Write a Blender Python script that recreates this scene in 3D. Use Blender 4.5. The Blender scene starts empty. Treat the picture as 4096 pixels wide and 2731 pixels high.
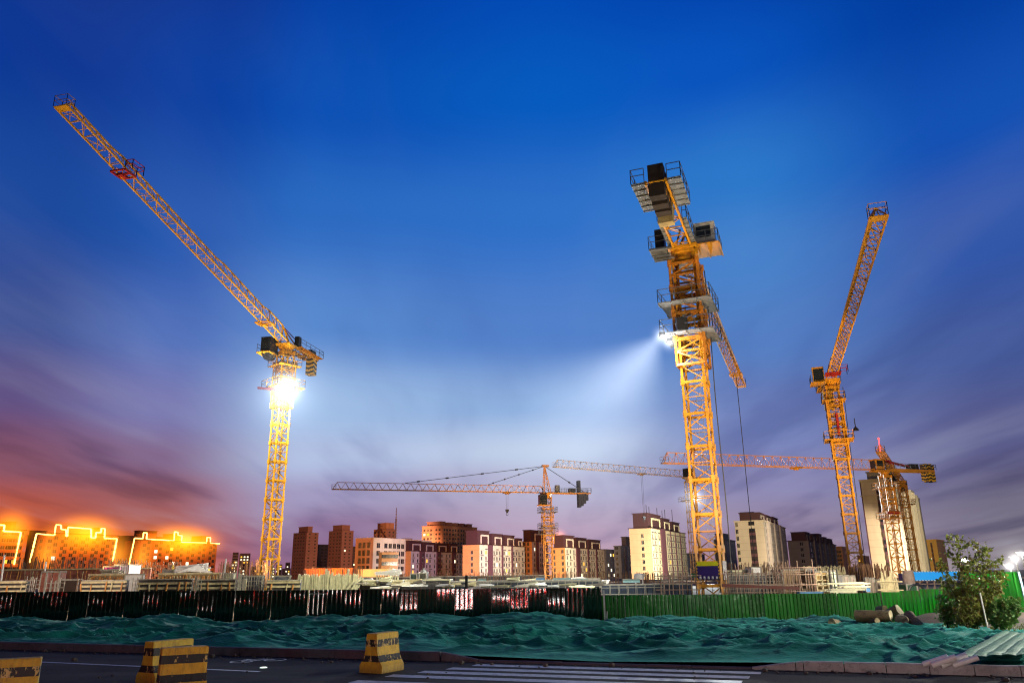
import bpy, math, random
import numpy as np
from mathutils import Vector, Matrix
PI = math.pi
R = math.radians
rnd = random.Random(7)
sc = bpy.context.scene
COL = sc.collection

# ------------------------------------------------------------------ camera model
F = 765.0
W, H = 1024, 682
PITCH = R(17.0)
ROLL = R(-0.7)
CAM = Vector((0, 0, 2.0))
_r0 = Vector((1, 0, 0))
_f = Vector((0, math.cos(PITCH), math.sin(PITCH)))
_u0 = Vector((0, -math.sin(PITCH), math.cos(PITCH)))
_r = _r0 * math.cos(ROLL) + _u0 * math.sin(ROLL)
_u = _u0 * math.cos(ROLL) - _r0 * math.sin(ROLL)


def ray(px, py):
    return _f + _r * ((px - 512) / F) + _u * ((341 - py) / F)


def at(px, py, Y):
    """the world point seen at a place of the photograph, Y metres in front"""
    d = ray(px, py)
    return CAM + d * (Y / d.y)


def at_z(px, py, z):
    d = ray(px, py)
    return CAM + d * ((z - CAM.z) / d.z)


def plan(px, Y):
    """ground-plan point on the line of sight of column px at the horizon"""
    y = 574.0 - (px - 512) * 0.0122
    d = ray(px, y)
    return CAM.x + d.x * Y / d.y


def proj(p):
    d = Vector(p) - CAM
    return 512 + F * d.dot(_r) / d.dot(_f), 341 - F * d.dot(_u) / d.dot(_f)


cam_d = bpy.data.cameras.new('camera')
cam = bpy.data.objects.new('camera', cam_d)
COL.objects.link(cam)
m = Matrix((( _r.x, _u.x, -_f.x, CAM.x), (_r.y, _u.y, -_f.y, CAM.y), (_r.z, _u.z, -_f.z, CAM.z), (0, 0, 0, 1)))
cam.matrix_world = m
cam_d.sensor_width = 36
cam_d.lens = 36 * F / W
cam_d.clip_start = 0.1
cam_d.clip_end = 20000
sc.camera = cam

sc.render.engine = 'CYCLES'
sc.view_settings.view_transform = 'Standard'
sc.view_settings.look = 'None'
sc.view_settings.exposure = 0
sc.view_settings.gamma = 1
sc.cycles.use_denoising = True
sc.cycles.max_bounces = 6
sc.cycles.diffuse_bounces = 2
sc.cycles.glossy_bounces = 3
sc.cycles.transmission_bounces = 4
sc.cycles.transparent_max_bounces = 16
sc.cycles.volume_bounces = 0
sc.cycles.volume_step_rate = 1.0
sc.cycles.volume_max_steps = 64
sc.cycles.sample_clamp_indirect = 4
sc.cycles.caustics_reflective = False
sc.cycles.caustics_refractive = False
sc.cycles.filter_width = 1.2


# ------------------------------------------------------------------ colours and materials
def lin(c):
    def f(v):
        v /= 255.0
        return v / 12.92 if v <= 0.04045 else ((v + 0.055) / 1.055) ** 2.4
    return (f(c[0]), f(c[1]), f(c[2]), 1.0)


class NT:
    """small wrapper to write node trees briefly"""
    def __init__(s, tree):
        s.t = tree
        s.n = tree.nodes
        s.l = tree.links

    def new(s, kind, **kw):
        nd = s.n.new(kind)
        for k, v in kw.items():
            setattr(nd, k, v)
        return nd

    def put(s, sock, v):
        if isinstance(v, bpy.types.NodeSocket):
            s.l.new(v, sock)
        else:
            sock.default_value = v

    def math(s, op, a, b=0.0, c=0.0, clamp=False):
        nd = s.new('ShaderNodeMath', operation=op, use_clamp=clamp)
        s.put(nd.inputs[0], a)
        s.put(nd.inputs[1], b)
        s.put(nd.inputs[2], c)
        return nd.outputs[0]

    def ramp(s, fac, stops, interp='LINEAR'):
        nd = s.new('ShaderNodeValToRGB')
        cr = nd.color_ramp
        cr.interpolation = interp
        while len(cr.elements) < len(stops):
            cr.elements.new(0.5)
        for e, (p, c) in zip(cr.elements, stops):
            e.position = p
            e.color = c if len(c) == 4 else (c[0], c[1], c[2], 1)
        s.put(nd.inputs[0], fac)
        return nd.outputs[0]

    def mix(s, fac, a, b, mode='MIX'):
        nd = s.new('ShaderNodeMix', data_type='RGBA', blend_type=mode)
        s.put(nd.inputs[0], fac)
        s.put(nd.inputs[6], a)
        s.put(nd.inputs[7], b)
        return nd.outputs[2]

    def maprange(s, v, a, b, c=0.0, d=1.0, smooth=False):
        nd = s.new('ShaderNodeMapRange')
        if smooth:
            nd.interpolation_type = 'SMOOTHSTEP'
        for i, x in enumerate((v, a, b, c, d)):
            s.put(nd.inputs[i], x)
        return nd.outputs[0]

    def noise(s, vec, scale, detail=4.0, rough=0.55, dist=0.0):
        nd = s.new('ShaderNodeTexNoise')
        s.put(nd.inputs['Vector'], vec)
        s.put(nd.inputs['Scale'], scale)
        s.put(nd.inputs['Detail'], detail)
        s.put(nd.inputs['Roughness'], rough)
        s.put(nd.inputs['Distortion'], dist)
        return nd.outputs['Fac']

    def mapping(s, vec, scale=(1, 1, 1), rot=(0, 0, 0), loc=(0, 0, 0)):
        nd = s.new('ShaderNodeMapping')
        s.put(nd.inputs['Vector'], vec)
        nd.inputs['Scale'].default_value = scale
        nd.inputs['Rotation'].default_value = rot
        nd.inputs['Location'].default_value = loc
        return nd.outputs[0]


MATS = {}


def mat(name, color, rough=0.6, metal=0.0, var=0.25, scale=3.0, dirt=None, bump=0.0, bscale=40.0,
        emit=None, estr=0.0, coat=0.0, spec=0.5, stretch=(1, 1, 1)):
    if name in MATS:
        return MATS[name]
    mt = bpy.data.materials.new(name)
    mt.use_nodes = True
    n = NT(mt.node_tree)
    bs = n.n['Principled BSDF']
    tc = n.new('ShaderNodeTexCoord').outputs['Object']
    v = n.mapping(tc, scale=stretch)
    c = tuple(color[:3])
    nz = n.noise(v, scale, 5.0, 0.6)
    f = n.maprange(nz, 0.3, 0.7, 0, 1)
    dk = tuple(x * (1 - var) for x in c) + (1,)
    lt = tuple(min(1, x * (1 + var * 0.7)) for x in c) + (1,)
    colr = n.mix(f, dk, lt)
    if dirt:
        d = n.maprange(n.noise(v, scale * 2.7, 6.0, 0.7), 0.52, 0.7, 0, 1)
        colr = n.mix(n.math('MULTIPLY', d, dirt[3] if len(dirt) > 3 else 0.6), colr, tuple(dirt[:3]) + (1,))
    n.put(bs.inputs['Base Color'], colr)
    n.put(bs.inputs['Roughness'], n.maprange(nz, 0.2, 0.8, max(0.02, rough - 0.1), min(1, rough + 0.12)))
    bs.inputs['Metallic'].default_value = metal
    bs.inputs['Coat Weight'].default_value = coat
    bs.inputs['Specular IOR Level'].default_value = spec
    if emit:
        bs.inputs['Emission Color'].default_value = tuple(emit[:3]) + (1,)
        bs.inputs['Emission Strength'].default_value = estr
    if bump:
        b = n.new('ShaderNodeBump')
        b.inputs['Strength'].default_value = bump
        b.inputs['Distance'].default_value = 0.02
        n.put(b.inputs['Height'], n.noise(v, bscale, 4.0))
        n.l.new(b.outputs[0], bs.inputs['Normal'])
    MATS[name] = mt
    return mt


def emis(name, color, strength):
    if name in MATS:
        return MATS[name]
    mt = bpy.data.materials.new(name)
    mt.use_nodes = True
    n = NT(mt.node_tree)
    n.n.remove(n.n['Principled BSDF'])
    e = n.new('ShaderNodeEmission')
    e.inputs[0].default_value = tuple(color[:3]) + (1,)
    e.inputs[1].default_value = strength
    n.l.new(e.outputs[0], n.n['Material Output'].inputs[0])
    MATS[name] = mt
    return mt


# ------------------------------------------------------------------ mesh building
class MB:
    def __init__(s):
        s.v = []
        s.f = []
        s.mi = []

    def quadbox(s, c8, mi=0):
        b = len(s.v)
        s.v += [tuple(p) for p in c8]
        for q in ((0, 3, 2, 1), (4, 5, 6, 7), (0, 1, 5, 4), (1, 2, 6, 5), (2, 3, 7, 6), (3, 0, 4, 7)):
            s.f.append(tuple(b + i for i in q))
            s.mi.append(mi)

    def box(s, x0, x1, y0, y1, z0, z1, mi=0):
        s.quadbox([(x0, y0, z0), (x1, y0, z0), (x1, y1, z0), (x0, y1, z0),
                   (x0, y0, z1), (x1, y0, z1), (x1, y1, z1), (x0, y1, z1)], mi)

    def obox(s, o, a, b, c, la, lb, lc, mi=0):
        """oriented box from corner o along unit vectors a, b, c"""
        o = Vector(o); a = Vector(a) * la; b = Vector(b) * lb; c = Vector(c) * lc
        s.quadbox([o, o + a, o + a + b, o + b, o + c, o + a + c, o + a + b + c, o + b + c], mi)

    def bar(s, p, q, w, h=None, mi=0, n=4):
        p = Vector(p); q = Vector(q)
        d = q - p
        L = d.length
        if L < 1e-6:
            return
        d /= L
        up = Vector((0, 0, 1)) if abs(d.z) < 0.95 else Vector((1, 0, 0))
        a = d.cross(up).normalized()
        b = a.cross(d)
        h = h or w
        if n == 4:
            a *= w / 2; b *= h / 2
            s.quadbox([p - a - b, p + a - b, p + a + b, p - a + b, q - a - b, q + a - b, q + a + b, q - a + b], mi)
        else:
            base = len(s.v)
            for e in (p, q):
                for i in range(n):
                    t = 2 * PI * i / n
                    s.v.append(tuple(e + a * math.cos(t) * w / 2 + b * math.sin(t) * h / 2))
            for i in range(n):
                j = (i + 1) % n
                s.f.append((base + i, base + j, base + n + j, base + n + i)); s.mi.append(mi)
            s.f.append(tuple(base + i for i in reversed(range(n)))); s.mi.append(mi)
            s.f.append(tuple(base + n + i for i in range(n))); s.mi.append(mi)

    def path(s, pts, w, mi=0, n=4):
        for a, b in zip(pts, pts[1:]):
            s.bar(a, b, w, mi=mi, n=n)

    def lathe(s, c, prof, n=16, mi=0):
        """profile of (radius, z) about the vertical through c"""
        base = len(s.v)
        for r, z in prof:
            for i in range(n):
                t = 2 * PI * i / n
                s.v.append((c[0] + r * math.cos(t), c[1] + r * math.sin(t), c[2] + z))
        for k in range(len(prof) - 1):
            for i in range(n):
                j = (i + 1) % n
                s.f.append((base + k * n + i, base + k * n + j, base + (k + 1) * n + j, base + (k + 1) * n + i)); s.mi.append(mi)
        s.f.append(tuple(base + i for i in reversed(range(n)))); s.mi.append(mi)
        s.f.append(tuple(base + (len(prof) - 1) * n + i for i in range(n))); s.mi.append(mi)

    def poly(s, pts, mi=0):
        b = len(s.v)
        s.v += [tuple(p) for p in pts]
        s.f.append(tuple(range(b, b + len(pts)))); s.mi.append(mi)

    def mesh(s, name, mats):
        me = bpy.data.meshes.new(name)
        me.from_pydata(s.v, [], s.f)
        if not isinstance(mats, (list, tuple)):
            mats = [mats]
        for x in mats:
            me.materials.append(x)
        if len(mats) > 1:
            me.polygons.foreach_set('material_index', s.mi)
        me.update()
        return me

    def build(s, name, mats, parent=None, loc=None, kind=None, smooth=False):
        me = s.mesh(name, mats)
        if smooth:
            me.polygons.foreach_set('use_smooth', [True] * len(me.polygons))
        o = bpy.data.objects.new(name, me)
        COL.objects.link(o)
        if parent is not None:
            o.parent = parent
        if loc is not None:
            o.location = loc
        if kind:
            o['kind'] = kind
        return o


def link_mesh(name, me, parent=None, loc=(0, 0, 0), rz=0.0):
    o = bpy.data.objects.new(name, me)
    COL.objects.link(o)
    o.parent = parent
    o.location = loc
    o.rotation_euler = (0, 0, rz)
    return o


def tag(o, label, cat, group=None, kind=None):
    o['label'] = label
    o['category'] = cat
    if kind is None:
        o['kind'] = 'thing'
    if group:
        o['group'] = group
    if kind:
        o['kind'] = kind
    return o


def thing(name, label, cat, loc=(0, 0, 0), rz=0.0, group=None):
    o = bpy.data.objects.new(name, None)
    COL.objects.link(o)
    o.location = loc
    o.rotation_euler = (0, 0, rz)
    o.empty_display_size = 0.5
    return tag(o, label, cat, group)


def lamp(name, kind, loc, energy, color=(1, 1, 1), radius=0.2, target=None, angle=60, blend=0.6, parent=None):
    ld = bpy.data.lights.new(name, kind)
    ld.energy = energy
    ld.color = color[:3]
    if kind != 'SUN':
        ld.shadow_soft_size = radius
    if kind == 'SPOT':
        ld.spot_size = R(angle)
        ld.spot_blend = blend
    o = bpy.data.objects.new(name, ld)
    COL.objects.link(o)
    o.location = loc
    if target is not None:
        o.rotation_euler = (Vector(target) - Vector(loc)).to_track_quat('-Z', 'Y').to_euler()
    return o


def glow_mat(name, color, strength, core=0.04, power=2.0):
    """a ball of lit mist: light given off by haze, thinning out from the lamp"""
    mt = bpy.data.materials.new(name)
    mt.use_nodes = True
    n = NT(mt.node_tree)
    n.n.remove(n.n['Principled BSDF'])
    tc = n.new('ShaderNodeTexCoord').outputs['Object']
    ln = n.new('ShaderNodeVectorMath', operation='LENGTH')
    n.put(ln.inputs[0], tc)
    r = ln.outputs['Value']
    e1 = n.math('POWER', n.math('MAXIMUM', n.math('SUBTRACT', 1.0, r), 0.0), power)
    e2 = n.math('DIVIDE', e1, n.math('ADD', n.math('MULTIPLY', r, r), core))
    em = n.new('ShaderNodeEmission')
    em.inputs[0].default_value = tuple(color[:3]) + (1,)
    n.put(em.inputs[1], n.math('MULTIPLY', e2, strength))
    ab = n.new('ShaderNodeVolumeAbsorption'); ab.inputs['Density'].default_value = 0.0
    ad = n.new('ShaderNodeAddShader'); n.l.new(em.outputs[0], ad.inputs[0]); n.l.new(ab.outputs[0], ad.inputs[1])
    n.l.new(ad.outputs[0], n.n['Material Output'].inputs['Volume'])
    return mt


def glow_ball(parent, loc, radius, color, strength, core=0.04, power=2.0, name='lit_haze'):
    b = MB()
    n = 16
    prof = [(math.sin(PI * k / 10) if 0 < k < 10 else 0.001, -math.cos(PI * k / 10)) for k in range(11)]
    b.lathe((0, 0, 0), prof, n=n)
    o = b.build(name, glow_mat(name, color, strength / radius, core, power), parent)
    o.location = loc
    o.scale = (radius, radius, radius)
    return o


# ------------------------------------------------------------------ sky
world = bpy.data.worlds.new('World')
sc.world = world
world.use_nodes = True
n = NT(world.node_tree)
bg = n.n['Background']
tc = n.new('ShaderNodeTexCoord').outputs['Generated']
sep = n.new('ShaderNodeSeparateXYZ')
n.put(sep.inputs[0], tc)
X, Yv, Z = sep.outputs
az = n.math('MULTIPLY', n.math('ARCTAN2', X, Yv), 180 / PI)
el = n.math('MULTIPLY', n.math('ARCSINE', Z), 180 / PI)
# slow wobble so that the tones do not lie in level bands
wob = n.noise(n.mapping(tc, scale=(1.0, 1.0, 2.2)), 2.6, 3.0, 0.5)
elw = n.math('ADD', el, n.math('MULTIPLY', n.math('SUBTRACT', wob, 0.5), 3.0))
E = n.math('DIVIDE', n.math('MAXIMUM', elw, 0.0), 45.0)
SKY = [
    (-34, [(0, (236, 114, 18)), (3, (226, 94, 20)), (4.6, (186, 84, 62)), (7.0, (138, 84, 104)), (11, (92, 78, 130)), (16, (50, 74, 144)), (24, (24, 72, 156)), (33, (0, 52, 146)), (42, (0, 38, 124))]),
    (-25, [(0, (222, 104, 34)), (3, (190, 92, 56)), (5.5, (158, 94, 100)), (8, (130, 104, 140)), (11, (122, 122, 176)), (16, (78, 110, 184)), (24, (30, 86, 174)), (33, (0, 62, 160)), (42, (0, 48, 142))]),
    (-15, [(0, (140, 102, 134)), (3.4, (140, 112, 150)), (6, (162, 154, 192)), (8.5, (178, 192, 226)), (12, (158, 188, 228)), (18, (88, 136, 206)), (26, (42, 106, 193)), (33, (6, 80, 180)), (42, (0, 64, 166))]),
    (3, [(0, (210, 156, 160)), (3.0, (186, 162, 188)), (6, (184, 184, 212)), (8.5, (190, 206, 232)), (12, (138, 172, 220)), (18, (82, 128, 202)), (26, (46, 112, 200)), (34, (4, 90, 190)), (42, (0, 74, 180))]),
    (18, [(0, (160, 124, 138)), (3.4, (148, 134, 164)), (6, (140, 138, 182)), (10, (120, 136, 192)), (16, (86, 128, 196)), (22, (72, 130, 202)), (28, (44, 120, 202)), (35, (6, 84, 190)), (42, (0, 66, 172))]),
    (33, [(0, (150, 142, 148)), (3.4, (116, 110, 132)), (8, (88, 90, 138)), (13, (72, 94, 158)), (20, (48, 86, 168)), (28, (16, 80, 178)), (36, (0, 62, 160)), (42, (0, 52, 146))]),
]
col = None
for i, (a, stops) in enumerate(SKY):
    c = n.ramp(E, [(e / 45.0, lin(k)) for e, k in stops], 'EASE')
    if col is None:
        col = c
    else:
        f = n.maprange(az, SKY[i - 1][0], a, 0, 1, smooth=True)
        col = n.mix(f, col, c)
# cloud streaks drawn out by the wind, on a flat layer overhead
den = n.math('ADD', n.math('MAXIMUM', Z, 0.0), 0.10)
cmb = n.new('ShaderNodeCombineXYZ')
n.put(cmb.inputs[0], n.math('DIVIDE', X, den))
n.put(cmb.inputs[1], n.math('DIVIDE', Yv, den))
P = cmb.outputs[0]
c1 = n.noise(n.mapping(P, scale=(1.15, 0.34, 1), rot=(0, 0, R(8))), 1.0, 4.0, 0.5, 0.35)
c2 = n.noise(n.mapping(P, scale=(2.4, 0.55, 1), rot=(0, 0, R(5)), loc=(3, 7, 0)), 1.2, 4.0, 0.5, 0.3)
c3 = n.noise(n.mapping(P, scale=(0.9, 1.0, 1), rot=(0, 0, R(-30)), loc=(9, 2, 0)), 0.55, 2.0, 0.5)
cl = n.math('ADD', n.math('MULTIPLY', c1, 0.62), n.math('MULTIPLY', c2, 0.38))
low = n.maprange(el, 3.0, 32.0, 1.0, 0.10, smooth=True)
dark = n.math('MULTIPLY', n.maprange(cl, 0.52, 0.34, 0, 1, smooth=True), n.math('MULTIPLY', low, n.maprange(n.math('ABSOLUTE', az), 6.0, 26.0, 0.32, 0.62)))
light = n.math('MULTIPLY', n.maprange(cl, 0.50, 0.68, 0, 1, smooth=True), n.math('MULTIPLY', low, 0.42))
col = n.mix(dark, col, n.mix(1.0, col, lin((138, 138, 182)), 'MULTIPLY'))
tint = n.mix(0.62, lin((206, 214, 236)), col)
col = n.mix(n.math('MULTIPLY', light, n.maprange(c3, 0.35, 0.6, 0.35, 1.0)), col, tint)
# behind the viewer night has already fallen
back = n.maprange(n.math('ABSOLUTE', az), 48.0, 85.0, 0, 1, smooth=True)
col = n.mix(n.math('MULTIPLY', back, n.maprange(el, 75, 55, 0, 1)), col, n.mix(n.maprange(el, 0, 20), (0.030, 0.022, 0.026, 1), (0.006, 0.014, 0.045, 1)))
# below the horizon: dull ground bounce
col = n.mix(n.maprange(el, -1.0, -6.0, 0, 1), col, (0.035, 0.028, 0.03, 1))
# the physical evening sky adds the deep blue overhead and behind the viewer
ns = n.new('ShaderNodeTexSky')
ns.sky_type = 'NISHITA'
ns.sun_disc = False
ns.sun_elevation = R(1.0)
ns.sun_rotation = R(-62)
mul = n.new('ShaderNodeVectorMath', operation='SCALE')
n.put(mul.inputs[0], ns.outputs[0])
mul.inputs['Scale'].default_value = 0.003
col = n.mix(1.0, col, mul.outputs[0], 'ADD')
n.put(bg.inputs[0], col)
bg.inputs[1].default_value = 1.0
# ================================================================== numpy noise
_perm = np.random.RandomState(3).permutation(512)
_grad = np.random.RandomState(5).rand(512) * 2 * PI


def pnoise(x, y):
    xi = np.floor(x).astype(int); yi = np.floor(y).astype(int)
    xf = x - xi; yf = y - yi
    u = xf * xf * xf * (xf * (xf * 6 - 15) + 10); v = yf * yf * yf * (yf * (yf * 6 - 15) + 10)

    def g(ix, iy, dx, dy):
        h = _perm[(_perm[ix & 511] + iy) & 511]
        a = _grad[h]
        return np.cos(a) * dx + np.sin(a) * dy
    a = g(xi, yi, xf, yf); b = g(xi + 1, yi, xf - 1, yf)
    c = g(xi, yi + 1, xf, yf - 1); d = g(xi + 1, yi + 1, xf - 1, yf - 1)
    return (a * (1 - u) + b * u) * (1 - v) + (c * (1 - u) + d * u) * v * 1.0


def grid_mesh(name, XX, YY, ZZ, m, smooth=True):
    ny, nx = XX.shape
    co = np.stack([XX, YY, ZZ], -1).reshape(-1, 3)
    idx = np.arange(nx * ny).reshape(ny, nx)
    q = np.stack([idx[:-1, :-1], idx[:-1, 1:], idx[1:, 1:], idx[1:, :-1]], -1).reshape(-1, 4)
    me = bpy.data.meshes.new(name)
    me.vertices.add(len(co)); me.vertices.foreach_set('co', co.ravel())
    me.loops.add(q.size); me.loops.foreach_set('vertex_index', q.ravel())
    me.polygons.add(len(q)); me.polygons.foreach_set('loop_start', np.arange(0, q.size, 4))
    me.polygons.foreach_set('use_smooth', np.ones(len(q), bool) if smooth else np.zeros(len(q), bool))
    me.update(); me.validate()
    me.materials.append(m)
    o = bpy.data.objects.new(name, me); COL.objects.link(o)
    return o


# ================================================================== kerb line and road frame
KA = at_z(0, 648.5, 0); KB = at_z(1024, 676, 0)
KD = (KB - KA).normalized()                 # along the kerb, towards the right
KN = Vector((-KD.y, KD.x, 0))               # away from the viewer


def kerb_pt(px):
    """parameter along the kerb line where column px at ground meets it"""
    lo, hi = -40.0, 60.0
    for _ in range(50):
        mid = (lo + hi) / 2
        if proj(KA + KD * mid)[0] < px:
            lo = mid
        else:
            hi = mid
    return lo


def yk(x):
    return KA.y + (x - KA.x) * KD.y / KD.x


# ground sheet to the horizon
def g_height(x, y):
    back = np.clip((y - 27) / 9, 0, 1); back = back * back * (3 - 2 * back)
    z = -0.03 - 0.75 * back
    z = z - 0.45 * np.clip((x - 2) / 4, 0, 1) * np.clip((y - 33) / 6, 0, 1)
    s = np.clip((x - 17.5) / 3.0, 0, 1) * np.clip((48 - y) / 8, 0, 1) * np.clip((y - 20) / 6, 0, 1)
    z = z * (1 - s) + s * (0.02 + 0.06 * pnoise(x * 0.9, y * 0.9))
    return z


ys = np.concatenate([np.linspace(-60, 10, 12), np.linspace(12, 60, 97), np.geomspace(64, 9000, 30)])
xs = np.concatenate([-np.geomspace(7000, 42, 22), np.linspace(-40, 45, 171), np.geomspace(47, 7000, 22)])
XX, YY = np.meshgrid(xs, ys)
m_soil = mat('soil', (0.075, 0.05, 0.033), 0.95, var=0.5, scale=0.8, bump=0.8, bscale=9, dirt=(0.03, 0.022, 0.016, 0.8))
grd = grid_mesh('ground', XX, YY, g_height(XX, YY), m_soil)
grd['kind'] = 'structure'

# asphalt
mt = bpy.data.materials.new('asphalt'); mt.use_nodes = True
n = NT(mt.node_tree); bs = n.n['Principled BSDF']
tc = n.new('ShaderNodeTexCoord').outputs['Object']
g1 = n.noise(tc, 70.0, 5.0, 0.85)
g2 = n.noise(n.mapping(tc, scale=(0.25, 1.0, 1)), 0.9, 5.0, 0.6)
base = n.mix(n.maprange(g1, 0.35, 0.68), (0.006, 0.0055, 0.005, 1), (0.072, 0.064, 0.058, 1))
base = n.mix(n.math('MULTIPLY', n.maprange(g2, 0.4, 0.65), 0.55), base, (0.02, 0.02, 0.024, 1))
crk = n.noise(tc, 3.0, 8.0, 0.65)
base = n.mix(n.maprange(n.math('ABSOLUTE', n.math('SUBTRACT', crk, 0.5)), 0.006, 0.0, 0, 0.7), base, (0.008, 0.008, 0.008, 1))
mudr = n.maprange(n.noise(n.mapping(tc, scale=(0.5, 1.2, 1), loc=(4, 2, 0)), 0.7, 6.0, 0.7), 0.52, 0.66)
base = n.mix(n.math('MULTIPLY', mudr, 0.5), base, (0.05, 0.04, 0.032, 1))
n.put(bs.inputs['Base Color'], base)
n.put(bs.inputs['Roughness'], n.maprange(g2, 0.3, 0.7, 0.75, 0.95))
bs.inputs['Specular IOR Level'].default_value = 0.12
bp = n.new('ShaderNodeBump'); bp.inputs['Strength'].default_value = 0.7; bp.inputs['Distance'].default_value = 0.012
n.put(bp.inputs['Height'], g1); n.l.new(bp.outputs[0], bs.inputs['Normal'])
m_asph = mt
b = MB()
for i in range(30):
    a0 = KA + KD * (-70 + i * 5) - KN * 0.0; a1 = KA + KD * (-65 + i * 5)
    b.poly([a0 - KN * 32, a1 - KN * 32, a1, a0])
o = b.build('road', m_asph, kind='structure')
o.location = (0, 0, 0.0)

# kerb: long dark stones on the left, a dropped stretch, pale blocks on the right
m_kerbL = mat('kerb_stone_left', (0.09, 0.075, 0.095), 0.8, var=0.35, scale=2, bump=0.4, bscale=30, dirt=(0.03, 0.03, 0.035, 0.7))
m_kerbR = mat('kerb_stone_right', (0.36, 0.345, 0.34), 0.75, var=0.3, scale=2.5, bump=0.4, bscale=40, dirt=(0.08, 0.07, 0.065, 0.6))


def kerb(p0, p1, h0, h1, L, m_, label, wd=0.16, dep=0.13):
    s0, s1 = kerb_pt(p0) if p0 is not None else -45, kerb_pt(p1) if p1 is not None else 45
    mb = MB(); s = s0; k = 0
    while s < s1 - 0.05:
        e = min(s + L, s1)
        ha = h0 + (h1 - h0) * (s - s0) / (s1 - s0); hb = h0 + (h1 - h0) * (e - s0) / (s1 - s0)
        j = rnd.uniform(-0.006, 0.006); jz = rnd.uniform(-0.004, 0.006)
        A = KA + KD * (s + 0.008) + KN * (j); B = KA + KD * (e - 0.008) + KN * j
        cham = 0.02
        za, zb = ha + jz, hb + jz
        pts = []
        for Q, z in ((A, za), (B, zb)):
            pts.append([Q + Vector((0, 0, -0.1)), Q + Vector((0, 0, z - cham)), Q + KN * cham + Vector((0, 0, z)),
                        Q + KN * dep + Vector((0, 0, z)), Q + KN * dep + Vector((0, 0, -0.1))])
        for i in range(4):
            mb.poly([pts[0][i], pts[1][i], pts[1][i + 1], pts[0][i + 1]])
        mb.poly(pts[0][::-1]); mb.poly(pts[1])
        s = e; k += 1
    o = mb.build('kerb', m_)
    o['kind'] = 'structure'
    return o


kerb(None, 441, 0.24, 0.21, 3.0, m_kerbL, '')
kerb(441, 482, 0.21, 0.05, 1.0, m_kerbL, '')
kerb(482, 752, 0.05, 0.045, 1.0, m_kerbL, '')
kerb(752, 804, 0.05, 0.19, 0.9, m_kerbR, '')
kerb(804, None, 0.19, 0.20, 0.80, m_kerbR, '')

# markings
mt = bpy.data.materials.new('road_paint'); mt.use_nodes = True
n = NT(mt.node_tree); bs = n.n['Principled BSDF']
tc = n.new('ShaderNodeTexCoord').outputs['Object']
w = n.noise(tc, 6.0, 6.0, 0.7); w2 = n.noise(tc, 90.0, 3.0, 0.7)
wear = n.maprange(n.math('ADD', n.math('MULTIPLY', w, 0.5), n.math('MULTIPLY', w2, 0.5)), 0.47, 0.58)
n.put(bs.inputs['Base Color'], n.mix(n.math('MULTIPLY', wear, 0.75), (0.50, 0.49, 0.52, 1), (0.07, 0.07, 0.08, 1)))
bs.inputs['Roughness'].default_value = 0.55
m_paint = mt
b = MB()
ZP = 0.004


def lane(pxa, pya, pxb, pyb, wd):
    A = at_z(pxa, pya, ZP); B = at_z(pxb, pyb, ZP)
    d = (B - A).normalized(); nn = Vector((-d.y, d.x, 0)) * wd / 2
    b.poly([A - nn, B - nn, B + nn, A + nn])


A = at_z(41.5, 661.2, ZP); Bp = at_z(259.5, 670.6, ZP)
lane(-60, 656.6, 259.5, 670.6, 0.13)
b.build('lane_line', m_paint, kind='structure')
# bicycle symbol lying along the lane
b = MB()
c0 = at_z(230, 661.3, ZP); c1 = at_z(286, 658.2, ZP)
ux = (c1 - c0).normalized(); uy = Vector((-ux.y, ux.x, 0))
L = (c1 - c0).length


def sym(p):
    return c0 + ux * p[0] * L + uy * p[1] * L


def stroke(p, q, w=0.022):
    a, d = sym(p), sym(q)
    t = (d - a).normalized(); nn = Vector((-t.y, t.x, 0)) * w
    b.poly([a - nn, d - nn, d + nn, a + nn])


def ring(cx, cy, r, w=0.026):
    k = 28
    for i in range(k):
        t0, t1 = 2 * PI * i / k, 2 * PI * (i + 1) / k
        P0, P1 = sym((cx + r * math.cos(t0), cy + r * math.sin(t0))), sym((cx + r * math.cos(t1), cy + r * math.sin(t1)))
        C = sym((cx, cy))
        b.poly([P0 + (C - P0).normalized() * w, P0 - (C - P0).normalized() * w, P1 - (C - P1).normalized() * w, P1 + (C - P1).normalized() * w])


ring(0.2, 0.0, 0.19); ring(0.8, 0.0, 0.19)
for p, q in (((0.2, 0), (0.36, 0.3)), ((0.36, 0.3), (0.68, 0.3)), ((0.68, 0.3), (0.8, 0)), ((0.2, 0), (0.48, 0.02)), ((0.48, 0.02), (0.68, 0.28)), ((0.48, 0.02), (0.34, 0.38)), ((0.28, 0.4), (0.42, 0.4)), ((0.68, 0.28), (0.66, 0.42)), ((0.66, 0.42), (0.74, 0.44))):
    stroke(p, q)
b.build('bicycle_marking', m_paint, kind='structure')
b = MB(); a = at_z(263.5, 666.8, ZP + 0.004)
b.lathe(tuple(a), [(0.09, 0), (0.07, 0.015), (0.02, 0.02)], n=12)
tag(b.build('road_stud', mat('stud_white', (0.8, 0.85, 0.8), 0.2, emit=(0.8, 1, 0.8), estr=1.2)), 'small bright round road stud below the bicycle marking', 'road stud')
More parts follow.
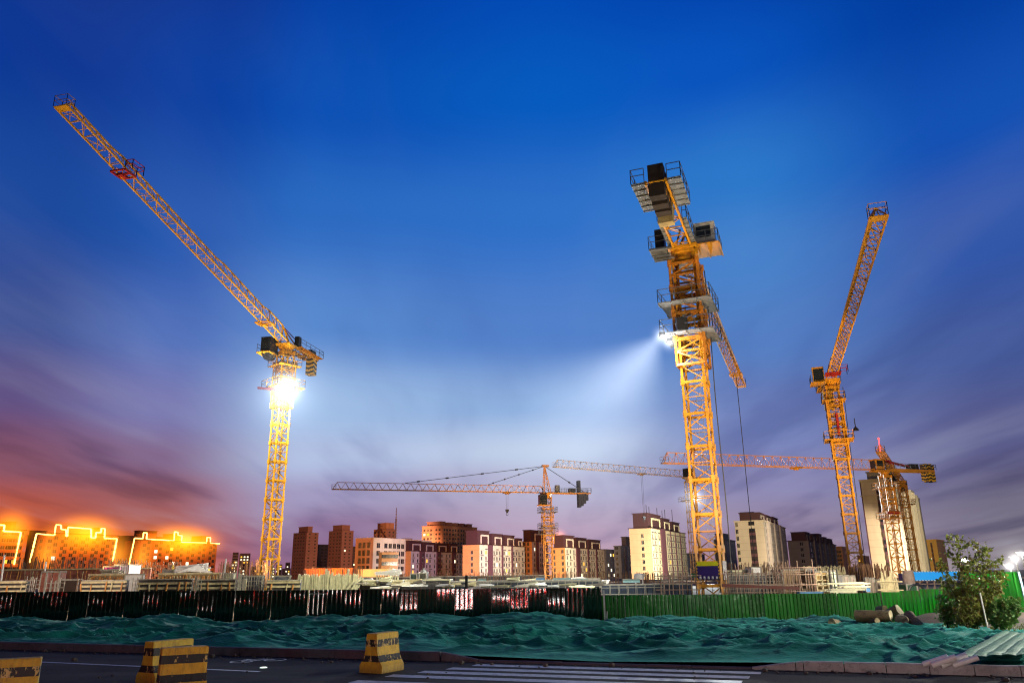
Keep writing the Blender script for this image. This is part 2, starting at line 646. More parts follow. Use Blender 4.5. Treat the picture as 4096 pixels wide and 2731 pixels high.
# zebra crossing
b = MB()
ends = [((474.5, 664.0), (760, 674.5)), ((449, 667.4), (748, 679.6)), ((421, 670.8), (740, 684.8)), ((389, 674.6), (700, 688.4)), ((353, 680.4), (690, 694.4))]
for (l, r_) in ends:
    A = at_z(l[0], l[1], ZP); B2 = at_z(r_[0], r_[1], ZP)
    s0 = (A - KA).dot(KD); s1 = (B2 - KA).dot(KD); t = (A - KA).dot(KN)
    for k in range(12):
        e0 = s0 + (s1 - s0) * k / 12; e1 = s0 + (s1 - s0) * (k + 1) / 12
        b.poly([KA + KD * e0 + KN * (t - 0.2) + Vector((0, 0, ZP)), KA + KD * e1 + KN * (t - 0.2) + Vector((0, 0, ZP)),
                KA + KD * e1 + KN * (t + 0.2) + Vector((0, 0, ZP)), KA + KD * e0 + KN * (t + 0.2) + Vector((0, 0, ZP))])
b.build('crosswalk', m_paint, kind='structure')

# ================================================================== dust net over the spoil heaps
mt = bpy.data.materials.new('dust_net'); mt.use_nodes = True
n = NT(mt.node_tree); bs = n.n['Principled BSDF']
tc = n.new('ShaderNodeTexCoord').outputs['Object']
big = n.noise(tc, 0.5, 4.0, 0.6)
fine = n.noise(tc, 55.0, 2.0, 0.7)
dust = n.noise(n.mapping(tc, scale=(1, 2.2, 1)), 1.6, 6.0, 0.7)
colr = n.mix(n.maprange(big, 0.35, 0.65), (0.001, 0.070, 0.064, 1), (0.003, 0.175, 0.130, 1))
colr = n.mix(n.math('MULTIPLY', n.maprange(dust, 0.55, 0.72), 0.35), colr, (0.015, 0.14, 0.105, 1))
colr = n.mix(n.maprange(fine, 0.35, 0.6, 0.45, 0.0), colr, (0.0, 0.015, 0.015, 1))
sp = n.new('ShaderNodeSeparateXYZ'); n.put(sp.inputs[0], tc)
wv = n.math('MULTIPLY', n.math('SUBTRACT', big, 0.5), 1.6)
sx = n.math('FRACT', n.math('ADD', n.math('MULTIPLY', sp.outputs[0], 0.21), n.math('MULTIPLY', wv, 0.25)))
sy = n.math('FRACT', n.math('ADD', n.math('MULTIPLY', n.math('ADD', sp.outputs[1], n.math('MULTIPLY', sp.outputs[0], 0.3)), 0.24), n.math('MULTIPLY', wv, 0.3)))
seam = n.math('MAXIMUM', n.math('LESS_THAN', sx, 0.012), n.math('LESS_THAN', sy, 0.014))
colr = n.mix(n.math('MULTIPLY', seam, 0.6), colr, (0.01, 0.03, 0.028, 1))
soil = n.maprange(n.noise(n.mapping(tc, loc=(11, 4, 2)), 0.9, 7.0, 0.7), 0.66, 0.70)
colr = n.mix(n.math('MULTIPLY', soil, 0.75), colr, (0.035, 0.028, 0.018, 1))
n.put(bs.inputs['Base Color'], colr)
bs.inputs['Roughness'].default_value = 0.75
bs.inputs['Specular IOR Level'].default_value = 0.16
bs.inputs['Sheen Weight'].default_value = 0.25
bs.inputs['Sheen Tint'].default_value = (0.2, 0.9, 0.8, 1)
wv1 = n.noise(n.mapping(tc, scale=(1, 3.0, 1)), 7.0, 3.0, 0.6)
bp = n.new('ShaderNodeBump'); bp.inputs['Strength'].default_value = 0.55; bp.inputs['Distance'].default_value = 0.05
n.put(bp.inputs['Height'], n.math('ADD', wv1, n.math('MULTIPLY', fine, 0.12)))
n.l.new(bp.outputs[0], bs.inputs['Normal'])
m_net = mt


def ridged(x, y):
    return 1 - np.abs(pnoise(x, y)) * 2


def net_height(XX, YY, T):
    # T 0 at the kerb, 1 at the far edge
    zc = np.interp(XX, [-26, -19, -13.8, -11.5, -9.5, -7.2, -3.3, -1.2, 1.7, 4.1, 6.8, 9, 10, 13.2, 14.6, 17.7, 26],
                   [.45, .50, .64, .30, .38, .52, .50, .52, .58, .14, .16, .02, .06, .22, -.12, -.05, -.05]) - 0.13
    lowp = np.interp(T, [0, 0.03, 0.12, 0.3, 0.45, 0.6], [0.08, 0.12, 0.02, -0.02, 0.0, 0.0])
    wgt = np.interp(T, [0, 0.3, 0.5, 0.68, 0.8, 0.9, 1.0], [0, 0.1, 0.5, 1.0, 0.75, 0.1, 0.0])
    z = lowp + wgt * zc + np.interp(T, [0.78, 0.9, 1.0], [0, -0.35, -0.75])
    wx = XX + 0.5 * pnoise(XX * 0.5, YY * 0.5 + 9); wy = YY + 0.4 * pnoise(XX * 0.6 + 20, YY * 0.6)
    z += (0.20 * pnoise(wx * 0.22, wy * 0.42) + 0.10 * pnoise(wx * 0.5 + 8, wy * 0.8)) * (1 - 0.5 * wgt)
    r1 = ridged(wx * 0.30 + 5, wy * 0.62); r2 = ridged(wx * 0.95 + 40, wy * 1.9 + 3); r3 = ridged(wx * 2.3 + 11, wy * 3.6)
    z += (0.15 * np.clip(r1, 0, 1) ** 2.5 + 0.08 * np.clip(r2, 0, 1) ** 3 * (0.5 + r1)) * (1.35 - 0.6 * wgt) * np.clip(T / 0.12, 0, 1) + 0.016 * np.clip(r3, 0, 1) ** 2
    # pulled-up points where the net hangs on lumps
    rs = np.random.RandomState(11)
    for _ in range(130):
        cx = rs.uniform(-26, 23); t = rs.uniform(0.08, 0.85)
        cy = yk(cx) + t * 13.5
        h = rs.uniform(0.04, 0.16); r_ = rs.uniform(0.35, 1.0)
        d = np.sqrt(((XX - cx) / 1.5) ** 2 + (YY - cy) ** 2)
        z += h * np.exp(-d / r_ * 1.6)
    cone = [(-8.6, 23.0, 0.36, 1.0), (-2.3, 22.0, 0.22, 0.9)]
    for cx, cy, h, r_ in cone:
        d = np.sqrt(((XX - cx) / 1.3) ** 2 + (YY - cy) ** 2)
        z += h * np.exp(-(d / r_) ** 1.3)
    # dark hollow in front of the logs
    d = np.sqrt(((XX - 8.4) / 2.4) ** 2 + ((YY - 17.2) / 0.9) ** 2)
    z -= 0.28 * np.exp(-d ** 2)
    fade = np.clip(T / 0.05, 0, 1)
    return z * fade + 0.14 * (1 - fade) * 1.0


nx, ny = 1000, 340
xs = np.linspace(-27, 24.5, nx); ts = np.linspace(0, 1, ny)
XX, TT = np.meshgrid(xs, ts)
Y0 = yk(XX) + 0.16
Y1 = np.interp(XX, [-30, 3.5, 4.6, 12, 17, 20, 26], [36.4, 36.4, 41, 41, 36, 27.5, 24.5])
YY = Y0 + (Y1 - Y0) * TT
ZZ = net_height(XX, YY, TT)
# the net stays above the soil
ZZ = np.maximum(ZZ, g_height(XX, YY) + 0.02 + 0.03 * np.clip(pnoise(XX * 3, YY * 3), 0, 1))
# dropped kerb: thin there
s = np.clip(1 - np.abs(XX - 2.0) / 3.6, 0, 1) * np.clip(1 - TT / 0.06, 0, 1)
ZZ = ZZ - s * 0.07
o = grid_mesh('dust_net', XX, YY, ZZ, m_net)
tag(o, 'long rumpled teal dust net draped over soil heaps behind the kerb', 'dust net')
NETX, NETY = xs, (Y0, Y1)


def net_z(x, y):
    a = yk(x) + 0.16
    bb = float(np.interp(x, [-30, 3.5, 4.6, 12, 17, 20, 26], [36.4, 36.4, 41, 41, 36, 27.5, 24.5]))
    t = (y - a) / (bb - a)
    if t > 1 or t < 0:
        return float(g_height(np.array([[x]], float), np.array([[y]], float))[0, 0])
    return float(net_height(np.array([[x]], float), np.array([[y]], float), np.array([[t]], float))[0, 0])


# ================================================================== fences
def fence_mat(name, c0, c1, rough, dent=0.6, gloss=False):
    mt = bpy.data.materials.new(name); mt.use_nodes = True
    n = NT(mt.node_tree); bs = n.n['Principled BSDF']
    tc = n.new('ShaderNodeTexCoord').outputs['Object']
    w = n.noise(n.mapping(tc, scale=(4.0, 1, 0.35)), 1.0, 5.0, 0.6)
    scr = n.noise(n.mapping(tc, scale=(30, 1, 2.0)), 1.0, 4.0, 0.7)
    c = n.mix(n.maprange(w, 0.35, 0.65), tuple(c0) + (1,), tuple(c1) + (1,))
    c = n.mix(n.maprange(scr, 0.68, 0.74, 0, 0.5), c, (0.25, 0.28, 0.22, 1))
    oi = n.new('ShaderNodeObjectInfo')
    c = n.mix(1.0, c, n.ramp(oi.outputs['Random'], [(0.0, (0.62, 0.66, 0.6)), (0.5, (1, 1, 1)), (1.0, (1.35, 1.25, 1.2))]), 'MULTIPLY')
    sp = n.new('ShaderNodeSeparateXYZ'); n.put(sp.inputs[0], tc)
    mud = n.math('MULTIPLY', n.maprange(n.math('ADD', sp.outputs[2], n.math('MULTIPLY', n.noise(tc, 3.0, 5.0, 0.7), -0.9)), -0.7, -1.35, 0, 1), 0.8)
    c = n.mix(mud, c, (0.03, 0.024, 0.015, 1))
    rust = n.maprange(n.noise(n.mapping(tc, scale=(8, 1, 0.8), loc=(3, 1, 9)), 1.0, 6.0, 0.75), 0.62, 0.72, 0, 0.55)
    c = n.mix(rust, c, (0.02, 0.018, 0.010, 1))
    n.put(bs.inputs['Base Color'], c)
    bs.inputs['Roughness'].default_value = rough
    bs.inputs['Specular IOR Level'].default_value = 0.6
    bp = n.new('ShaderNodeBump'); bp.inputs['Strength'].default_value = dent; bp.inputs['Distance'].default_value = 0.03
    h1 = n.noise(n.mapping(tc, scale=(3.0, 1, 2.2)), 1.0, 3.0, 0.55)
    if gloss:
        h1 = n.noise(n.mapping(tc, scale=(0.45, 1, 0.35)), 1.0, 2.0, 0.5)
    h2 = n.noise(n.mapping(tc, scale=((3.0 if gloss else 14.0), 1, 5.0), loc=(5, 0, 2)), 1.0, 3.0, 0.6)
    n.put(bp.inputs['Height'], n.math('ADD', h1, n.math('MULTIPLY', h2, 0.05 if gloss else 0.22)))
    n.l.new(bp.outputs[0], bs.inputs['Normal'])
    return mt


m_fL = fence_mat('fence_sheet_unlit', (0.001, 0.006, 0.002), (0.002, 0.011, 0.003), 0.06, 0.45, True)  # near-black green: the fence being unlit is put into the colour
m_fR = fence_mat('fence_sheet_green', (0.0015, 0.046, 0.002), (0.002, 0.078, 0.003), 0.2)
m_fB = fence_mat('fence_sheet_lit', (0.003, 0.15, 0.005), (0.005, 0.24, 0.008), 0.22)  # brighter green: lamp light on the leaning section put into the colour
m_fT = fence_mat('fence_sheet_bright', (0.008, 0.34, 0.012), (0.015, 0.46, 0.018), 0.5, 0.3)
m_fpost = mat('fence_steel', (0.25, 0.28, 0.27), 0.4, 0.6)


def rib_profile(wd, pitch, depth, arc=False):
    """x, y points of one folded sheet: flat pans with narrow raised ribs"""
    pts = []
    k = int(round(wd / pitch))
    for i in range(k):
        x = i * pitch
        a_ = 0.0045 / depth
        for fx, fy in (((0.0, 0.0), (0.03, -.6), (0.06, -.7), (0.09, -.6), (0.12, 0.0), (.23, .6 * a_), (.34, .9 * a_), (.45, a_), (.56, a_), (.67, .9 * a_), (.78, .75 * a_), (.89, .4 * a_)) if arc else ((0.0, 0.0), (0.12, -1.0), (0.24, -1.0), (0.36, 0.0), (0.66, -0.12))):
            pts.append((x + fx * pitch, fy * depth))
    pts.append((wd, 0.0))
    return pts


def fence(label, A, B, h, z0a, z0b, material, wd=0.84, pitch=0.21, depth=0.028, topvar=0.006, ha=None, lean=None):
    A = Vector(A); B = Vector(B)
    root = thing('metal_fence', label, 'fence', (A.x, A.y, 0))
    d = (B - A); L = d.length; d.normalize(); nn = Vector((-d.y, d.x, 0))
    k = int(L / wd)
    wd = L / k
    pitch = wd / round(wd / pitch)
    for i in range(k):
        mb = MB(); prof = rib_profile(wd - 0.004, pitch, depth, material is m_fL)
        tz = rnd.uniform(-topvar, topvar); lz = rnd.uniform(-1, 1) * (0.022 if material is m_fL else 0.012); yw = rnd.uniform(-0.006, 0.006)
        zb = z0a + (z0b - z0a) * (i + 0.5) / k
        hh = h if ha is None else h + (ha - h) * (i + 0.5) / k
        sh = 0 if lean is None else lean * (i / k) ** 3
        rows = 7
        bb = len(mb.v)
        for r_ in range(rows + 1):
            f = r_ / rows
            for (x, y) in prof:
                p = (A - Vector((A.x, A.y, 0))) * 0 + d * (i * wd + x + sh * (f - 0.5)) + nn * (y + lz * f + yw + 0.006 * math.sin(f * 5 + i * 2.3))
                mb.v.append((p.x, p.y, zb + f * (hh + tz)))
        m_ = len(prof)
        for r_ in range(rows):
            for j in range(m_ - 1):
                a = bb + r_ * m_ + j
                mb.f.append((a, a + 1, a + m_ + 1, a + m_)); mb.mi.append(0)
        mb.build('panel', material, root, smooth=material is m_fL)
    # rails at the back
    mb = MB()
    for f in (0.15, 0.55, 0.92):
        p = nn * 0.05 + Vector((0, 0, z0a + h * f)); q = d * L + nn * 0.05 + Vector((0, 0, z0b + (ha or h) * f))
        mb.bar(p, q, 0.04)
    mb.build('rail', m_fpost, root)
    return root


YL = 37.0
tl = at(-20, 591.3, YL); tr = at(601, 587.2, YL)
fence('long near-black corrugated metal fence on the left behind the teal net', (tl.x, YL, 0), (tr.x, YL, 0), tl.z + 0.62, -0.62, -0.62, m_fL, ha=tr.z + 0.62)
YR0, YR1 = 43.0, 45.0
a = at(601, 594.6, YR0); c = at(880, 592.0, YR1)
fence('dark green corrugated metal fence set lower, between black fence and pale logs', (a.x - 0.4, YR0, 0), (c.x, YR1, 0), a.z + 1.35, -1.35, -1.3, m_fR, ha=c.z + 1.3)
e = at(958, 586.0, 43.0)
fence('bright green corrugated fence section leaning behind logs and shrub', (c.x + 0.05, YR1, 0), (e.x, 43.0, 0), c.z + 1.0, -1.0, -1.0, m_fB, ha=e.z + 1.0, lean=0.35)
t0 = at(962, 573.3, 41.0); t1 = at(1019, 570.6, 39.5)
root = fence('tall plain bright green hoarding at the right edge behind the bushy tree', (t0.x, 41.0, 0), (t1.x, 39.5, 0), t0.z + 0.15, -0.15, -0.15, m_fT, wd=1.2, pitch=0.3, depth=0.006, ha=t1.z + 0.15)
mb = MB()
p0 = at(1018, 571, 39.4); p1 = at(1025.5, 600, 39.4)
mb.bar(p0 - Vector((t0.x, 41.0, 0)) * 1, p1 - Vector((t0.x, 41.0, 0)), 0.10)
mb.build('brace', mat('pale_blue_steel', (0.35, 0.5, 0.6), 0.4, 0.3), root)
# end post of the black fence and the pole standing behind it
mb = MB(); p = at(601.5, 590, YL - 0.1)
mb.bar((0, 0, -0.7), (0, 0, p.z + 0.02), 0.07); mb.bar((0, 0, -0.7), (0.12, 0.0, 0.4), 0.05)
o = mb.build('fence_post', mat('post_grey', (0.3, 0.32, 0.33), 0.35, 0.5), loc=(p.x + 0.1, p.y, 0))
tag(o, 'grey steel post at the right end of the near-black fence', 'post')
mb = MB(); p = at(466.5, 574.5, YL + 0.5)
mb.bar((0, 0, -0.8), (0, 0, p.z), 0.13, 0.13, n=8)
o = mb.build('post', mat('black_paint', (0.004, 0.004, 0.004), 0.7), loc=(p.x, p.y, 0))
tag(o, 'short black post rising behind the streaked fence, right of the middle', 'post')

# clods and grit spilled along the kerb foot
gb_ = MB(); r_s = random.Random(9)
for _ in range(520):
    sg = r_s.uniform(-8, 30); off = -abs(r_s.gauss(0, 0.35)) - 0.03
    if r_s.random() < 0.12:
        off = -r_s.uniform(0.3, 5)
    p = KA + KD * sg + KN * off
    q = r_s.uniform(0.008, 0.035) if r_s.random() < 0.93 else r_s.uniform(0.04, 0.09)
    gb_.lathe((p.x, p.y, 0.0), [(q * .7, 0), (q, q * .35), (q * .75, q * .8), (q * .2, q)], n=5)
tag(gb_.build('gravel', mat('clods', (0.07, 0.055, 0.045), 0.9, var=0.5, scale=4)), 'grit and small clods scattered on the road along the kerb', 'gravel', kind='stuff')
# ================================================================== striped concrete barriers
def barrier_mat(name, seed, base_y, chip):
    mt = bpy.data.materials.new(name); mt.use_nodes = True
    n = NT(mt.node_tree); bs = n.n['Principled BSDF']
    tc = n.new('ShaderNodeTexCoord').outputs['Object']
    sp = n.new('ShaderNodeSeparateXYZ'); n.put(sp.inputs[0], tc)
    z = n.math('ADD', sp.outputs[2], n.math('MULTIPLY', n.math('SUBTRACT', n.noise(tc, 6.0), 0.5), 0.012))
    # painted bands, measured down from the top
    bands = [(0.0, 0), (0.13, 0), (0.25, 1), (0.385, 0), (0.535, 1), (0.66, 0)]
    stripes = n.ramp(n.math('DIVIDE', z, 0.82), [(0.0, (0, 0, 0)), (0.275, (1, 1, 1)), (0.435, (0, 0, 0)), (0.655, (1, 1, 1)), (0.835, (0, 0, 0))], 'CONSTANT')
    pv = n.mapping(tc, scale=(1.0, 1.0, 0.45), loc=(seed, seed * 0.7, 0))
    c1 = n.noise(pv, 16.0, 8.0, 0.75); c2 = n.noise(pv, 4.0, 4.0, 0.6)
    chips = n.maprange(n.math('ADD', n.math('MULTIPLY', c1, 0.6), n.math('MULTIPLY', c2, 0.4)), 0.56 - chip, 0.575 - chip)
    yel = n.mix(n.maprange(n.noise(tc, 5.0, 6.0, 0.7), 0.35, 0.7), base_y, tuple(x * 0.62 for x in base_y[:3]) + (1,))
    stain = n.noise(n.mapping(tc, scale=(1, 1, 0.3), loc=(seed, 1, 0)), 9.0, 6.0, 0.75)
    yel = n.mix(n.maprange(stain, 0.55, 0.72, 0, 0.7), yel, (0.10, 0.055, 0.02, 1))
    yel = n.mix(n.maprange(c1, 0.70, 0.72, 0, 0.9), yel, (0.02, 0.018, 0.015, 1))
    blk = n.mix(chips, (0.010, 0.009, 0.009, 1), n.mix(0.35, yel, (0.45, 0.40, 0.26, 1)))
    cc = n.mix(stripes, yel, blk)
    grime = n.math('ADD', n.maprange(sp.outputs[2], 0.0, 0.22, 0.55, 0.0), n.math('MULTIPLY', n.maprange(n.noise(n.mapping(tc, scale=(1, 1, 0.2), loc=(0, seed, 0)), 12.0, 6.0, 0.8), 0.5, 0.75), 0.45))
    cc = n.mix(grime, cc, (0.035, 0.026, 0.018, 1))
    n.put(bs.inputs['Base Color'], cc)
    bs.inputs['Roughness'].default_value = 0.68
    bp = n.new('ShaderNodeBump'); bp.inputs['Strength'].default_value = 0.8; bp.inputs['Distance'].default_value = 0.006
    n.put(bp.inputs['Height'], n.math('ADD', n.math('MULTIPLY', chips, n.math('MULTIPLY', stripes, 1.0)), n.noise(tc, 45.0, 5.0)))
    n.l.new(bp.outputs[0], bs.inputs['Normal'])
    return mt


def barrier(label, top_px, theta, L, corner, seed, chip, base_y=(0.62, 0.36, 0.015, 1)):
    """corner: which top corner of the long right-hand side the pixel names ('near' or 'far')"""
    Ht = 0.81
    P = at_z(top_px[0], top_px[1], Ht)
    c, s = math.cos(R(theta)), math.sin(R(theta))
    ux = Vector((c, s, 0)); uy = Vector((-s, c, 0))
    tw = 0.14
    ctr = P + uy * tw + ux * (L / 2 if corner == 'near' else -L / 2)
    half = [(0.31, 0.0), (0.315, 0.035), (0.31, 0.15), (0.295, 0.17), (0.225, 0.27), (0.185, 0.36), (0.165, 0.46), (0.152, 0.62), (0.142, 0.785), (0.13, Ht)]
    prof = [(-a, z) for a, z in half] + [(a, z) for a, z in half[::-1]]
    mb = MB(); k = len(prof)
    xs_ = [-L / 2, -L / 2 + 0.02] + [-L / 2 + L * i / 16 for i in range(1, 16)] + [L / 2 - 0.02, L / 2]
    r_ = random.Random(seed)
    for x in xs_:
        f = 0.985 if abs(x) == L / 2 else 1.0
        for (a, z) in prof:
            j = r_.uniform(-0.003, 0.003) - (0.012 * math.copysign(r_.random() ** 3, a) if z > .75 or abs(x) > L / 2 - .03 else 0)
            mb.v.append((x + r_.uniform(-0.002, 0.002), a * f + j, z * (1 if z < 0.7 else (1 - (1 - f) * 0.6)) + r_.uniform(-0.002, 0.002) * (z > 0)))
    for i in range(len(xs_) - 1):
        for j in range(k):
            a = i * k + j; b_ = i * k + (j + 1) % k
            mb.f.append((a, b_, b_ + k, a + k)); mb.mi.append(0)
    mb.f.append(tuple(reversed(range(k)))); mb.mi.append(0)
    mb.f.append(tuple((len(xs_) - 1) * k + i for i in range(k))); mb.mi.append(0)
    o = mb.build('concrete_barrier', barrier_mat('barrier_paint_%d' % seed, seed, base_y, chip))
    for p_ in o.data.polygons:
        p_.flip() if False else None
    o.location = (ctr.x, ctr.y, 0.003); o.rotation_euler = (0, 0, R(theta))
    bm_fix(o)
    return tag(o, label, 'barrier')


def bm_fix(o):
    import bmesh
    bm = bmesh.new(); bm.from_mesh(o.data)
    bmesh.ops.recalc_face_normals(bm, faces=bm.faces)
    bm.to_mesh(o.data); bm.free()


barrier('mostly yellow concrete barrier with faded black band, alone by the crosswalk', (377, 633), 63, 0.82, 'near', 1, 0.02, (0.62, 0.38, 0.018, 1))
barrier('concrete barrier with bold black and yellow bands, right one of the overlapping pair', (209, 645.3), 30, 0.80, 'far', 2, -0.02, (0.55, 0.31, 0.013, 1))
barrier('concrete barrier standing partly behind the boldly banded one', (154, 641), 60, 0.95, 'near', 3, 0.03, (0.56, 0.38, 0.025, 1))
barrier('concrete barrier cut off by the bottom left corner with peeling black band', (41.5, 657), 27, 1.0, 'far', 4, 0.05, (0.46, 0.28, 0.015, 1))

# ================================================================== logs
m_bark = mat('log_bark', (0.24, 0.18, 0.09), 0.9, var=0.5, scale=3, bump=1.0, bscale=14, dirt=(0.07, 0.045, 0.03, 0.8), stretch=(0.4, 1, 1))
m_cut = mat('log_cut_end', (0.48, 0.40, 0.22), 0.8, var=0.3, scale=9, dirt=(0.2, 0.13, 0.07, 0.5))
m_cutd = mat('log_cut_end_dark', (0.10, 0.085, 0.07), 0.9, var=0.5, scale=8)


def log(label, A, B, r, cut=m_cut):
    """A, B: ends as world points"""
    A = Vector(A); B = Vector(B); d = B - A; L = d.length; d.normalize()
    up = Vector((0, 0, 1)) if abs(d.z) < 0.9 else Vector((1, 0, 0))
    a = d.cross(up).normalized(); c = a.cross(d)
    mb = MB(); N = 20; rows = 9
    sd = rnd.uniform(0, 50)
    for i in range(rows):
        f = i / (rows - 1)
        for j in range(N):
            t = 2 * PI * j / N
            rr = r * (1 + 0.05 * math.sin(3 * t + sd) + 0.035 * math.sin(5 * t + sd * 2 + f * 4) + rnd.uniform(-0.02, 0.02)) * (1 - 0.06 * f)
            p = d * (L * f + (0.02 * math.sin(t * 2 + sd) if i in (0, rows - 1) else 0)) + a * math.cos(t) * rr + c * math.sin(t) * rr
            mb.v.append(tuple(p))
    for i in range(rows - 1):
        for j in range(N):
            q = i * N + j; w = i * N + (j + 1) % N
            mb.f.append((q, w, w + N, q + N)); mb.mi.append(0)
    o = mb.build('log', m_bark, loc=tuple(A), smooth=True)
    tag(o, label, 'log', 'cut logs lying on the net')
    for nm, i0, sg in (('cut_end', 0, -1), ('cut_end', rows - 1, 1)):
        cp = MB()
        ce = d * (0 if i0 == 0 else L) + d * sg * 0.004
        cp.v.append(tuple(ce)); 
        for j in range(N):
            p = Vector(mb.v[i0 * N + j]); cp.v.append(tuple(p + d * sg * 0.003))
        for j in range(N):
            cp.f.append((0, 1 + j, 1 + (j + 1) % N)); cp.mi.append(0)
        cp.build(nm, cut, o)
    return o


log('longest pale log lying level on top of the log heap', at(856.5, 615.6, 30.3), at(891, 615.4, 29.5), 0.21)
log('thick short log leaning behind the right end of the long log', at(887, 616, 31.4), at(899.5, 609, 31.0), 0.23)
log('small rounded log on top behind the long log', at(878.5, 609.5, 32.0), at(885, 608.4, 31.6), 0.15)
log('stubby log facing us with a dark sawn end', at(903, 620.0, 30.0), at(901.5, 620.8, 29.2), 0.245, m_cutd)
log('pale log sloping down to the right at the heap edge', at(908.5, 615.2, 29.8), at(921, 628.4, 28.8), 0.20)
log('lone short log with pale cut end, left of the heap', at(838, 622.8, 30.9), at(831.6, 621.3, 30.2), 0.14)
log('low log stub poking out under the long log', at(870, 621.4, 30.0), at(877.5, 620.2, 29.5), 0.11)
log('thin short log under the sloping one', at(902, 627.0, 29.2), at(910.5, 629.5, 28.8), 0.11)

# ================================================================== steel pipes by the right kerb
m_pipe = mat('galvanised_pipe', (0.72, 0.74, 0.70), 0.45, 0.1, var=0.35, scale=3)
pl = ['longest bright steel pipe at the left of the pipe bundle', 'second bright steel pipe in the bundle by the kerb', 'thick bright steel pipe in the middle of the bundle', 'dull steel pipe on the right of the bundle']
for i, (x0, y0, x1, y1, r_) in enumerate([(923, 663.6, 948, 655.6, 0.05), (932, 664.4, 956, 656.2, 0.06), (940, 664.6, 966, 655.2, 0.075), (953, 665.0, 978, 656.5, 0.05)]):
    A = at_z(x0, y0, 0.26); B2 = at_z(x1, y1, 0.42)
    mb = MB(); mb.bar((0, 0, 0), B2 - A, r_ * 2, n=12)
    o = mb.build('steel_pipe', m_pipe, loc=tuple(A), smooth=False)
    tag(o, pl[i], 'pipe', 'steel pipes lying on the net by the kerb')
# pale sheet laid over long pipes at the far right
m_sheet = mat('pale_net', (0.06, 0.20, 0.10), 0.6, var=0.3, scale=6, bump=0.6, bscale=60)
nx, ny = 90, 40
A = at_z(955, 655, 0.40); Bq = at_z(1000, 631, 0.42); Cq = at_z(1050, 633, 0.40); D = at_z(1030, 653, 0.33)
uu, vv = np.meshgrid(np.linspace(0, 1, nx), np.linspace(0, 1, ny))
def bil(i):
    return (A[i] * (1 - uu) + D[i] * uu) * (1 - vv) + (Bq[i] * (1 - uu) + Cq[i] * uu) * vv
sx, sy, sz = bil(0), bil(1), bil(2)
sz = sz + 0.022 * np.abs(np.sin(uu * PI * 5)) ** 0.6 + 0.03 * pnoise(sx * 2, sy * 2) - 0.25 * np.clip(np.abs(uu - 0.5) * 2 - 0.9, 0, 1) - 0.5 * np.clip(0.05 - vv, 0, 1)
o = grid_mesh('cover_sheet', sx, sy, sz, m_sheet)
tag(o, 'pale green translucent sheet stretched over ridges at the right edge', 'cover sheet')

# ================================================================== shrubs
def leaf_mat(name, c0, c1, c2):
    mt = bpy.data.materials.new(name); mt.use_nodes = True
    n = NT(mt.node_tree); bs = n.n['Principled BSDF']
    tc = n.new('ShaderNodeTexCoord').outputs['Object']
    a = n.noise(tc, 7.0, 2.0, 0.6)
    c = n.ramp(a, [(0.3, c0), (0.5, c1), (0.7, c2)])
    n.put(bs.inputs['Base Color'], c)
    bs.inputs['Roughness'].default_value = 0.38
    tr = n.new('ShaderNodeBsdfTranslucent')
    n.put(tr.inputs[0], c)
    mx = n.new('ShaderNodeMixShader'); mx.inputs[0].default_value = 0.3
    n.l.new(bs.outputs[0], mx.inputs[1]); n.l.new(tr.outputs[0], mx.inputs[2])
    n.l.new(mx.outputs[0], n.n['Material Output'].inputs[0])
    return mt


m_lv1 = leaf_mat('leaf_mixed', (0.15, 0.07, 0.035), (0.16, 0.19, 0.03), (0.26, 0.28, 0.05))
m_lv2 = leaf_mat('leaf_green', (0.05, 0.14, 0.03), (0.09, 0.2, 0.035), (0.22, 0.26, 0.08))
m_bk = mat('shrub_bark', (0.08, 0.05, 0.03), 0.9, bump=0.5)


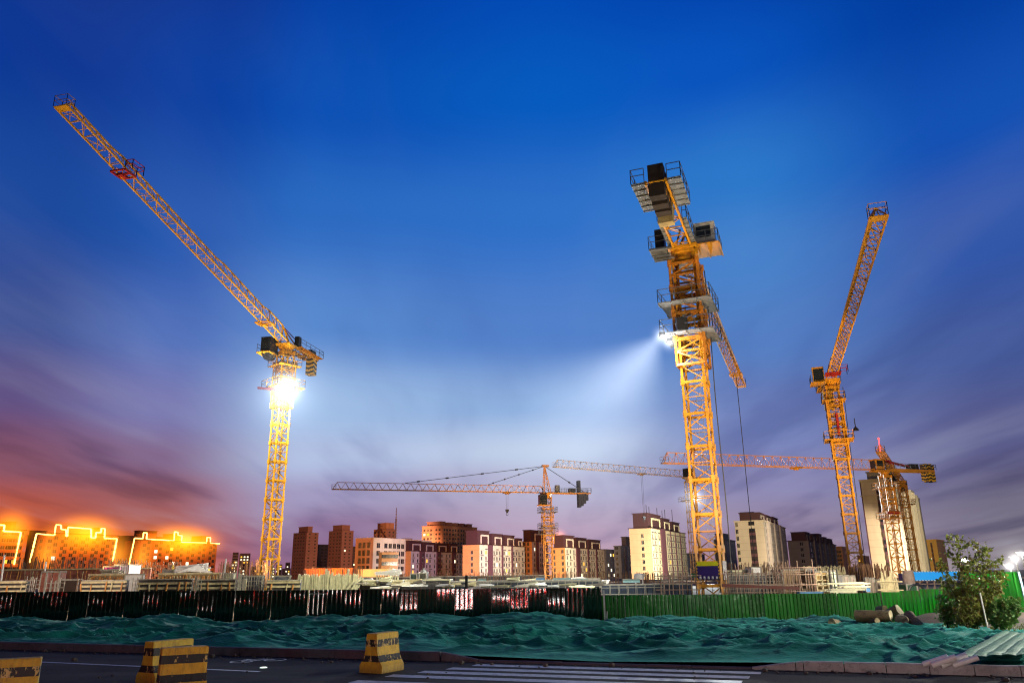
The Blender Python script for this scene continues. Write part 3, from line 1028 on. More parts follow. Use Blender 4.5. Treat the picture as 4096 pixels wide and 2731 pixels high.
def shrub(name, label, base, stems, size, leaf, nleaf, seed, lmat, cat='tree', sparse=0.0):
    """stems: list of tip points relative to the base"""
    r_ = random.Random(seed)
    root = thing(name, label, cat, tuple(base))
    tr = MB(); spots = []
    for tip in stems:
        tip = Vector(tip)
        pts = [Vector((r_.uniform(-.08, .08), r_.uniform(-.08, .08), -0.1))]
        k = 7
        for i in range(1, k + 1):
            f = i / k
            p = Vector((tip.x * f ** 1.25, tip.y * f ** 1.25, tip.z * f)) + Vector((r_.uniform(-1, 1), r_.uniform(-1, 1), 0)) * 0.05 * size
            pts.append(p)
        for i in range(k):
            tr.bar(pts[i], pts[i + 1], max(0.008, 0.045 * size * (1 - i / k)), n=5)
            if i >= 1:
                for _ in range(3):
                    d = Vector((r_.gauss(0, 1), r_.gauss(0, 1), r_.gauss(0.35, 0.7))).normalized()
                    ln = r_.uniform(0.25, 0.6) * size * (1.1 - i / k * 0.6)
                    q = pts[i + 1] + d * ln
                    tr.bar(pts[i + 1], q, 0.009, n=4)
                    spots.append((pts[i + 1], q, 1.0))
        spots.append((pts[k - 2], pts[k], 0.6))
    tr.build('trunk', m_bk, root)
    lv = MB()
    for _ in range(nleaf):
        a, q, w = r_.choice(spots)
        p = a.lerp(q, r_.uniform(0.15, 1.15)) + Vector((r_.gauss(0, 1), r_.gauss(0, 1), r_.gauss(0, 1))) * 0.085 * size
        if p.z < 0.02:
            continue
        d = Vector((r_.gauss(0, 1), r_.gauss(0, 1), r_.gauss(-0.4, 0.6))).normalized()
        s_ = d.cross(Vector((r_.gauss(0, 1), r_.gauss(0, 1), r_.gauss(0, 1)))).normalized()
        l = leaf * r_.uniform(0.6, 1.35); wd = l * r_.uniform(0.33, 0.5)
        nn = d.cross(s_) * l * 0.12
        lv.poly([p, p + d * l * 0.35 + s_ * wd + nn, p + d * l * 0.7 + s_ * wd * 0.7 + nn, p + d * l, p + d * l * 0.7 - s_ * wd * 0.7 + nn, p + d * l * 0.35 - s_ * wd + nn])
    lv.build('crown', lmat, root)
    return root


YT = 28.5
base = at(975, 627, YT)
tips = []
for (px, py, dy) in [(947, 541, 0), (956, 536, .2), (967, 546, -.3), (978, 548, .4), (989, 550, 0), (995, 562, .3), (999, 574, -.2), (1000, 588, 0.1), (938, 562, .2),
                     (942, 575, -.3), (985, 565, .6), (962, 565, -.6), (972, 580, -.8), (990, 602, -.4), (1001, 581, .5), (992, 585, .8), (950, 590, .4), (965, 600, -.5), (983, 600, -.6)]:
    tips.append(at(px, py, YT + dy) - base)
shrub('bushy_tree', 'tall loose bushy tree with mixed brown and green leaves by the hoarding', base, tips, 0.86, 0.12, 3300, 5, m_lv1)
b2 = at(1001, 628, 27.6)
shrub('leafy_shrub', 'low dense green shrub at the foot of the tree, right side', b2, [at(x, y, 27.6 + d) - b2 for x, y, d in [(990, 607, 0), (998, 602, .3), (1006, 599, 0), (1015, 601, .2), (1018, 608, -.2), (1010, 612, -.4), (1000, 613, -.5), (993, 617, -.3), (1014, 618, 0)]], 0.5, 0.12, 1500, 9, m_lv2, 'shrub')
b3 = at(948, 629, 29.5)
shrub('leafy_shrub', 'sparse dark leafy shrub growing against the leaning bright fence', b3, [at(x, y, 29.5 + d) - b3 for x, y, d in [(941, 596, 0), (946, 589, .1), (953, 592, .2), (957, 600, 0), (943, 608, 0), (951, 606, 0), (960, 612, 0)]], 0.6, 0.10, 1000, 12, m_lv2, 'shrub')
b4 = at(967, 629, 27.8)
shrub('leafy_shrub', 'shadowy brown shrub filling the base of the bushy tree', b4, [at(x, y, 27.9 + d) - b4 for x, y, d in [(958, 604, 0), (965, 598, .2), (973, 600, 0), (980, 607, .1), (985, 614, 0), (961, 614, -.2), (975, 616, -.3)]], 0.6, 0.11, 900, 21, m_lv1, 'shrub')
# stake beside the tree
A = at(980, 592, 27.2); B2 = at(987.5, 626.5, 27.0)
mb = MB(); mb.bar((0, 0, 0), A - B2, 0.05, n=8)
tag(mb.build('stake', mat('stake_white', (0.75, 0.7, 0.62), 0.4, var=0.2, dirt=(0.3, 0.08, 0.05, 0.8)), loc=tuple(B2)), 'thin white stake leaning beside the bushy tree', 'stake')
# grass on the bank at the right
gr = MB(); r_ = random.Random(4)
for _ in range(5200):
    x = r_.uniform(17.2, 24.5); y = r_.uniform(25.2, 32)
    if x < 19.5 and r_.random() < 0.75:
        continue
    z = net_z(x, y) if False else float(g_height(np.array([[x]]), np.array([[y]]))[0, 0])
    h = r_.uniform(0.05, 0.2); a = r_.uniform(0, 6.3); l = r_.uniform(0.02, 0.12)
    w = 0.014
    gr.poly([(x - w * math.sin(a), y + w * math.cos(a), z - 0.01), (x + w * math.sin(a), y - w * math.cos(a), z - 0.01), (x + l * math.cos(a), y + l * math.sin(a), z + h)])
o = gr.build('grass', leaf_mat('grass_blade', (0.10, 0.06, 0.02), (0.10, 0.15, 0.02), (0.18, 0.22, 0.03)))
tag(o, 'short ragged grass on the bank beneath the bushy tree', 'grass', kind='stuff')
# ================================================================== tower cranes
m_yel = mat('crane_yellow', (0.62, 0.27, 0.012), 0.42, var=0.22, scale=1.3, dirt=(0.22, 0.09, 0.02, 0.55))
m_yelB = mat('crane_yellow_pale', (0.70, 0.36, 0.02), 0.42, var=0.18, scale=1.3, dirt=(0.3, 0.14, 0.03, 0.4))
m_galv = mat('galvanised', (0.22, 0.23, 0.23), 0.45, 0.3, var=0.3, scale=2, dirt=(0.2, 0.17, 0.1, 0.5))
m_rail = mat('rail_steel', (0.12, 0.13, 0.15), 0.45, 0.5)
m_red = mat('crane_red', (0.35, 0.015, 0.012), 0.45, var=0.3)
m_dark = mat('dark_steel', (0.02, 0.02, 0.022), 0.5, 0.2)
m_cabw = mat('cab_white', (0.55, 0.53, 0.48), 0.45, var=0.2, dirt=(0.3, 0.25, 0.15, 0.5))
m_glass = mat('cab_glass', (0.02, 0.025, 0.03), 0.08, spec=0.8)
m_conc = mat('weight_concrete', (0.36, 0.27, 0.11), 0.85, var=0.4, scale=2.5, bump=0.6, bscale=20, dirt=(0.12, 0.09, 0.05, 0.7))
m_brown = mat('weight_shaded', (0.03, 0.018, 0.01), 0.8)  # shadow on the hanging weights put into a dark brown
m_cable = mat('cable', (0.03, 0.03, 0.035), 0.6)


def hazard(name, dark=(0.012, 0.012, 0.012, 1), f=1.4, light=(0.7, 0.42, 0.02, 1)):
    mt = bpy.data.materials.new(name); mt.use_nodes = True
    n = NT(mt.node_tree); bs = n.n['Principled BSDF']
    tc = n.new('ShaderNodeTexCoord').outputs['Object']
    sp = n.new('ShaderNodeSeparateXYZ'); n.put(sp.inputs[0], tc)
    zig = n.math('ABSOLUTE', n.math('SUBTRACT', n.math('FRACT', n.math('MULTIPLY', n.math('ADD', sp.outputs[0], sp.outputs[1]), 0.55)), 0.5))
    v = n.math('FRACT', n.math('ADD', n.math('MULTIPLY', sp.outputs[2], f), n.math('MULTIPLY', zig, 0.9)))
    n.put(bs.inputs['Base Color'], n.mix(n.math('GREATER_THAN', v, 0.5), light, dark))
    bs.inputs['Roughness'].default_value = 0.55
    return mt


m_haz = hazard('hazard_paint')


def mast(mb, z0, z1, w, yaw, seg=2.8, ch=0.2, br=0.09, cx=0, cy=0):
    c, s = math.cos(yaw), math.sin(yaw)
    def P(a, b, z):
        return Vector((cx + (a * c - b * s) * w / 2, cy + (a * s + b * c) * w / 2, z))
    cor = [(-1, -1), (1, -1), (1, 1), (-1, 1)]
    for a, b in cor:
        mb.bar(P(a, b, z0), P(a, b, z1), ch)
    k = max(1, round((z1 - z0) / seg)); sg = (z1 - z0) / k
    for i in range(k):
        za = z0 + i * sg; zb = za + sg; zm = (za + zb) / 2
        for j in range(4):
            A = cor[j]; B = cor[(j + 1) % 4]
            fl = (i + j) % 2
            mb.bar(P(*A, za), P(*B, za), br * 1.5)
            mb.bar(P(*A, zm), P(*B, zm), br * 0.8)
            if j % 2 == 0:
                A, B = B, A
            mb.bar(P(*A, za + 0.1), P(*B, zm), br)
            mb.bar(P(*B, zm), P(*A, zb - 0.1), br)
        # heavy connecting sleeves
        for a, b in cor:
            p = P(a, b, zb)
            mb.box(p.x - ch * .85, p.x + ch * .85, p.y - ch * .85, p.y + ch * .85, zb - 0.28, zb + 0.28)
        for j in range(4):
            A = cor[j]; B = cor[(j + 1) % 4]
            mb.bar(P(*A, zb - 0.1), P(*B, zb - 0.1), br * 1.7)
    return P


def ladder(mb, x, y, z0, z1, yaw, w=0.42, step=0.33, t=0.035):
    c, s = math.cos(yaw) * w / 2, math.sin(yaw) * w / 2
    mb.bar((x - c, y - s, z0), (x - c, y - s, z1), t)
    mb.bar((x + c, y + s, z0), (x + c, y + s, z1), t)
    z = z0
    while z < z1:
        mb.bar((x - c, y - s, z), (x + c, y + s, z), t * 0.8)
        z += step


def railing(mb, pts, h=1.15, t=0.045, closed=False, sp=1.4, rails=(0.55, 1.0)):
    pts = [Vector(p) for p in pts]
    segs = list(zip(pts, pts[1:])) + ([(pts[-1], pts[0])] if closed else [])
    for a, b in segs:
        L = (b - a).length; k = max(1, round(L / sp))
        for i in range(k + 1):
            p = a.lerp(b, i / k)
            mb.bar(p, p + Vector((0, 0, h)), t)
        for f in rails:
            mb.bar(a + Vector((0, 0, h * f)), b + Vector((0, 0, h * f)), t)


def ring_platform(root, z, w_in, w_out, yaw, det=1.0, mplat=None, tk=0.08, off=(0, 0)):
    """square walkway round the mast with its railing"""
    c, s = math.cos(yaw), math.sin(yaw)
    def P(a, b, zz):
        return Vector((a * c - b * s + off[0] * c, a * s + b * c + off[0] * s, zz))
    mb = MB(); wi, wo = w_in / 2, w_out / 2
    def slab(x0, x1, y0, y1):
        mb.quadbox([P(x0, y0, z), P(x1, y0, z), P(x1, y1, z), P(x0, y1, z), P(x0, y0, z + tk), P(x1, y0, z + tk), P(x1, y1, z + tk), P(x0, y1, z + tk)])
    slab(-wo, wo, -wo, -wi); slab(-wo, wo, wi, wo); slab(-wo, -wi, -wi, wi); slab(wi, wo, -wi, wi)
    for t in np.linspace(-wo, wo, 5):
        mb.bar(P(t, -wo, z - 0.06), P(t, -wi, z - 0.06), 0.07); mb.bar(P(t, wo, z - 0.06), P(t, wi, z - 0.06), 0.07)
    o = mb.build('platform', mplat or m_galv, root)
    rb = MB()
    railing(rb, [P(-wo, -wo, z + tk), P(wo, -wo, z + tk), P(wo, wo, z + tk), P(-wo, wo, z + tk)], closed=True, t=0.05 * det)
    rb.build('railing', m_rail if mplat is None else mplat, o)
    return o


def tri_jib(mb, z, d, s, l0, l1, w, h, seg, ch, br, h0=None, steps=None, lac=True):
    """triangular lattice boom: two lower chords and one upper, along unit vector d from l0 to l1"""
    k = max(1, round((l1 - l0) / seg)); sg = (l1 - l0) / k
    up = Vector((0, 0, 1))
    def hh(l):
        if steps:
            for lim, v in steps:
                if l <= lim:
                    return v
        return h
    def B(l, side):
        return d * l + s * (side * w / 2) + up * z
    def T(l):
        return d * l + up * (z + hh(l))
    for sd in (-1, 1):
        mb.bar(B(l0, sd), B(l1, sd), ch)
    pl = None
    for i in range(k):
        a = l0 + i * sg; b = a + sg; mid = (a + b) / 2
        t = T(mid)
        for sd in (-1, 1):
            mb.bar(B(a, sd), t, br); mb.bar(t, B(b, sd), br)
        if lac:
            mb.bar(B(a, -1), B(a, 1), br * 0.9)
            mb.bar(B(a, -1) if i % 2 else B(a, 1), B(b, 1) if i % 2 else B(b, -1), br * 0.8)
            mb.bar(B(mid, -1), B(mid, 1), br * 0.7)
        if pl is not None:
            mb.bar(pl, t, ch)
        pl = t
    mb.bar(B(l1, -1), B(l1, 1), ch); mb.bar(pl, B(l1, 1), ch * .7); mb.bar(pl, B(l1, -1), ch * .7)
    mb.bar(B(l0, -1), T(l0 + sg / 2), ch); mb.bar(B(l0, 1), T(l0 + sg / 2), ch)
    return B, T


def make_crane(label, base, zj, tip, tail_len, w=1.8, yaw=0.0, style='flat', det=1.0, jw=1.3, jh=1.25, seg=2.8,
               cab_side=1, trolley=None, hook_drop=8.0, platforms=(), tail=None, steps=None, my=None, group=None, apex=6.0, cabin=True, jdir=None, jlen=None, ladder_on=True, lac=True, rise=0.0):
    my = my or m_yel
    root = thing('tower_crane', label, 'crane', tuple(base), group=group or 'tower cranes over the building site')
    z0 = base.z; zt = zj - z0           # jib level in local height
    if jdir is None:
        dj = Vector((tip.x - base.x, tip.y - base.y, 0)); jlen = dj.length; dj.normalize()
    else:
        dj = jdir
    sj = Vector((-dj.y, dj.x, 0))
    jy = math.atan2(dj.y, dj.x)
    ch, br = 0.17 * det, 0.075 * det
    mb = MB()
    P = mast(mb, 0, zt - 1.3, w, yaw, seg, ch, br)
    mb.build('mast', my, root)
    if ladder_on:
        lb = MB(); ladder(lb, 0.25, 0.2, 0, zt - 1.3, yaw, t=0.03 * det)
        lb.build('ladder', m_galv, root)
    # slewing ring and head
    tb = MB()
    tb.lathe((0, 0, zt - 1.3), [(w * .62, 0), (w * .62, 0.25), (w * .5, 0.3), (w * .5, 0.75), (w * .66, 0.8), (w * .66, 1.05)], n=20)
    tb.obox(Vector((0, 0, zt - 0.25)) - dj * w * .75 - sj * w * .7, dj, sj, Vector((0, 0, 1)), w * 1.5, w * 1.4, 0.3)
    tb.build('turntable', my, root)
    # boom
    jb = MB()
    d3 = (dj + Vector((0, 0, rise)))
    tri_jib(jb, zt + 0.1, d3, sj, w * 0.3, jlen, jw, jh, 2.0 if det < 1.4 else 2.4, 0.13 * det, 0.06 * det, steps=steps, lac=lac)
    jib = jb.build('jib', my, root)
    er = MB(); e = d3 * jlen + Vector((0, 0, zt + 0.1))
    railing(er, [e - dj * .8 - sj * jw * .52, e + dj * .2 - sj * jw * .52, e + dj * .2 + sj * jw * .52, e - dj * .8 + sj * jw * .52], h=1.2, t=0.035 * det, closed=True)
    er.obox(e - dj * .8 - sj * jw * .52, dj, sj, Vector((0, 0, -1)), 1.0, jw * 1.04, 0.08)
    er.build('end_platform', my, jib)
    # counter boom
    cb = MB(); q = -dj
    for sd in (-1, 1):
        cb.bar(Vector((0, 0, zt + 0.05)) + sj * sd * jw * .55, q * tail_len + Vector((0, 0, zt + 0.05)) + sj * sd * jw * .55, 0.16 * det, 0.36 * det)
    k = max(1, int(tail_len / 1.5))
    for i in range(k + 1):
        a = q * (tail_len * i / k) + Vector((0, 0, zt + 0.05))
        cb.bar(a - sj * jw * .55, a + sj * jw * .55, 0.09 * det)
        if i < k:
            b_ = q * (tail_len * (i + 1) / k) + Vector((0, 0, zt + 0.05))
            cb.bar(a + sj * jw * .55 * (1 if i % 2 else -1), b_ - sj * jw * .55 * (1 if i % 2 else -1), 0.07 * det)
    cj = cb.build('counter_jib', my, root)
    return dict(root=root, zt=zt, dj=dj, sj=sj, q=q, jib=jib, cj=cj, w=w, jw=jw, jlen=jlen, tail=tail_len, det=det, my=my, yaw=yaw, P=P, z0=z0, rise=rise)


def tail_rail(C, width, l0, l1, mplat=None, ticks=True, det=1.0):
    """walkways with railings on both sides of the counter boom"""
    for sd in (-1, 1):
        mb = MB(); a = C['jw'] * .55 + 0.1
        o0 = C['q'] * l0 + C['sj'] * sd * a + Vector((0, 0, C['zt'] + 0.12))
        mb.obox(o0, C['q'], C['sj'] * sd, Vector((0, 0, 1)), l1 - l0, width, 0.05)
        if ticks:
            l = l0
            while l < l1:
                p = C['q'] * l + C['sj'] * sd * a + Vector((0, 0, C['zt'] + 0.05))
                mb.bar(p, p + C['sj'] * sd * width, 0.08)
                l += 0.9
        o = mb.build('walkway', mplat or m_galv, C['root'])
        rb = MB()
        oa = C['q'] * l0 + C['sj'] * sd * (a + width) + Vector((0, 0, C['zt'] + 0.17)); ob = C['q'] * l1 + C['sj'] * sd * (a + width) + Vector((0, 0, C['zt'] + 0.17))
        oc = C['q'] * l1 + C['sj'] * sd * a + Vector((0, 0, C['zt'] + 0.17))
        railing(rb, [oa, ob, oc], t=0.05 * det)
        rb.build('railing', m_rail, o)


def cab(C, along, side, size=(1.5, 2.0, 2.1), zoff=-0.3, m_=None, win=True, drop=0.0):
    """operator's cab beside the head; along the boom, side = +1/-1"""
    L, Wd, Hh = size
    o0 = C['dj'] * along + C['sj'] * side * (C['jw'] * .55 + 0.25) + Vector((0, 0, C['zt'] + zoff))
    u = C['dj']; s = C['sj'] * side; up = Vector((0, 0, 1))
    mb = MB()
    mb.obox(o0, u, s, up, Wd, L, Hh)
    mb.obox(o0 - u * .06 - s * .0 + up * Hh, u, s, up, Wd + .12, L + .06, .1)
    if drop:
        # faceted lower nose
        a = [o0, o0 + u * Wd, o0 + u * Wd + s * L, o0 + s * L]
        c2 = [o0 + u * .4 + s * .3 - up * drop, o0 + u * (Wd - .5) + s * .3 - up * drop, o0 + u * (Wd - .5) + s * (L - .4) - up * drop, o0 + u * .4 + s * (L - .4) - up * drop]
        mb.quadbox([c2[0], c2[1], c2[2], c2[3], a[0], a[1], a[2], a[3]])
    o = mb.build('cab', m_ or m_cabw, C['root'])
    if win:
        wb = MB()
        wb.obox(o0 + u * (Wd) + s * .12 + up * .35, u, s, up, 0.03, L - .24, Hh - .55)
        wb.obox(o0 + u * (Wd * .15) + s * L + up * .8, u, s, up, Wd * .7, 0.03, Hh - 1.0)
        wb.obox(o0 - u * .03 + s * .2 + up * .9, u, s, up, .03, L - .5, Hh - 1.15)
        w_ = wb.build('window', m_glass, o)
    fb = MB()
    fb.obox(o0 - u * .9 - s * .1 - up * .12, u, s, up, Wd + 1.3, L + .5, .1)
    for t in (0, .5, 1):
        fb.bar(o0 - u * .9 + s * (L + .4) * t - up * .2, o0 + u * (Wd + .4) + s * (L + .4) * t - up * .2, .1)
    f_ = fb.build('cab_platform', C['my'], C['root'])
    rb = MB()
    railing(rb, [o0 - u * .9 - s * 0, o0 - u * .9 + s * (L + .35), o0 + u * (Wd + .35) + s * (L + .35)], t=0.045 * C['det'])
    rb.build('railing', m_rail, f_)


def box_part(C, name, l, side, sz, z, m_):
    """box of size (along, across, high) centred at distance l on the boom line"""
    u = C['dj']; s = C['sj']; up = Vector((0, 0, 1))
    mb = MB()
    mb.obox(u * (l - sz[0] / 2) + s * (side - sz[1] / 2) + up * (C['zt'] + z), u, s, up, *sz)
    return mb.build(name, m_, C['root'])


def trolley(C, l, drop, m_=None, wd=1.0, hook=True, cage=False):
    u = C['dj']; s = C['sj']; up = Vector((0, 0, 1)); jw = C['jw'] * wd
    o0 = u * l + up * (C['zt'] - 0.1 + C['rise'] * l)
    mb = MB()
    for sd in (-1, 1):
        mb.bar(o0 - u * .9 + s * sd * jw * .62, o0 + u * .9 + s * sd * jw * .62, .16 * C['det'])
    for t in (-.9, 0, .9):
        mb.bar(o0 + u * t - s * jw * .62, o0 + u * t + s * jw * .62, .14 * C['det'])
    mb.obox(o0 - u * .5 - s * .25 - up * .35, u, s, up, 1.0, .5, .3)
    if cage:
        railing(mb, [o0 - u * .9 + s * jw * .62, o0 + u * .9 + s * jw * .62, o0 + u * .9 + s * jw * 1.25, o0 - u * .9 + s * jw * 1.25], h=1.1, t=.07, closed=True)
    t_ = mb.build('trolley', m_ or C['my'], C['root'])
    if hook:
        cb = MB()
        for sd in (-.3, .3):
            cb.bar(o0 + u * sd, o0 + u * sd * .6 - up * drop, (.05 if hook is True else .018) * C['det'])
        cb.build('cable', m_cable, t_)
    if hook is True:
        hb = MB(); p = o0 - up * drop
        hb.obox(p - u * .45 - s * .15 - up * .5, u, s, up, .9, .3, .5)
        hb.obox(p - u * .25 - s * .12 - up * .9, u, s, up, .5, .24, .4)
        pts = [p + u * (.28 * math.cos(a)) + up * (-1.25 + .28 * math.sin(a)) for a in np.linspace(PI * .5, PI * -1.1, 9)]
        hb.path(pts, .1)
        hb.build('hook', m_dark, t_)
    return t_


def weights(C, l, k, th, sz, z, m_, step=None, name='counterweight'):
    for i in range(k):
        u = C['dj']; s = C['sj']; up = Vector((0, 0, 1))
        mb = MB()
        mb.obox(-u * (l - i * (step or th * 1.1)) - s * sz[0] / 2 + up * (C['zt'] + z), u, s, up, th, sz[0], sz[1])
        mb.build(name, m_, C['root'])


def floodlight(C, p, aim, name='floodlight', s=0.5, glow=6.0, gcol=(0.85, 0.93, 1.0), gs=0.5, bright=60):
    """p local position"""
    mb = MB(); mb.obox(Vector(p) - Vector((s / 2, s / 2, s / 2)), (1, 0, 0), (0, 1, 0), (0, 0, 1), s, s * .5, s * .8)
    o = mb.build(name, m_dark, C['root'])
    lb = MB(); lb.lathe((p[0], p[1] - .1, p[2] - s * .62), [(s * .2, 0), (s * .45, .1), (s * .3, .2)], n=12)
    lb.build('lens', emis('lens_white', (0.92, 0.97, 1.0), bright), o)
    if glow:
        glow_ball(o, p, glow, gcol, gs)
    return o


# ---------------------------------------------------------------- A: left crane
def gb(px, Y, z):
    """ground point of a mast seen at column px at level z"""
    lo = None
    X = plan(px, Y)
    return Vector((X, Y, z))


Zg = -0.8
YA = 112.0
bA = at(269, 575, YA); bA.z = Zg
hA = at(286, 345, YA)
# keep the mast vertical: take the mean of the two sight lines
bA.x = (bA.x * .5 + hA.x * .5)
zA = hA.z
tipA = at_z(61, 107, zA + 0.3)
# the counter boom's sight line gives the heading; the boom itself rises a little towards its tip
_t = at_z(318, 363, zA); _d = Vector((hA.x - _t.x, hA.y - _t.y, 0)).normalized(); _n = Vector((-_d.y, _d.x, 0))
sight = ray(61, 107); tipA3 = CAM + sight * (_n.dot(hA - CAM) / _n.dot(sight))
tipA = Vector((tipA3.x, tipA3.y, zA)); riseA = (tipA3.z - zA) / (tipA - bA).to_2d().length
CA = make_crane('largest left crane, boom swinging toward us, bright lamp on its mast', bA, zA, tipA, 9.0, w=1.8, yaw=R(47), det=1.25, jw=1.45, jh=1.3, my=m_yelB,
                steps=[(7, 2.3), (18, 1.9), (40, 1.6), (80, 1.3)], rise=riseA)
C = CA
tail_rail(C, 0.8, 1.5, 9.0, m_yel, det=1.1)
cab(C, 0.6, -1, (1.6, 2.2, 2.2), -1.6, m_dark, drop=1.0)
box_part(C, 'winch_box', -7.6, 0, (1.6, 1.4, 0.9), 0.35, m_dark)
weights(C, 9.0, 3, 0.4, (1.3, 2.7), -2.6, m_haz)
box_part(C, 'switch_box', -1.8, 0.9, (0.8, 0.7, 1.5), 0.3, m_dark)
mb = MB()
top = C['dj'] * 1.2 + Vector((0, 0, C['zt'] + 2.4)); 
for sd in (-.5, .5):
    mb.bar(top + C['sj'] * sd * .3, C['q'] * 6.5 + C['sj'] * sd + Vector((0, 0, C['zt'] + 0.3)), .1)
mb.build('tie_bar', m_red, C['root'])
mb = MB()
for sd in (-1, 1):
    mb.bar(C['dj'] * 1.2 + Vector((0, 0, C['zt'] + 2.4)), C['q'] * 2.2 + C['sj'] * sd * .6 + Vector((0, 0, C['zt'] + .2)), .13)
mb.build('back_frame', m_yel, C['root'])
ring_platform(C['root'], C['zt'] - 3.4, 2.0, 3.6, C['yaw'], 1.1, m_yelB)
ring_platform(C['root'], C['zt'] - 6.8, 2.2, 4.6, C['yaw'], 1.1, m_yelB)
mb = MB(); mast(mb, C['zt'] - 9.8, C['zt'] - 2.9, 2.35, C['yaw'], 2.3, 0.16, 0.09)
mb.build('climbing_frame', m_yelB, C['root'])
trolley(C, C['jlen'] * .80, 14, m_red, cage=True, hook=False)
trolley(C, 6.5, 1, m_yel, 1.2, hook=False)
lampA = Vector((0.3, -1.5, at(286, 390, YA).z - bA.z))
floodlight(C, lampA, None, s=0.9, glow=0, bright=400)
floodlight(C, lampA + Vector((1.6, 0.3, 0)), None, s=0.7, glow=0, bright=400)
glow_ball(C['root'], lampA + Vector((0.6, 0, 0)), 3.6, (0.95, 0.98, 1.0), 0.55, 0.03, 1.6)
glow_ball(C['root'], lampA + Vector((0.5, 0, -1.0)), 9.5, (0.74, 0.87, 1.0), 0.12, 0.09, 1.6)
mb = MB(); mb.bar(lampA + Vector((-3.6, 0, .1)), lampA + Vector((-.8, 0, -.2)), .4, .3)
mb.build('boom_marker', mat('dark_maroon', (0.06, 0.012, 0.02), .6), C['root'])

# ---------------------------------------------------------------- B: main crane
YB = 63.0
bB = at(710.5, 588, YB); hB = at(686, 250, YB)
bB = Vector((bB.x * .5 + hB.x * .5, YB, -1.6)); zB = hB.z
tipB = at_z(741.5, 387, zB)
CB = make_crane('nearest and tallest crane, seen from below its counterweights, purple banner on mast', bB, zB, tipB, 13.4, w=1.8, yaw=R(-24), det=1.0, jw=1.35, jh=1.25,
                steps=[(6, 2.2), (20, 1.8), (60, 1.25)])
C = CB
# turn the counter boom to point where the photo shows it (it lines up with the boom)
tail_rail(C, 1.0, 8.8, 13.4, det=1.0)
tail_rail(C, 0.35, 0.8, 6.4, det=1.0)
for i in range(4):
    mb = MB(); u = C['dj']; s = C['sj']; up = Vector((0, 0, 1))
    l = 13.2 - i * 1.08
    mb.obox(-u * l - s * .58 + up * (C['zt'] - (1.0, 1.2, 1.3, 1.7)[i]), u, s, up, .86, 1.16, 2.6)
    mb.build('counterweight', m_brown if i < 3 else m_conc, C['root'])
    mb = MB(); mb.bar(-u * (l - .97) - s * .6 + up * (C['zt'] - .3), -u * (l - .97) + s * .6 + up * (C['zt'] - .3), .12, .5)
    mb.build('spacer_beam', m_yel, C['root'])
cab(C, -0.2, -1, (1.75, 1.9, 2.2), 0.0, m_cabw)
box_part(C, 'switch_box', -0.3, 2.0, (1.1, 0.8, 1.9), 0.15, m_dark)
mb = MB(); u = C['dj']; s = C['sj']; up = Vector((0, 0, 1))
mb.obox(-u * 1.4 + s * .9 + up * (C['zt'] - .05), u, s, up, 2.8, 2.0, .1)
for t in (-1.4, 0, 1.3):
    mb.bar(u * t + s * .9 + up * (C['zt'] - .12), u * t + s * 2.9 + up * (C['zt'] - .12), .12)
pf = mb.build('side_platform', m_galv, C['root'])
mb = MB(); railing(mb, [-u * 1.4 + s * .9 + up * (C['zt'] + .05), -u * 1.4 + s * 2.9 + up * (C['zt'] + .05), u * 1.4 + s * 2.9 + up * (C['zt'] + .05)])
mb.build('railing', m_rail, pf)
# raised lattice behind the head
mb = MB()
for sd in (-1, 1):
    mb.bar(u * .8 + s * sd * .3 + up * (C['zt'] + 2.4), -u * 4.6 + s * sd * .6 + up * (C['zt'] + .3), .12)
    mb.bar(u * .8 + s * sd * .3 + up * (C['zt'] + 2.4), -u * .6 + s * sd * .6 + up * (C['zt'] + .3), .12)
mb.build('back_frame', m_yel, C['root'])
zc = [at(0 + 697, 307, YB).z - bB.z, at(698, 337, YB).z - bB.z]
for z_ in zc:
    ring_platform(C['root'], z_, 2.3, 4.4, C['yaw'], 1.0, None, off=(0.0, 0))
mb = MB(); mast(mb, zc[1] - 2.6, C['zt'] - 1.5, 2.35, C['yaw'], 2.4, 0.2, 0.13)
mb.build('climbing_frame', mat('crane_orange', (0.48, 0.17, 0.012), 0.45, var=0.35, scale=1.5, dirt=(0.12, 0.04, 0.01, 0.6)), C['root'])
mb = MB(); mb.box(-1.6, -0.7, -2.0, -1.3, zc[1] + .1, zc[1] + 1.2)
mb.build('hydraulic_unit', m_dark, C['root'])
# supply cable down the right side
c_, s_ = math.cos(C['yaw']), math.sin(C['yaw'])
mb = MB(); e = Vector((c_ * 1.5 - s_ * .6, s_ * 1.5 + c_ * .6, 0))
mb.path([e + Vector((0.05 * math.sin(k), 0, C['zt'] * (1 - k / 12) - 2)) for k in range(12)] + [e], .07)
mb.build('supply_cable', m_cable, C['root'])
trolley(C, C['jlen'] * .84, 30, m_yel, hook=True)
# lamps on the lower platform: beam down to the left
lb = [at(662, 334, YB - 1.5) - bB, at(669, 340, YB - 1.2) - bB]
for p in lb:
    floodlight(C, p, None, s=.5, glow=0, bright=400)
    glow_ball(C['root'], p + Vector((0, 0, -.1)), 1.3, (0.9, 0.96, 1.0), 0.2, 0.03, 1.7)


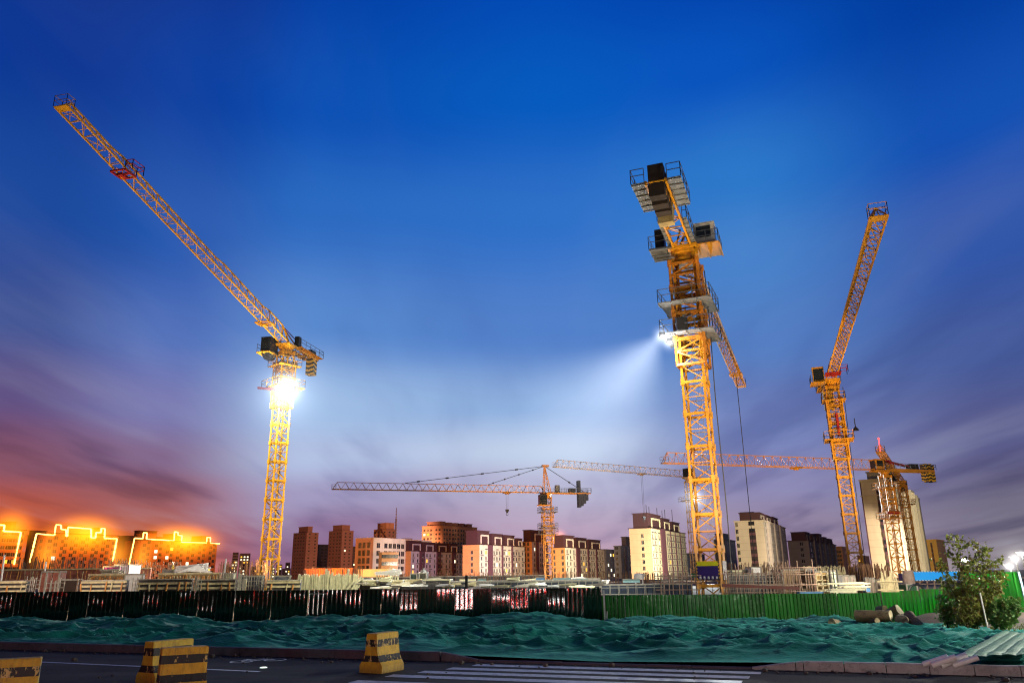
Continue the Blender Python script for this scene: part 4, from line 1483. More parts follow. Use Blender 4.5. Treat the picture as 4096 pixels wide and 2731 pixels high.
def beam(parent, p, aim, L, r1, color, strength, name='light_beam'):
    """cone of lit haze leaving a floodlight"""
    mt = bpy.data.materials.new(name); mt.use_nodes = True
    n = NT(mt.node_tree); n.n.remove(n.n['Principled BSDF'])
    tc = n.new('ShaderNodeTexCoord').outputs['Object']
    sp = n.new('ShaderNodeSeparateXYZ'); n.put(sp.inputs[0], tc)
    t = n.math('MULTIPLY', sp.outputs[2], -1.0)
    rr = n.math('SQRT', n.math('ADD', n.math('POWER', sp.outputs[0], 2), n.math('POWER', sp.outputs[1], 2)))
    q = n.math('DIVIDE', rr, n.math('ADD', t, 0.015))
    rad = n.math('POWER', n.math('MAXIMUM', n.math('SUBTRACT', 1.0, n.math('POWER', q, 1.0)), 0.0), 1.7)
    fall = n.math('DIVIDE', n.math('POWER', n.math('MAXIMUM', n.math('SUBTRACT', 1.0, t), 0.0), 1.6), n.math('ADD', t, 0.10))
    fall = n.math('MULTIPLY', fall, n.maprange(n.noise(tc, 2.2, 4.0, 0.6), 0.3, 0.7, 0.55, 1.4))
    em = n.new('ShaderNodeEmission'); em.inputs[0].default_value = tuple(color) + (1,)
    n.put(em.inputs[1], n.math('MULTIPLY', n.math('MULTIPLY', rad, fall), strength / L))
    ab = n.new('ShaderNodeVolumeAbsorption'); ab.inputs['Density'].default_value = 0.0
    ad = n.new('ShaderNodeAddShader'); n.l.new(em.outputs[0], ad.inputs[0]); n.l.new(ab.outputs[0], ad.inputs[1])
    n.l.new(ad.outputs[0], n.n['Material Output'].inputs['Volume'])
    mb = MB(); mb.lathe((0, 0, 0), [(1.02, -1.0), (0.02, 0.0)], n=20)
    o = mb.build(name, mt, parent); o.location = p
    o.scale = (r1, r1, L)
    o.rotation_euler = (Vector(aim)).to_track_quat('-Z', 'Y').to_euler()
    return o


beam(C['root'], lb[0], (-0.80, -0.1, -0.95), 18, 14.5, (0.84, 0.92, 1.0), 1.25)
# banner with its striped edge, yellow head strip and the little notices along its foot
m_pur = mat('banner_purple', (0.016, 0.004, 0.105), 0.5, var=0.25, scale=2)
m_bany = mat('banner_yellow', (0.50, 0.48, 0.003), 0.5, var=0.1)
m_edge = hazard('banner_edge', f=4.0)
P0 = C['P']
f0 = P0(-1, -1, 0); f1 = P0(1, -1, 0); u = (f1 - f0).normalized(); nn = Vector((u.y, -u.x, 0))
za = at(706, 560.5, YB).z - bB.z; zb = at(706, 579.2, YB).z - bB.z
fw = (f1 - f0).length
o0 = f0 + u * (-.02) + nn * .16
mb = MB(); mb.obox(o0 + Vector((0, 0, zb)), u, nn, (0, 0, 1), fw - .06, .03, za - zb)
ban = mb.build('banner', m_edge, C['root'])
mb = MB(); mb.obox(o0 + u * .07 + nn * .032 + Vector((0, 0, zb + .06)), u, nn, (0, 0, 1), fw - .2, .008, (za - zb) * .70)
mb.build('banner_field', m_pur, ban)
mb = MB(); mb.obox(o0 + u * .07 + nn * .032 + Vector((0, 0, zb + .06 + (za - zb) * .70)), u, nn, (0, 0, 1), fw - .2, .009, (za - zb) * .30 - .12)
mb.build('banner_strip', m_bany, ban)
m_white = mat('notice_white', (0.75, 0.72, 0.72), 0.5, var=0.1)
m_grn = mat('notice_ink', (0.02, 0.10, 0.04), 0.5)
for i in range(5):
    mb = MB(); x = .2 + i * (fw - .55) / 4
    mb.obox(o0 + u * x + nn * .042 + Vector((0, 0, zb + .08)), u, nn, (0, 0, 1), .13, .008, .19)
    nt = mb.build('notice', m_white, ban)
    mb = MB()
    mb.obox(o0 + u * (x + .04) + nn * .051 + Vector((0, 0, zb + .10)), u, nn, (0, 0, 1), .05, .004, .07)
    mb.obox(o0 + u * (x + .05) + nn * .051 + Vector((0, 0, zb + .18)), u, nn, (0, 0, 1), .03, .004, .03)
    mb.build('pictogram', m_grn, nt)
g0 = P0(1, -1, 0); g1 = P0(1, 1, 0); u2 = (g1 - g0).normalized(); n2 = Vector((u2.y, -u2.x, 0))
mb = MB(); mb.obox(g0 + u2 * .1 + n2 * .16 + Vector((0, 0, zb)), u2, n2, (0, 0, 1), fw - .15, .03, za - zb)
wp = mb.build('white_banner', m_white, C['root'])

# ---------------------------------------------------------------- C: right crane, boom up and toward us
YC = 118.0
bC = at(858, 585, YC); hC = at(831.5, 380, YC)
bC = Vector((bC.x * .5 + hC.x * .5, YC, -.8)); zC = hC.z
tipC = at_z(878.5, 214, zC + .3)
CC = make_crane('tall crane on the right with boom steeply rising toward us', bC, zC, tipC, 9.5, w=1.8, yaw=R(-20), det=1.3, jw=1.4, jh=1.25, steps=[(7, 2.2), (20, 1.8), (60, 1.25)])
C = CC
tail_rail(C, .8, 1.5, 9.5, m_yel, det=1.1)
weights(C, 9.3, 3, .5, (1.5, 3.2), -3.0, m_haz)
box_part(C, 'winch_box', -7.4, 0, (1.5, 1.4, 1.0), .35, m_dark)
cab(C, 0.3, 1 if C['sj'].x < 0 else -1, (1.7, 2.0, 2.3), -.6, m_yel)
trolley(C, 4.8, 1, m_red, 1.2, hook=False, cage=True)
ring_platform(C['root'], C['zt'] - 3.4, 2.0, 3.4, C['yaw'], 1.2, m_yel)
ring_platform(C['root'], C['zt'] - 9.6, 2.2, 4.2, C['yaw'], 1.2, m_yel)
mb = MB(); mast(mb, C['zt'] - 12.5, C['zt'] - 3.2, 2.3, C['yaw'], 2.3, .17, .1)
mb.build('climbing_frame', m_yel, C['root'])
mb = MB(); mb.bar((-.4, -1.3, C['zt'] - 9), (-.4, -1.3, C['zt'] - 5.5), .3); mb.build('hydraulic_ram', m_red, C['root'])
mb = MB(); mb.path([(1.9, .3, C['zt'] - 1), (1.7, .3, C['zt'] - 12), (1.5, .3, 2)], .08); mb.build('supply_cable', m_cable, C['root'])
mb = MB(); mb.lathe((2.4, -1, C['zt'] - 8.2), [(.5, 0), (.3, .35), (.08, .6), (.06, 1.9)], n=12); mb.build('hook', m_dark, C['root'])
mb = MB(); mb.obox((-.9, -1.1, .8), (math.cos(C['yaw']), math.sin(C['yaw']), 0), (-math.sin(C['yaw']), math.cos(C['yaw']), 0), (0, 0, 1), 1.9, .05, 1.9)
mb.build('banner', m_pur, C['root'])

# ---------------------------------------------------------------- D: level boom across the right
YD = 165.0
bD = at(900, 585, YD); hD = at(885.5, 470, YD)
bD = Vector((bD.x * .5 + hD.x * .5, YD, -.8)); zD = hD.z
tipD = at_z(663, 463, zD)
CD = make_crane('far right crane with level boom crossing behind two masts', bD, zD, tipD, 1.0, w=1.7, yaw=R(12), det=1.1, jw=1.5, jh=2.0, steps=[(300, 2.1)], lac=False)
C = CD
# boom length from the photo; counter boom to the right
tl_ = (at_z(940, 468, zD) - bD); tl_.z = 0
u = tl_.normalized(); L = min(tl_.length, 15.0)
C['q'] = C['dj'] * -1
mb = MB(); s = C['sj']; up = Vector((0, 0, 1))
for sd in (-1, 1):
    mb.bar(s * sd * .8 + up * (C['zt'] + .1), C['q'] * 12.6 + s * sd * .8 + up * (C['zt'] + .1), .3, .55)
for i in range(9):
    mb.bar(C['q'] * (1.4 * i) - s * .8 + up * (C['zt'] + .1), C['q'] * (1.4 * i) + s * .8 + up * (C['zt'] + .1), .15)
cj = mb.build('counter_jib', m_yel, C['root'])
mb = MB(); railing(mb, [C['q'] * 2 + s * 1.2 + up * (C['zt'] + .3), C['q'] * 12.8 + s * 1.2 + up * (C['zt'] + .3), C['q'] * 12.8 - s * 1.2 + up * (C['zt'] + .3)], t=.07)
mb.build('railing', m_rail, cj)
for sg in (-.4, .4):
    mb = MB(); mb.bar(C['dj'] * -.2 + s * sg + up * (C['zt'] + 2.2), C['q'] * 9.0 + s * sg + up * (C['zt'] + .5), .22); mb.build('tie_bar', m_red, C['root'])
mb = MB()
for sd in (-1, 1):
    mb.bar(C['dj'] * 1.5 + up * (C['zt'] + 2.2), C['q'] * 1.8 + s * sd * .7 + up * (C['zt'] + .2), .22)
    mb.bar(C['q'] * .2 + up * (C['zt'] + 2.2), C['q'] * .4 + s * sd * .7 + up * (C['zt'] + .2), .22)
mb.bar(C['dj'] * 2.5 + up * (C['zt'] + 2.2), C['q'] * .4 + up * (C['zt'] + 2.2), .22)
mb.build('head_frame', m_yel, C['root'])
for i in range(4):
    mb = MB(); mb.obox(C['q'] * (10.4 + i * .6) - s * .8 + up * (C['zt'] - 1.9 - .3 * (i % 2)), C['q'], s, up, .52, 1.6, 3.6)
    mb.build('counterweight', m_haz, C['root'])
box_part(C, 'winch_box', -7.6, 0, (2.4, 1.2, 1.1), .4, m_dark)
cab(C, 2.2, -1 if C['sj'].y > 0 else 1, (1.7, 2.2, 2.2), -.3, m_yel)
box_part(C, 'switch_box', 1.5, 0, (1.8, 1.0, 1.6), .5, m_dark)
for dz in (3.8, 10.0):
    ring_platform(C['root'], C['zt'] - dz, 2.3, 4.0, C['yaw'], 1.5, m_yel)
mb = MB(); mast(mb, C['zt'] - 11.0, C['zt'] - 3.5, 2.1, C['yaw'], 2.4, .14, .08); mb.build('climbing_frame', m_yel, C['root'])
mb = MB(); mb.box(-1.4, 1.4, -1.5, -1.3, C['zt'] - 9.2, C['zt'] - 8.6); mb.build('red_beam', m_red, C['root'])
mb = MB(); mb.box(-.9, .9, -1.2, -1.12, .3, 2.3); mb.build('banner', m_pur, C['root'])
trolley(C, 22, 1, m_yel, hook=False)

# ---------------------------------------------------------------- E: small far crane, boom foreshortened
YE = 205.0
bE = at(917, 580, YE); hE = at(902, 481, YE)
bE = Vector((bE.x * .5 + hE.x * .5, YE, -.8)); zE = hE.z
tipE = at_z(880.6, 452, zE)
CE = make_crane('small distant crane behind the slab block, red lamp on boom tip', bE, zE, tipE, 7.0, w=1.7, yaw=R(-15), det=1.25, jw=1.6, jh=1.5, steps=[(300, 1.7)])
C = CE
cab(C, .5, 1 if C['sj'].x < 0 else -1, (2.0, 2.2, 2.2), -.3, m_dark)
weights(C, 7.0, 3, .7, (1.9, 3.0), -2.2, m_dark)
ring_platform(C['root'], C['zt'] - 6, 2.4, 4.2, C['yaw'], 1.8, m_yel)
p = C['dj'] * C['jlen'] + Vector((0, 0, C['zt'] + 2.6))
mb = MB(); mb.lathe(tuple(p), [(.05, 0), (.2, .1), (.2, .3), (.05, .4)], n=10); mb.bar(p - Vector((0, 0, 2.4)), p, .12)
mb.build('warning_lamp', emis('lamp_red', (1, .05, .04), 5), C['root'])

# ---------------------------------------------------------------- F: hammerhead in the middle
YF = 205.0
bF = at(549.5, 580, YF); hF = at(546.5, 492.5, YF)
bF = Vector((bF.x * .5 + hF.x * .5, YF, -.8)); zF = hF.z
tipF = at_z(332.5, 489, zF)
jd = Vector((tipF.x - bF.x, tipF.y - bF.y, 0))
CF = make_crane('hammerhead crane in the middle with apex and tie bars, hook hanging', bF, zF, tipF, 12.0, w=2.0, yaw=R(8), det=1.1, jw=1.5, jh=1.5, steps=[(300, 1.7)], lac=False)
C = CF; u = C['dj']; s = C['sj']; up = Vector((0, 0, 1))
zap = at(545.5, 466, YF).z - bF.z
mb = MB()
for a in (-1, 1):
    for b_ in (-1, 1):
        mb.bar(u * a * .9 + s * b_ * .9 + up * C['zt'], u * (.9 + .15 * a) * .6 + s * b_ * .15 + up * zap, .2)
for k in range(5):
    f = (k + .5) / 5; zz = C['zt'] + (zap - C['zt']) * f; r_ = .9 * (1 - f)
    for a in (-1, 1):
        mb.bar(u * (-r_ + .5 * f) + s * a * r_ + up * zz, u * (r_ + .5 * f) + s * a * r_ + up * (zz + 1), .11)
    mb.bar(u * r_ - s * r_ + up * zz, u * r_ + s * r_ + up * zz, .11)
mb.obox(u * -.6 - s * .5 + up * (zap - .1), u, s, up, 1.8, 1.0, .5)
mb.build('apex_tower', m_yel, C['root'])
ap = u * .5 + up * (zap + .1)
for l, d_ in ((16.0, .13), (37.5, .13)):
    mb = MB(); mb.bar(ap, u * l + up * (C['zt'] + 1.9), d_)
    for f in (.2, .45, .7, .9):
        q = ap.lerp(u * l + up * (C['zt'] + 1.9), f); q2 = ap.lerp(u * l + up * (C['zt'] + 1.9), f + .02)
        mb.bar(q, q2, .35)
    mb.build('tie_bar', m_dark, C['root'])
mb = MB(); mb.bar(ap, C['q'] * 10.5 + up * (C['zt'] + .4), .13); mb.bar(ap.lerp(C['q'] * 10.5 + up * (C['zt'] + .4), .6), ap.lerp(C['q'] * 10.5 + up * (C['zt'] + .4), .64), .35)
mb.build('tie_bar', m_dark, C['root'])
tail_rail(C, .5, 1.5, 12, m_galv, ticks=False, det=1.4)
for i, (zz, hh_) in enumerate([(-3.6, 5.6), (-3.2, 3.6), (-2.6, 3.0), (-1.8, 2.2)]):
    mb = MB(); mb.obox(C['q'] * (8.6 + i * .7) - s * .8 + up * (C['zt'] + zz), C['q'], s, up, .64, 1.6, hh_ + (1.4 if i == 0 else 0))
    mb.build('counterweight', mat('weight_blue', (0.03, 0.035, 0.06), 0.7), C['root'])
box_part(C, 'winch_box', -7.0, 0, (1.8, 1.2, .9), .4, m_dark)
box_part(C, 'switch_box', -2.9, 0, (1.1, 1.0, 1.8), .3, m_galv)
cab(C, .9, -1 if C['sj'].y > 0 else 1, (1.7, 1.9, 2.4), -3.2, m_dark)
trolley(C, (bF - at_z(504, 492, zF)).length if False else 10.9, 4.2, m_yel)
for dz in (5.0, 9.0, 10.6):
    ring_platform(C['root'], C['zt'] - dz, 2.4, 4.6, C['yaw'], 1.3)
mb = MB(); mast(mb, C['zt'] - 13, C['zt'] - 3.8, 2.8, C['yaw'], 2.4, .13, .07); mb.build('climbing_frame', m_yel, C['root'])

# ---------------------------------------------------------------- G: pale crane behind the main mast
YG = 235.0
bG = at(695, 580, YG); hG = at(690, 477, YG)
bG = Vector((bG.x * .5 + hG.x * .5, YG, -.8)); zG = hG.z
tipG = at_z(554.5, 466.5, zG)
m_pale = mat('crane_pale', (0.60, 0.42, 0.22), 0.5, var=0.2)
CG = make_crane('pale distant crane mostly hidden behind the nearest mast', bG, zG, tipG, 9.0, w=2.0, yaw=R(10), det=1.1, jw=1.6, jh=1.7, steps=[(300, 1.9)], my=m_pale, lac=False)
C = CG
trolley(C, 19, 12, m_pale)
cab(C, 1.0, 1, (1.8, 2.4, 2.4), -.2, m_dark)
ring_platform(C['root'], C['zt'] - 7, 2.6, 5.5, C['yaw'], 1.3, m_pale)
lampG = at(695, 498, YG) - bG + Vector((0, -1.5, 0))
floodlight(C, lampG, None, s=1.0, glow=0, bright=400)
glow_ball(C['root'], lampG, 4.0, (0.9, .97, 1.0), .2, .03, 1.6)
glow_ball(C['root'], lampG + Vector((-1, 0, -1)), 10.0, (0.70, .84, .95), .08, .08, 1.8)
# ================================================================== buildings
def wallmat(name, c, lines=True, fl=2.95, var=0.12):
    """rendered wall with faint storey joints and rain streaks"""
    if name in MATS:
        return MATS[name]
    mt = bpy.data.materials.new(name); mt.use_nodes = True
    n = NT(mt.node_tree); bs = n.n['Principled BSDF']
    tc = n.new('ShaderNodeTexCoord').outputs['Object']
    sp = n.new('ShaderNodeSeparateXYZ'); n.put(sp.inputs[0], tc)
    nz = n.noise(n.mapping(tc, scale=(0.35, 0.35, 0.06)), 1.0, 5.0, 0.6)
    nz2 = n.noise(tc, 0.12, 3.0, 0.5)
    f = n.maprange(n.math('ADD', n.math('MULTIPLY', nz, 0.6), n.math('MULTIPLY', nz2, 0.4)), 0.35, 0.65)
    cc = n.mix(f, tuple(x * (1 - var) for x in c) + (1,), tuple(min(1, x * (1 + var)) for x in c) + (1,))
    if lines:
        fr = n.math('FRACT', n.math('DIVIDE', sp.outputs[2], fl))
        ln = n.math('LESS_THAN', fr, 0.06)
        cc = n.mix(n.math('MULTIPLY', ln, 0.35), cc, tuple(x * 0.45 for x in c) + (1,))
    n.put(bs.inputs['Base Color'], cc)
    bs.inputs['Roughness'].default_value = 0.85
    MATS[name] = mt
    return mt


m_win = mat('window_glass', (0.012, 0.014, 0.02), 0.15, var=0.5, scale=0.3)
_n = NT(m_win.node_tree); _b = _n.n['Principled BSDF']
_oi = _n.new('ShaderNodeObjectInfo')
_n.put(_b.inputs['Base Color'], _n.ramp(_oi.outputs['Random'], [(0.0, (0.014, 0.014, 0.02)), (0.45, (0.03, 0.03, 0.038)), (0.62, (0.05, 0.042, 0.035)), (0.8, (0.02, 0.02, 0.028)), (0.9, (0.12, 0.09, 0.06))], 'CONSTANT'))
m_winf = mat('window_frame', (0.35, 0.33, 0.30), 0.7)
m_litw = emis('window_lit_white', lin((255, 244, 200)), 2.2)
m_lity = emis('window_lit_yellow', lin((255, 190, 60)), 1.8)
m_roofred = mat('roof_red', (0.05, 0.014, 0.018), 0.8, var=0.3)
m_strip = mat('strip_maroon', (0.10, 0.035, 0.05), 0.8, var=0.25)
_wm = {}


def winmesh(w, h, kind):
    k = (w, h, kind)
    if k not in _wm:
        mb = MB()
        if kind == 'dark':
            mb.box(-w / 2, w / 2, -0.06, 0.02, 0, h)
            mb.box(-w / 2 - .12, w / 2 + .12, -0.16, 0.02, -0.14, 0, 1)
            mb.box(-.05, .05, -.09, -.06, 0, h, 1)
            _wm[k] = mb.mesh('window', [m_win, m_winf])
        else:
            mb.box(-w / 2, w / 2, -0.06, 0.02, 0, h)
            _wm[k] = mb.mesh('window', m_litw if kind == 'w' else m_lity)
    return _wm[k]


def building(name, label, px, xl, xr, Y, ytop, wl, wr=None, b=62, group=None, cols_r=(), cols_l=(), fl=2.95, win=(1.3, 1.5), zbase=1.2,
             lit=0.04, roof=None, huts=(), strips=(), eave=0.5, seed=0, stripmat=None, hutmat=None, ledges=False, cat='building', skip_top=0.9, bay=0.0, stagger=False, winl=None, ground=0.0):
    """px: column of the near corner, xl / xr: columns of the far ends of the left / right faces at the horizon"""
    r_ = random.Random(seed + 17)
    X0 = plan(px, Y)
    o0 = Vector((X0, Y, -0.5))
    ux, uy = math.cos(R(b)), math.sin(R(b))
    def hit(pxx, dx, dy):
        y = 574.0 - (pxx - 512) * 0.0122
        d = ray(pxx, y); kx = d.x / d.y
        # X0 + t dx = kx (Y + t dy)
        return (kx * Y - X0) / (dx - kx * dy)
    Lr = hit(xr, ux, uy)
    Ll = hit(xl, -uy, ux)
    Lr = max(3.0, min(140, Lr)); Ll = max(3.0, min(60, Ll))
    # height so that the near corner meets the photo
    lo, hi = 1.0, 120.0
    for _ in range(40):
        m_ = (lo + hi) / 2
        if proj((X0, Y, m_ - .5))[1] > ytop:
            lo = m_
        else:
            hi = m_
    Ht = lo
    root = thing(name, label, cat, tuple(o0), R(b), group)
    wr = wr or wl
    mb = MB()
    mb.box(0, Lr, 0, Ll, 0, Ht)
    # near the corner the two faces take their own material
    mb.mi = [0, 0, 1, 0, 0, 0]
    # faces: 0 bottom,1 top,2 y0 (right face),3 x1,4 y1,5 x0 (left face)
    mb.build('wall', [wl, wr], root)
    ev = MB(); ev.box(-eave, Lr + eave, -eave, Ll + eave, Ht, Ht + .35)
    ev.build('roof', roof or m_roofred, root)
    for (t0, t1, h) in huts:
        hb = MB()
        hb.box(Lr * t0, Lr * t1, Ll * .12, Ll * .8, Ht + .35, Ht + .35 + h)
        hb.box(Lr * t0 - .4, Lr * t1 + .4, Ll * .12 - .4, Ll * .8 + .4, Ht + .35 + h, Ht + .7 + h)
        h_ = hb.build('stair_tower', hutmat or m_roofred, root)
        if hutmat is None and h > 2:
            fb = MB(); w0, w1 = Lr * t0 + (t1 - t0) * Lr * .25, Lr * t1 - (t1 - t0) * Lr * .1
            fb.box(w0, w1, Ll * .12 - .5, Ll * .12 - .003, Ht + .35 + h * .62, Ht + .35 + h * .74)
            fb.box(w0, w0 + .4, Ll * .12 - .5, Ll * .12 - .003, Ht + .35, Ht + .35 + h * .62)
            fb.box(w1 - .4, w1, Ll * .12 - .5, Ll * .12 - .003, Ht + .35, Ht + .35 + h * .62)
            fb.build('portal_frame', wr, h_)
    for (t0, t1, d_) in strips:
        sb = MB(); sb.box(Lr * t0, Lr * t1, -d_, 0.0 - 0.003 + 0.003, 0, Ht + .01 + (.6 if d_ > .5 else 0))
        sb.build('wall_strip', stripmat or m_strip, root)
    nf = int((Ht - skip_top - zbase) / fl) + 1
    items = []
    def off(t):
        for (t0, t1, d_) in strips:
            if t0 <= t <= t1:
                return -d_
        return 0.0
    for k in range(nf):
        z = zbase + k * fl
        if z + win[1] > Ht - .2:
            break
        for j, t in enumerate(cols_r):
            zz = z + (fl / 2 if (stagger and j % 2) else 0)
            items.append(('r', Lr * t, zz, win))
        for t in cols_l:
            items.append(('l', Ll * t, z, winl or win))
    r_.shuffle(items)
    rest = {'dark': MB()}
    for i, (fc, p, z, wn) in enumerate(items):
        kind = 'dark'
        if r_.random() < lit:
            kind = 'w' if r_.random() < .6 else 'y'
        if i < 96 or kind != 'dark':
            me = winmesh(wn[0], wn[1], kind)
            if fc == 'r':
                link_mesh('window', me, root, (p, -0.0 + off(p / Lr), z))
            else:
                link_mesh('window', me, root, (0.0, p, z), -PI / 2)
        else:
            w, h = wn
            if fc == 'r':
                yy = off(p / Lr)
                rest['dark'].box(p - w / 2, p + w / 2, yy - .06, yy + .02, z, z + h)
            else:
                rest['dark'].box(-.06, .02, p - w / 2, p + w / 2, z, z + h)
    if rest['dark'].v:
        o = rest['dark'].build('window_field', m_win, root); o['kind'] = 'stuff'
    if ledges:
        lb = MB()
        for k in range(nf):
            for j, t in enumerate(cols_r):
                if (j + k) % 2 == 0 or ledges == 2:
                    yy = off(t)
                    lb.box(Lr * t - 1.0, Lr * t + 1.0, yy - .7, yy, zbase + k * fl - .75, zbase + k * fl - .35)
        o = lb.build('ledge_rows', mat('ledge', (0.12, 0.10, 0.10), 0.8), root)
        o['kind'] = 'stuff'
    return dict(root=root, Lr=Lr, Ll=Ll, H=Ht, b=b, o=o0)


def face_pt(B, px, py, y=-0.25):
    """local x, z on the right-hand face seen at a pixel"""
    d = ray(px, py)
    c, s = math.cos(R(B['b'])), math.sin(R(B['b']))
    nx_, ny_ = s, -c                      # outward normal of the right face
    o = B['o'] + Vector((nx_, ny_, 0)) * (-y)
    t = ((o.x - CAM.x) * nx_ + (o.y - CAM.y) * ny_) / (d.x * nx_ + d.y * ny_)
    p = CAM + d * t
    q = p - B['o']
    return q.x * c + q.y * s, q.z


def cloud(B, cx, cz, sx, sz, color, strength, power=1.5, sy=7, y=-2):
    """orange-lit mist hugging the neon outline"""
    g = glow_ball(B['root'], (cx, y, cz), 1.0, color, strength, 0.5, power)
    g.scale = (sx, sy, sz)
    return g


m_neon = emis('neon_tube', (1.0, 0.46, 0.08), 9)
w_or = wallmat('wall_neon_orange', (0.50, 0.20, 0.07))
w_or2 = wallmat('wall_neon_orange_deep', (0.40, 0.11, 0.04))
w_gable = wallmat('wall_gable_warm_lit', (0.58, 0.27, 0.10))  # warm lamp light on the gables put into the wall colour
w_cream = wallmat('wall_cream', (0.52, 0.47, 0.38))
w_lav = wallmat('wall_lavender', (0.42, 0.36, 0.40))
w_yel = wallmat('wall_pale_yellow', (0.60, 0.54, 0.36))
w_grey = wallmat('wall_grey', (0.20, 0.19, 0.20))
w_gblue = wallmat('wall_grey_blue', (0.17, 0.19, 0.24))
w_brick = wallmat('wall_far_brick', (0.26, 0.14, 0.12))
w_brick2 = wallmat('wall_far_orange', (0.42, 0.22, 0.14))
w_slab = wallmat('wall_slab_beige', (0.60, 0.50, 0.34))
w_dark = wallmat('wall_dark_violet', (0.11, 0.09, 0.10))
NE = 'apartment blocks outlined in orange neon'
ROW = 'apartment blocks beyond the building site'


def neon(B, pts, name='neon_outline', r_=0.42):
    loc = [face_pt(B, *p) for p in pts]
    mb = MB()
    for a, c in zip(loc, loc[1:]):
        A_ = Vector((a[0], -.3, a[1])); B_ = Vector((c[0], -.3, c[1])); L_ = (B_ - A_).length; k_ = max(1, int(L_ / 2.6))
        for i_ in range(k_):
            w_ = r_ * rnd.uniform(.75, 1.2)
            mb.bar(A_.lerp(B_, (i_ + .02) / k_), A_.lerp(B_, (i_ + rnd.choice((.98, .98, .9))) / k_), w_, w_)
    return mb.build(name, m_neon, B['root'])


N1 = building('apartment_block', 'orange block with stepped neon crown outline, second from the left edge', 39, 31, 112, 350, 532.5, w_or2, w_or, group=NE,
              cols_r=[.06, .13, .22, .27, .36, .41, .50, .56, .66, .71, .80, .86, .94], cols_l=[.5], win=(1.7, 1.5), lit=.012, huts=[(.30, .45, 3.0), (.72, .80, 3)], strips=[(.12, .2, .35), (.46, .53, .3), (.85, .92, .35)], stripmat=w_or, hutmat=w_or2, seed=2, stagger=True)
neon(N1, [(29.5, 562), (36.5, 533), (54.5, 534.6), (55.8, 524.2), (61, 524.4), (61, 528.5), (66, 529), (66.3, 535.5), (67.5, 535.5), (68, 526.5), (91, 528.2), (91, 537), (95.5, 537.2), (96, 531.8), (101, 531.8), (101.3, 527.6), (105, 527.8), (104.3, 537.5), (117, 538), (112.5, 561)])
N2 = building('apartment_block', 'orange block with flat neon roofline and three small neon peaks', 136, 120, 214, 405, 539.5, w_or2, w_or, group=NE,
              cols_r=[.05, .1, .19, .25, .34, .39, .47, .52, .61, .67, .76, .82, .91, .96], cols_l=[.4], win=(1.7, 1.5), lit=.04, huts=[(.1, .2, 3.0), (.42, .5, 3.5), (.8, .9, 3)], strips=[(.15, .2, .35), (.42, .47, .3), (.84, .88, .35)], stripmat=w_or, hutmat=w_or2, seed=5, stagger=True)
neon(N2, [(129, 564), (134.5, 537.5), (143, 537.8), (143.5, 532), (147, 532.2), (146.5, 538.3), (174, 540), (174.5, 531.2), (178, 531.5), (178, 534.5), (182, 535), (181.5, 541.4), (206.5, 542), (207, 536.6), (210.5, 536.8), (210.3, 542.2), (220, 543)])
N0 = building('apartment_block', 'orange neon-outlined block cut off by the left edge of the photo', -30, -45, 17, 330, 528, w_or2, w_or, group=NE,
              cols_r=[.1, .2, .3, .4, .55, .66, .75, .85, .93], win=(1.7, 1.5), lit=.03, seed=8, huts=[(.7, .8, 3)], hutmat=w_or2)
neon(N0, [(-20, 524), (4.4, 524.5), (3.6, 530.5), (21.0, 531.5), (14, 564)])
cloud(N1, N1['Lr'] * .5, N1['H'] * 1.0, N1['Lr'] * .66, 12, (1.0, 0.27, 0.004), .28)
cloud(N2, N2['Lr'] * .5, N2['H'] * 1.0, N2['Lr'] * .66, 12, (1.0, 0.27, 0.004), .28)
cloud(N0, N0['Lr'] * .6, N0['H'] * 1.0, N0['Lr'] * .7, 12, (1.0, 0.27, 0.004), .2)
cloud(N1, 0, N1['H'] * .6, 9, 14, (1.0, 0.30, 0.02), .12)
cloud(N2, 0, N2['H'] * .6, 9, 14, (1.0, 0.30, 0.02), .12)
cloud(N1, N1['Lr'], N1['H'] * .6, 9, 14, (1.0, 0.30, 0.02), .12)
# darker blocks behind the outlined ones
building('apartment_block', 'dim orange block behind the gap left of the crowned one', 24, 21, 60, 400, 535, w_or2, w_or2, seed=4, cols_r=[.3, .6], group=NE, hutmat=w_or2, huts=[(0, .4, 2)], roof=w_or2)
building('apartment_block', 'dim orange block behind the gap between the two neon-outlined ones', 121, 113, 165, 450, 535.5, w_or2, w_or2, seed=4, cols_r=[.3, .6], group=NE, hutmat=w_or2, huts=[(0.3, .7, 3)], roof=w_or2)

# far towers on the left of the middle
FT = 'distant high-rise towers'
T1 = building('tower_block', 'leftmost brown far tower with a small stepped roof hut', 304, 290.5, 316, 705, 532, w_brick, w_brick, b=50, group=FT, cols_r=[.25, .75], cols_l=[.2, .4, .6, .8], win=(1.6, 1.3), lit=.0, hutmat=w_brick, huts=[(.2, .6, 5)], roof=w_brick, eave=.2, seed=1)
building('tower_block', 'low brown block between the two brown far towers', 317, 314.5, 329, 760, 544, w_dark, w_dark, b=40, group=FT, cols_r=[.3, .6, .85], win=(1.6, 1.3), lit=.04, roof=w_dark, eave=.2, seed=3)
T2 = building('tower_block', 'second brown far tower, right of the leftmost one', 340, 326.5, 351.5, 700, 530, w_brick, w_brick, b=50, group=FT, cols_r=[.3, .7], cols_l=[.15, .35, .6, .85], win=(1.6, 1.3), lit=.01, hutmat=w_brick, huts=[(.1, .8, 4.5)], roof=w_brick, eave=.2, seed=4)
building('tower_block', 'slim dark block squeezed right of the second brown tower', 352, 350, 355, 720, 546, w_dark, w_dark, b=40, group=FT, cols_r=[.5], win=(1.5, 1.3), roof=w_dark, eave=.2, seed=4)
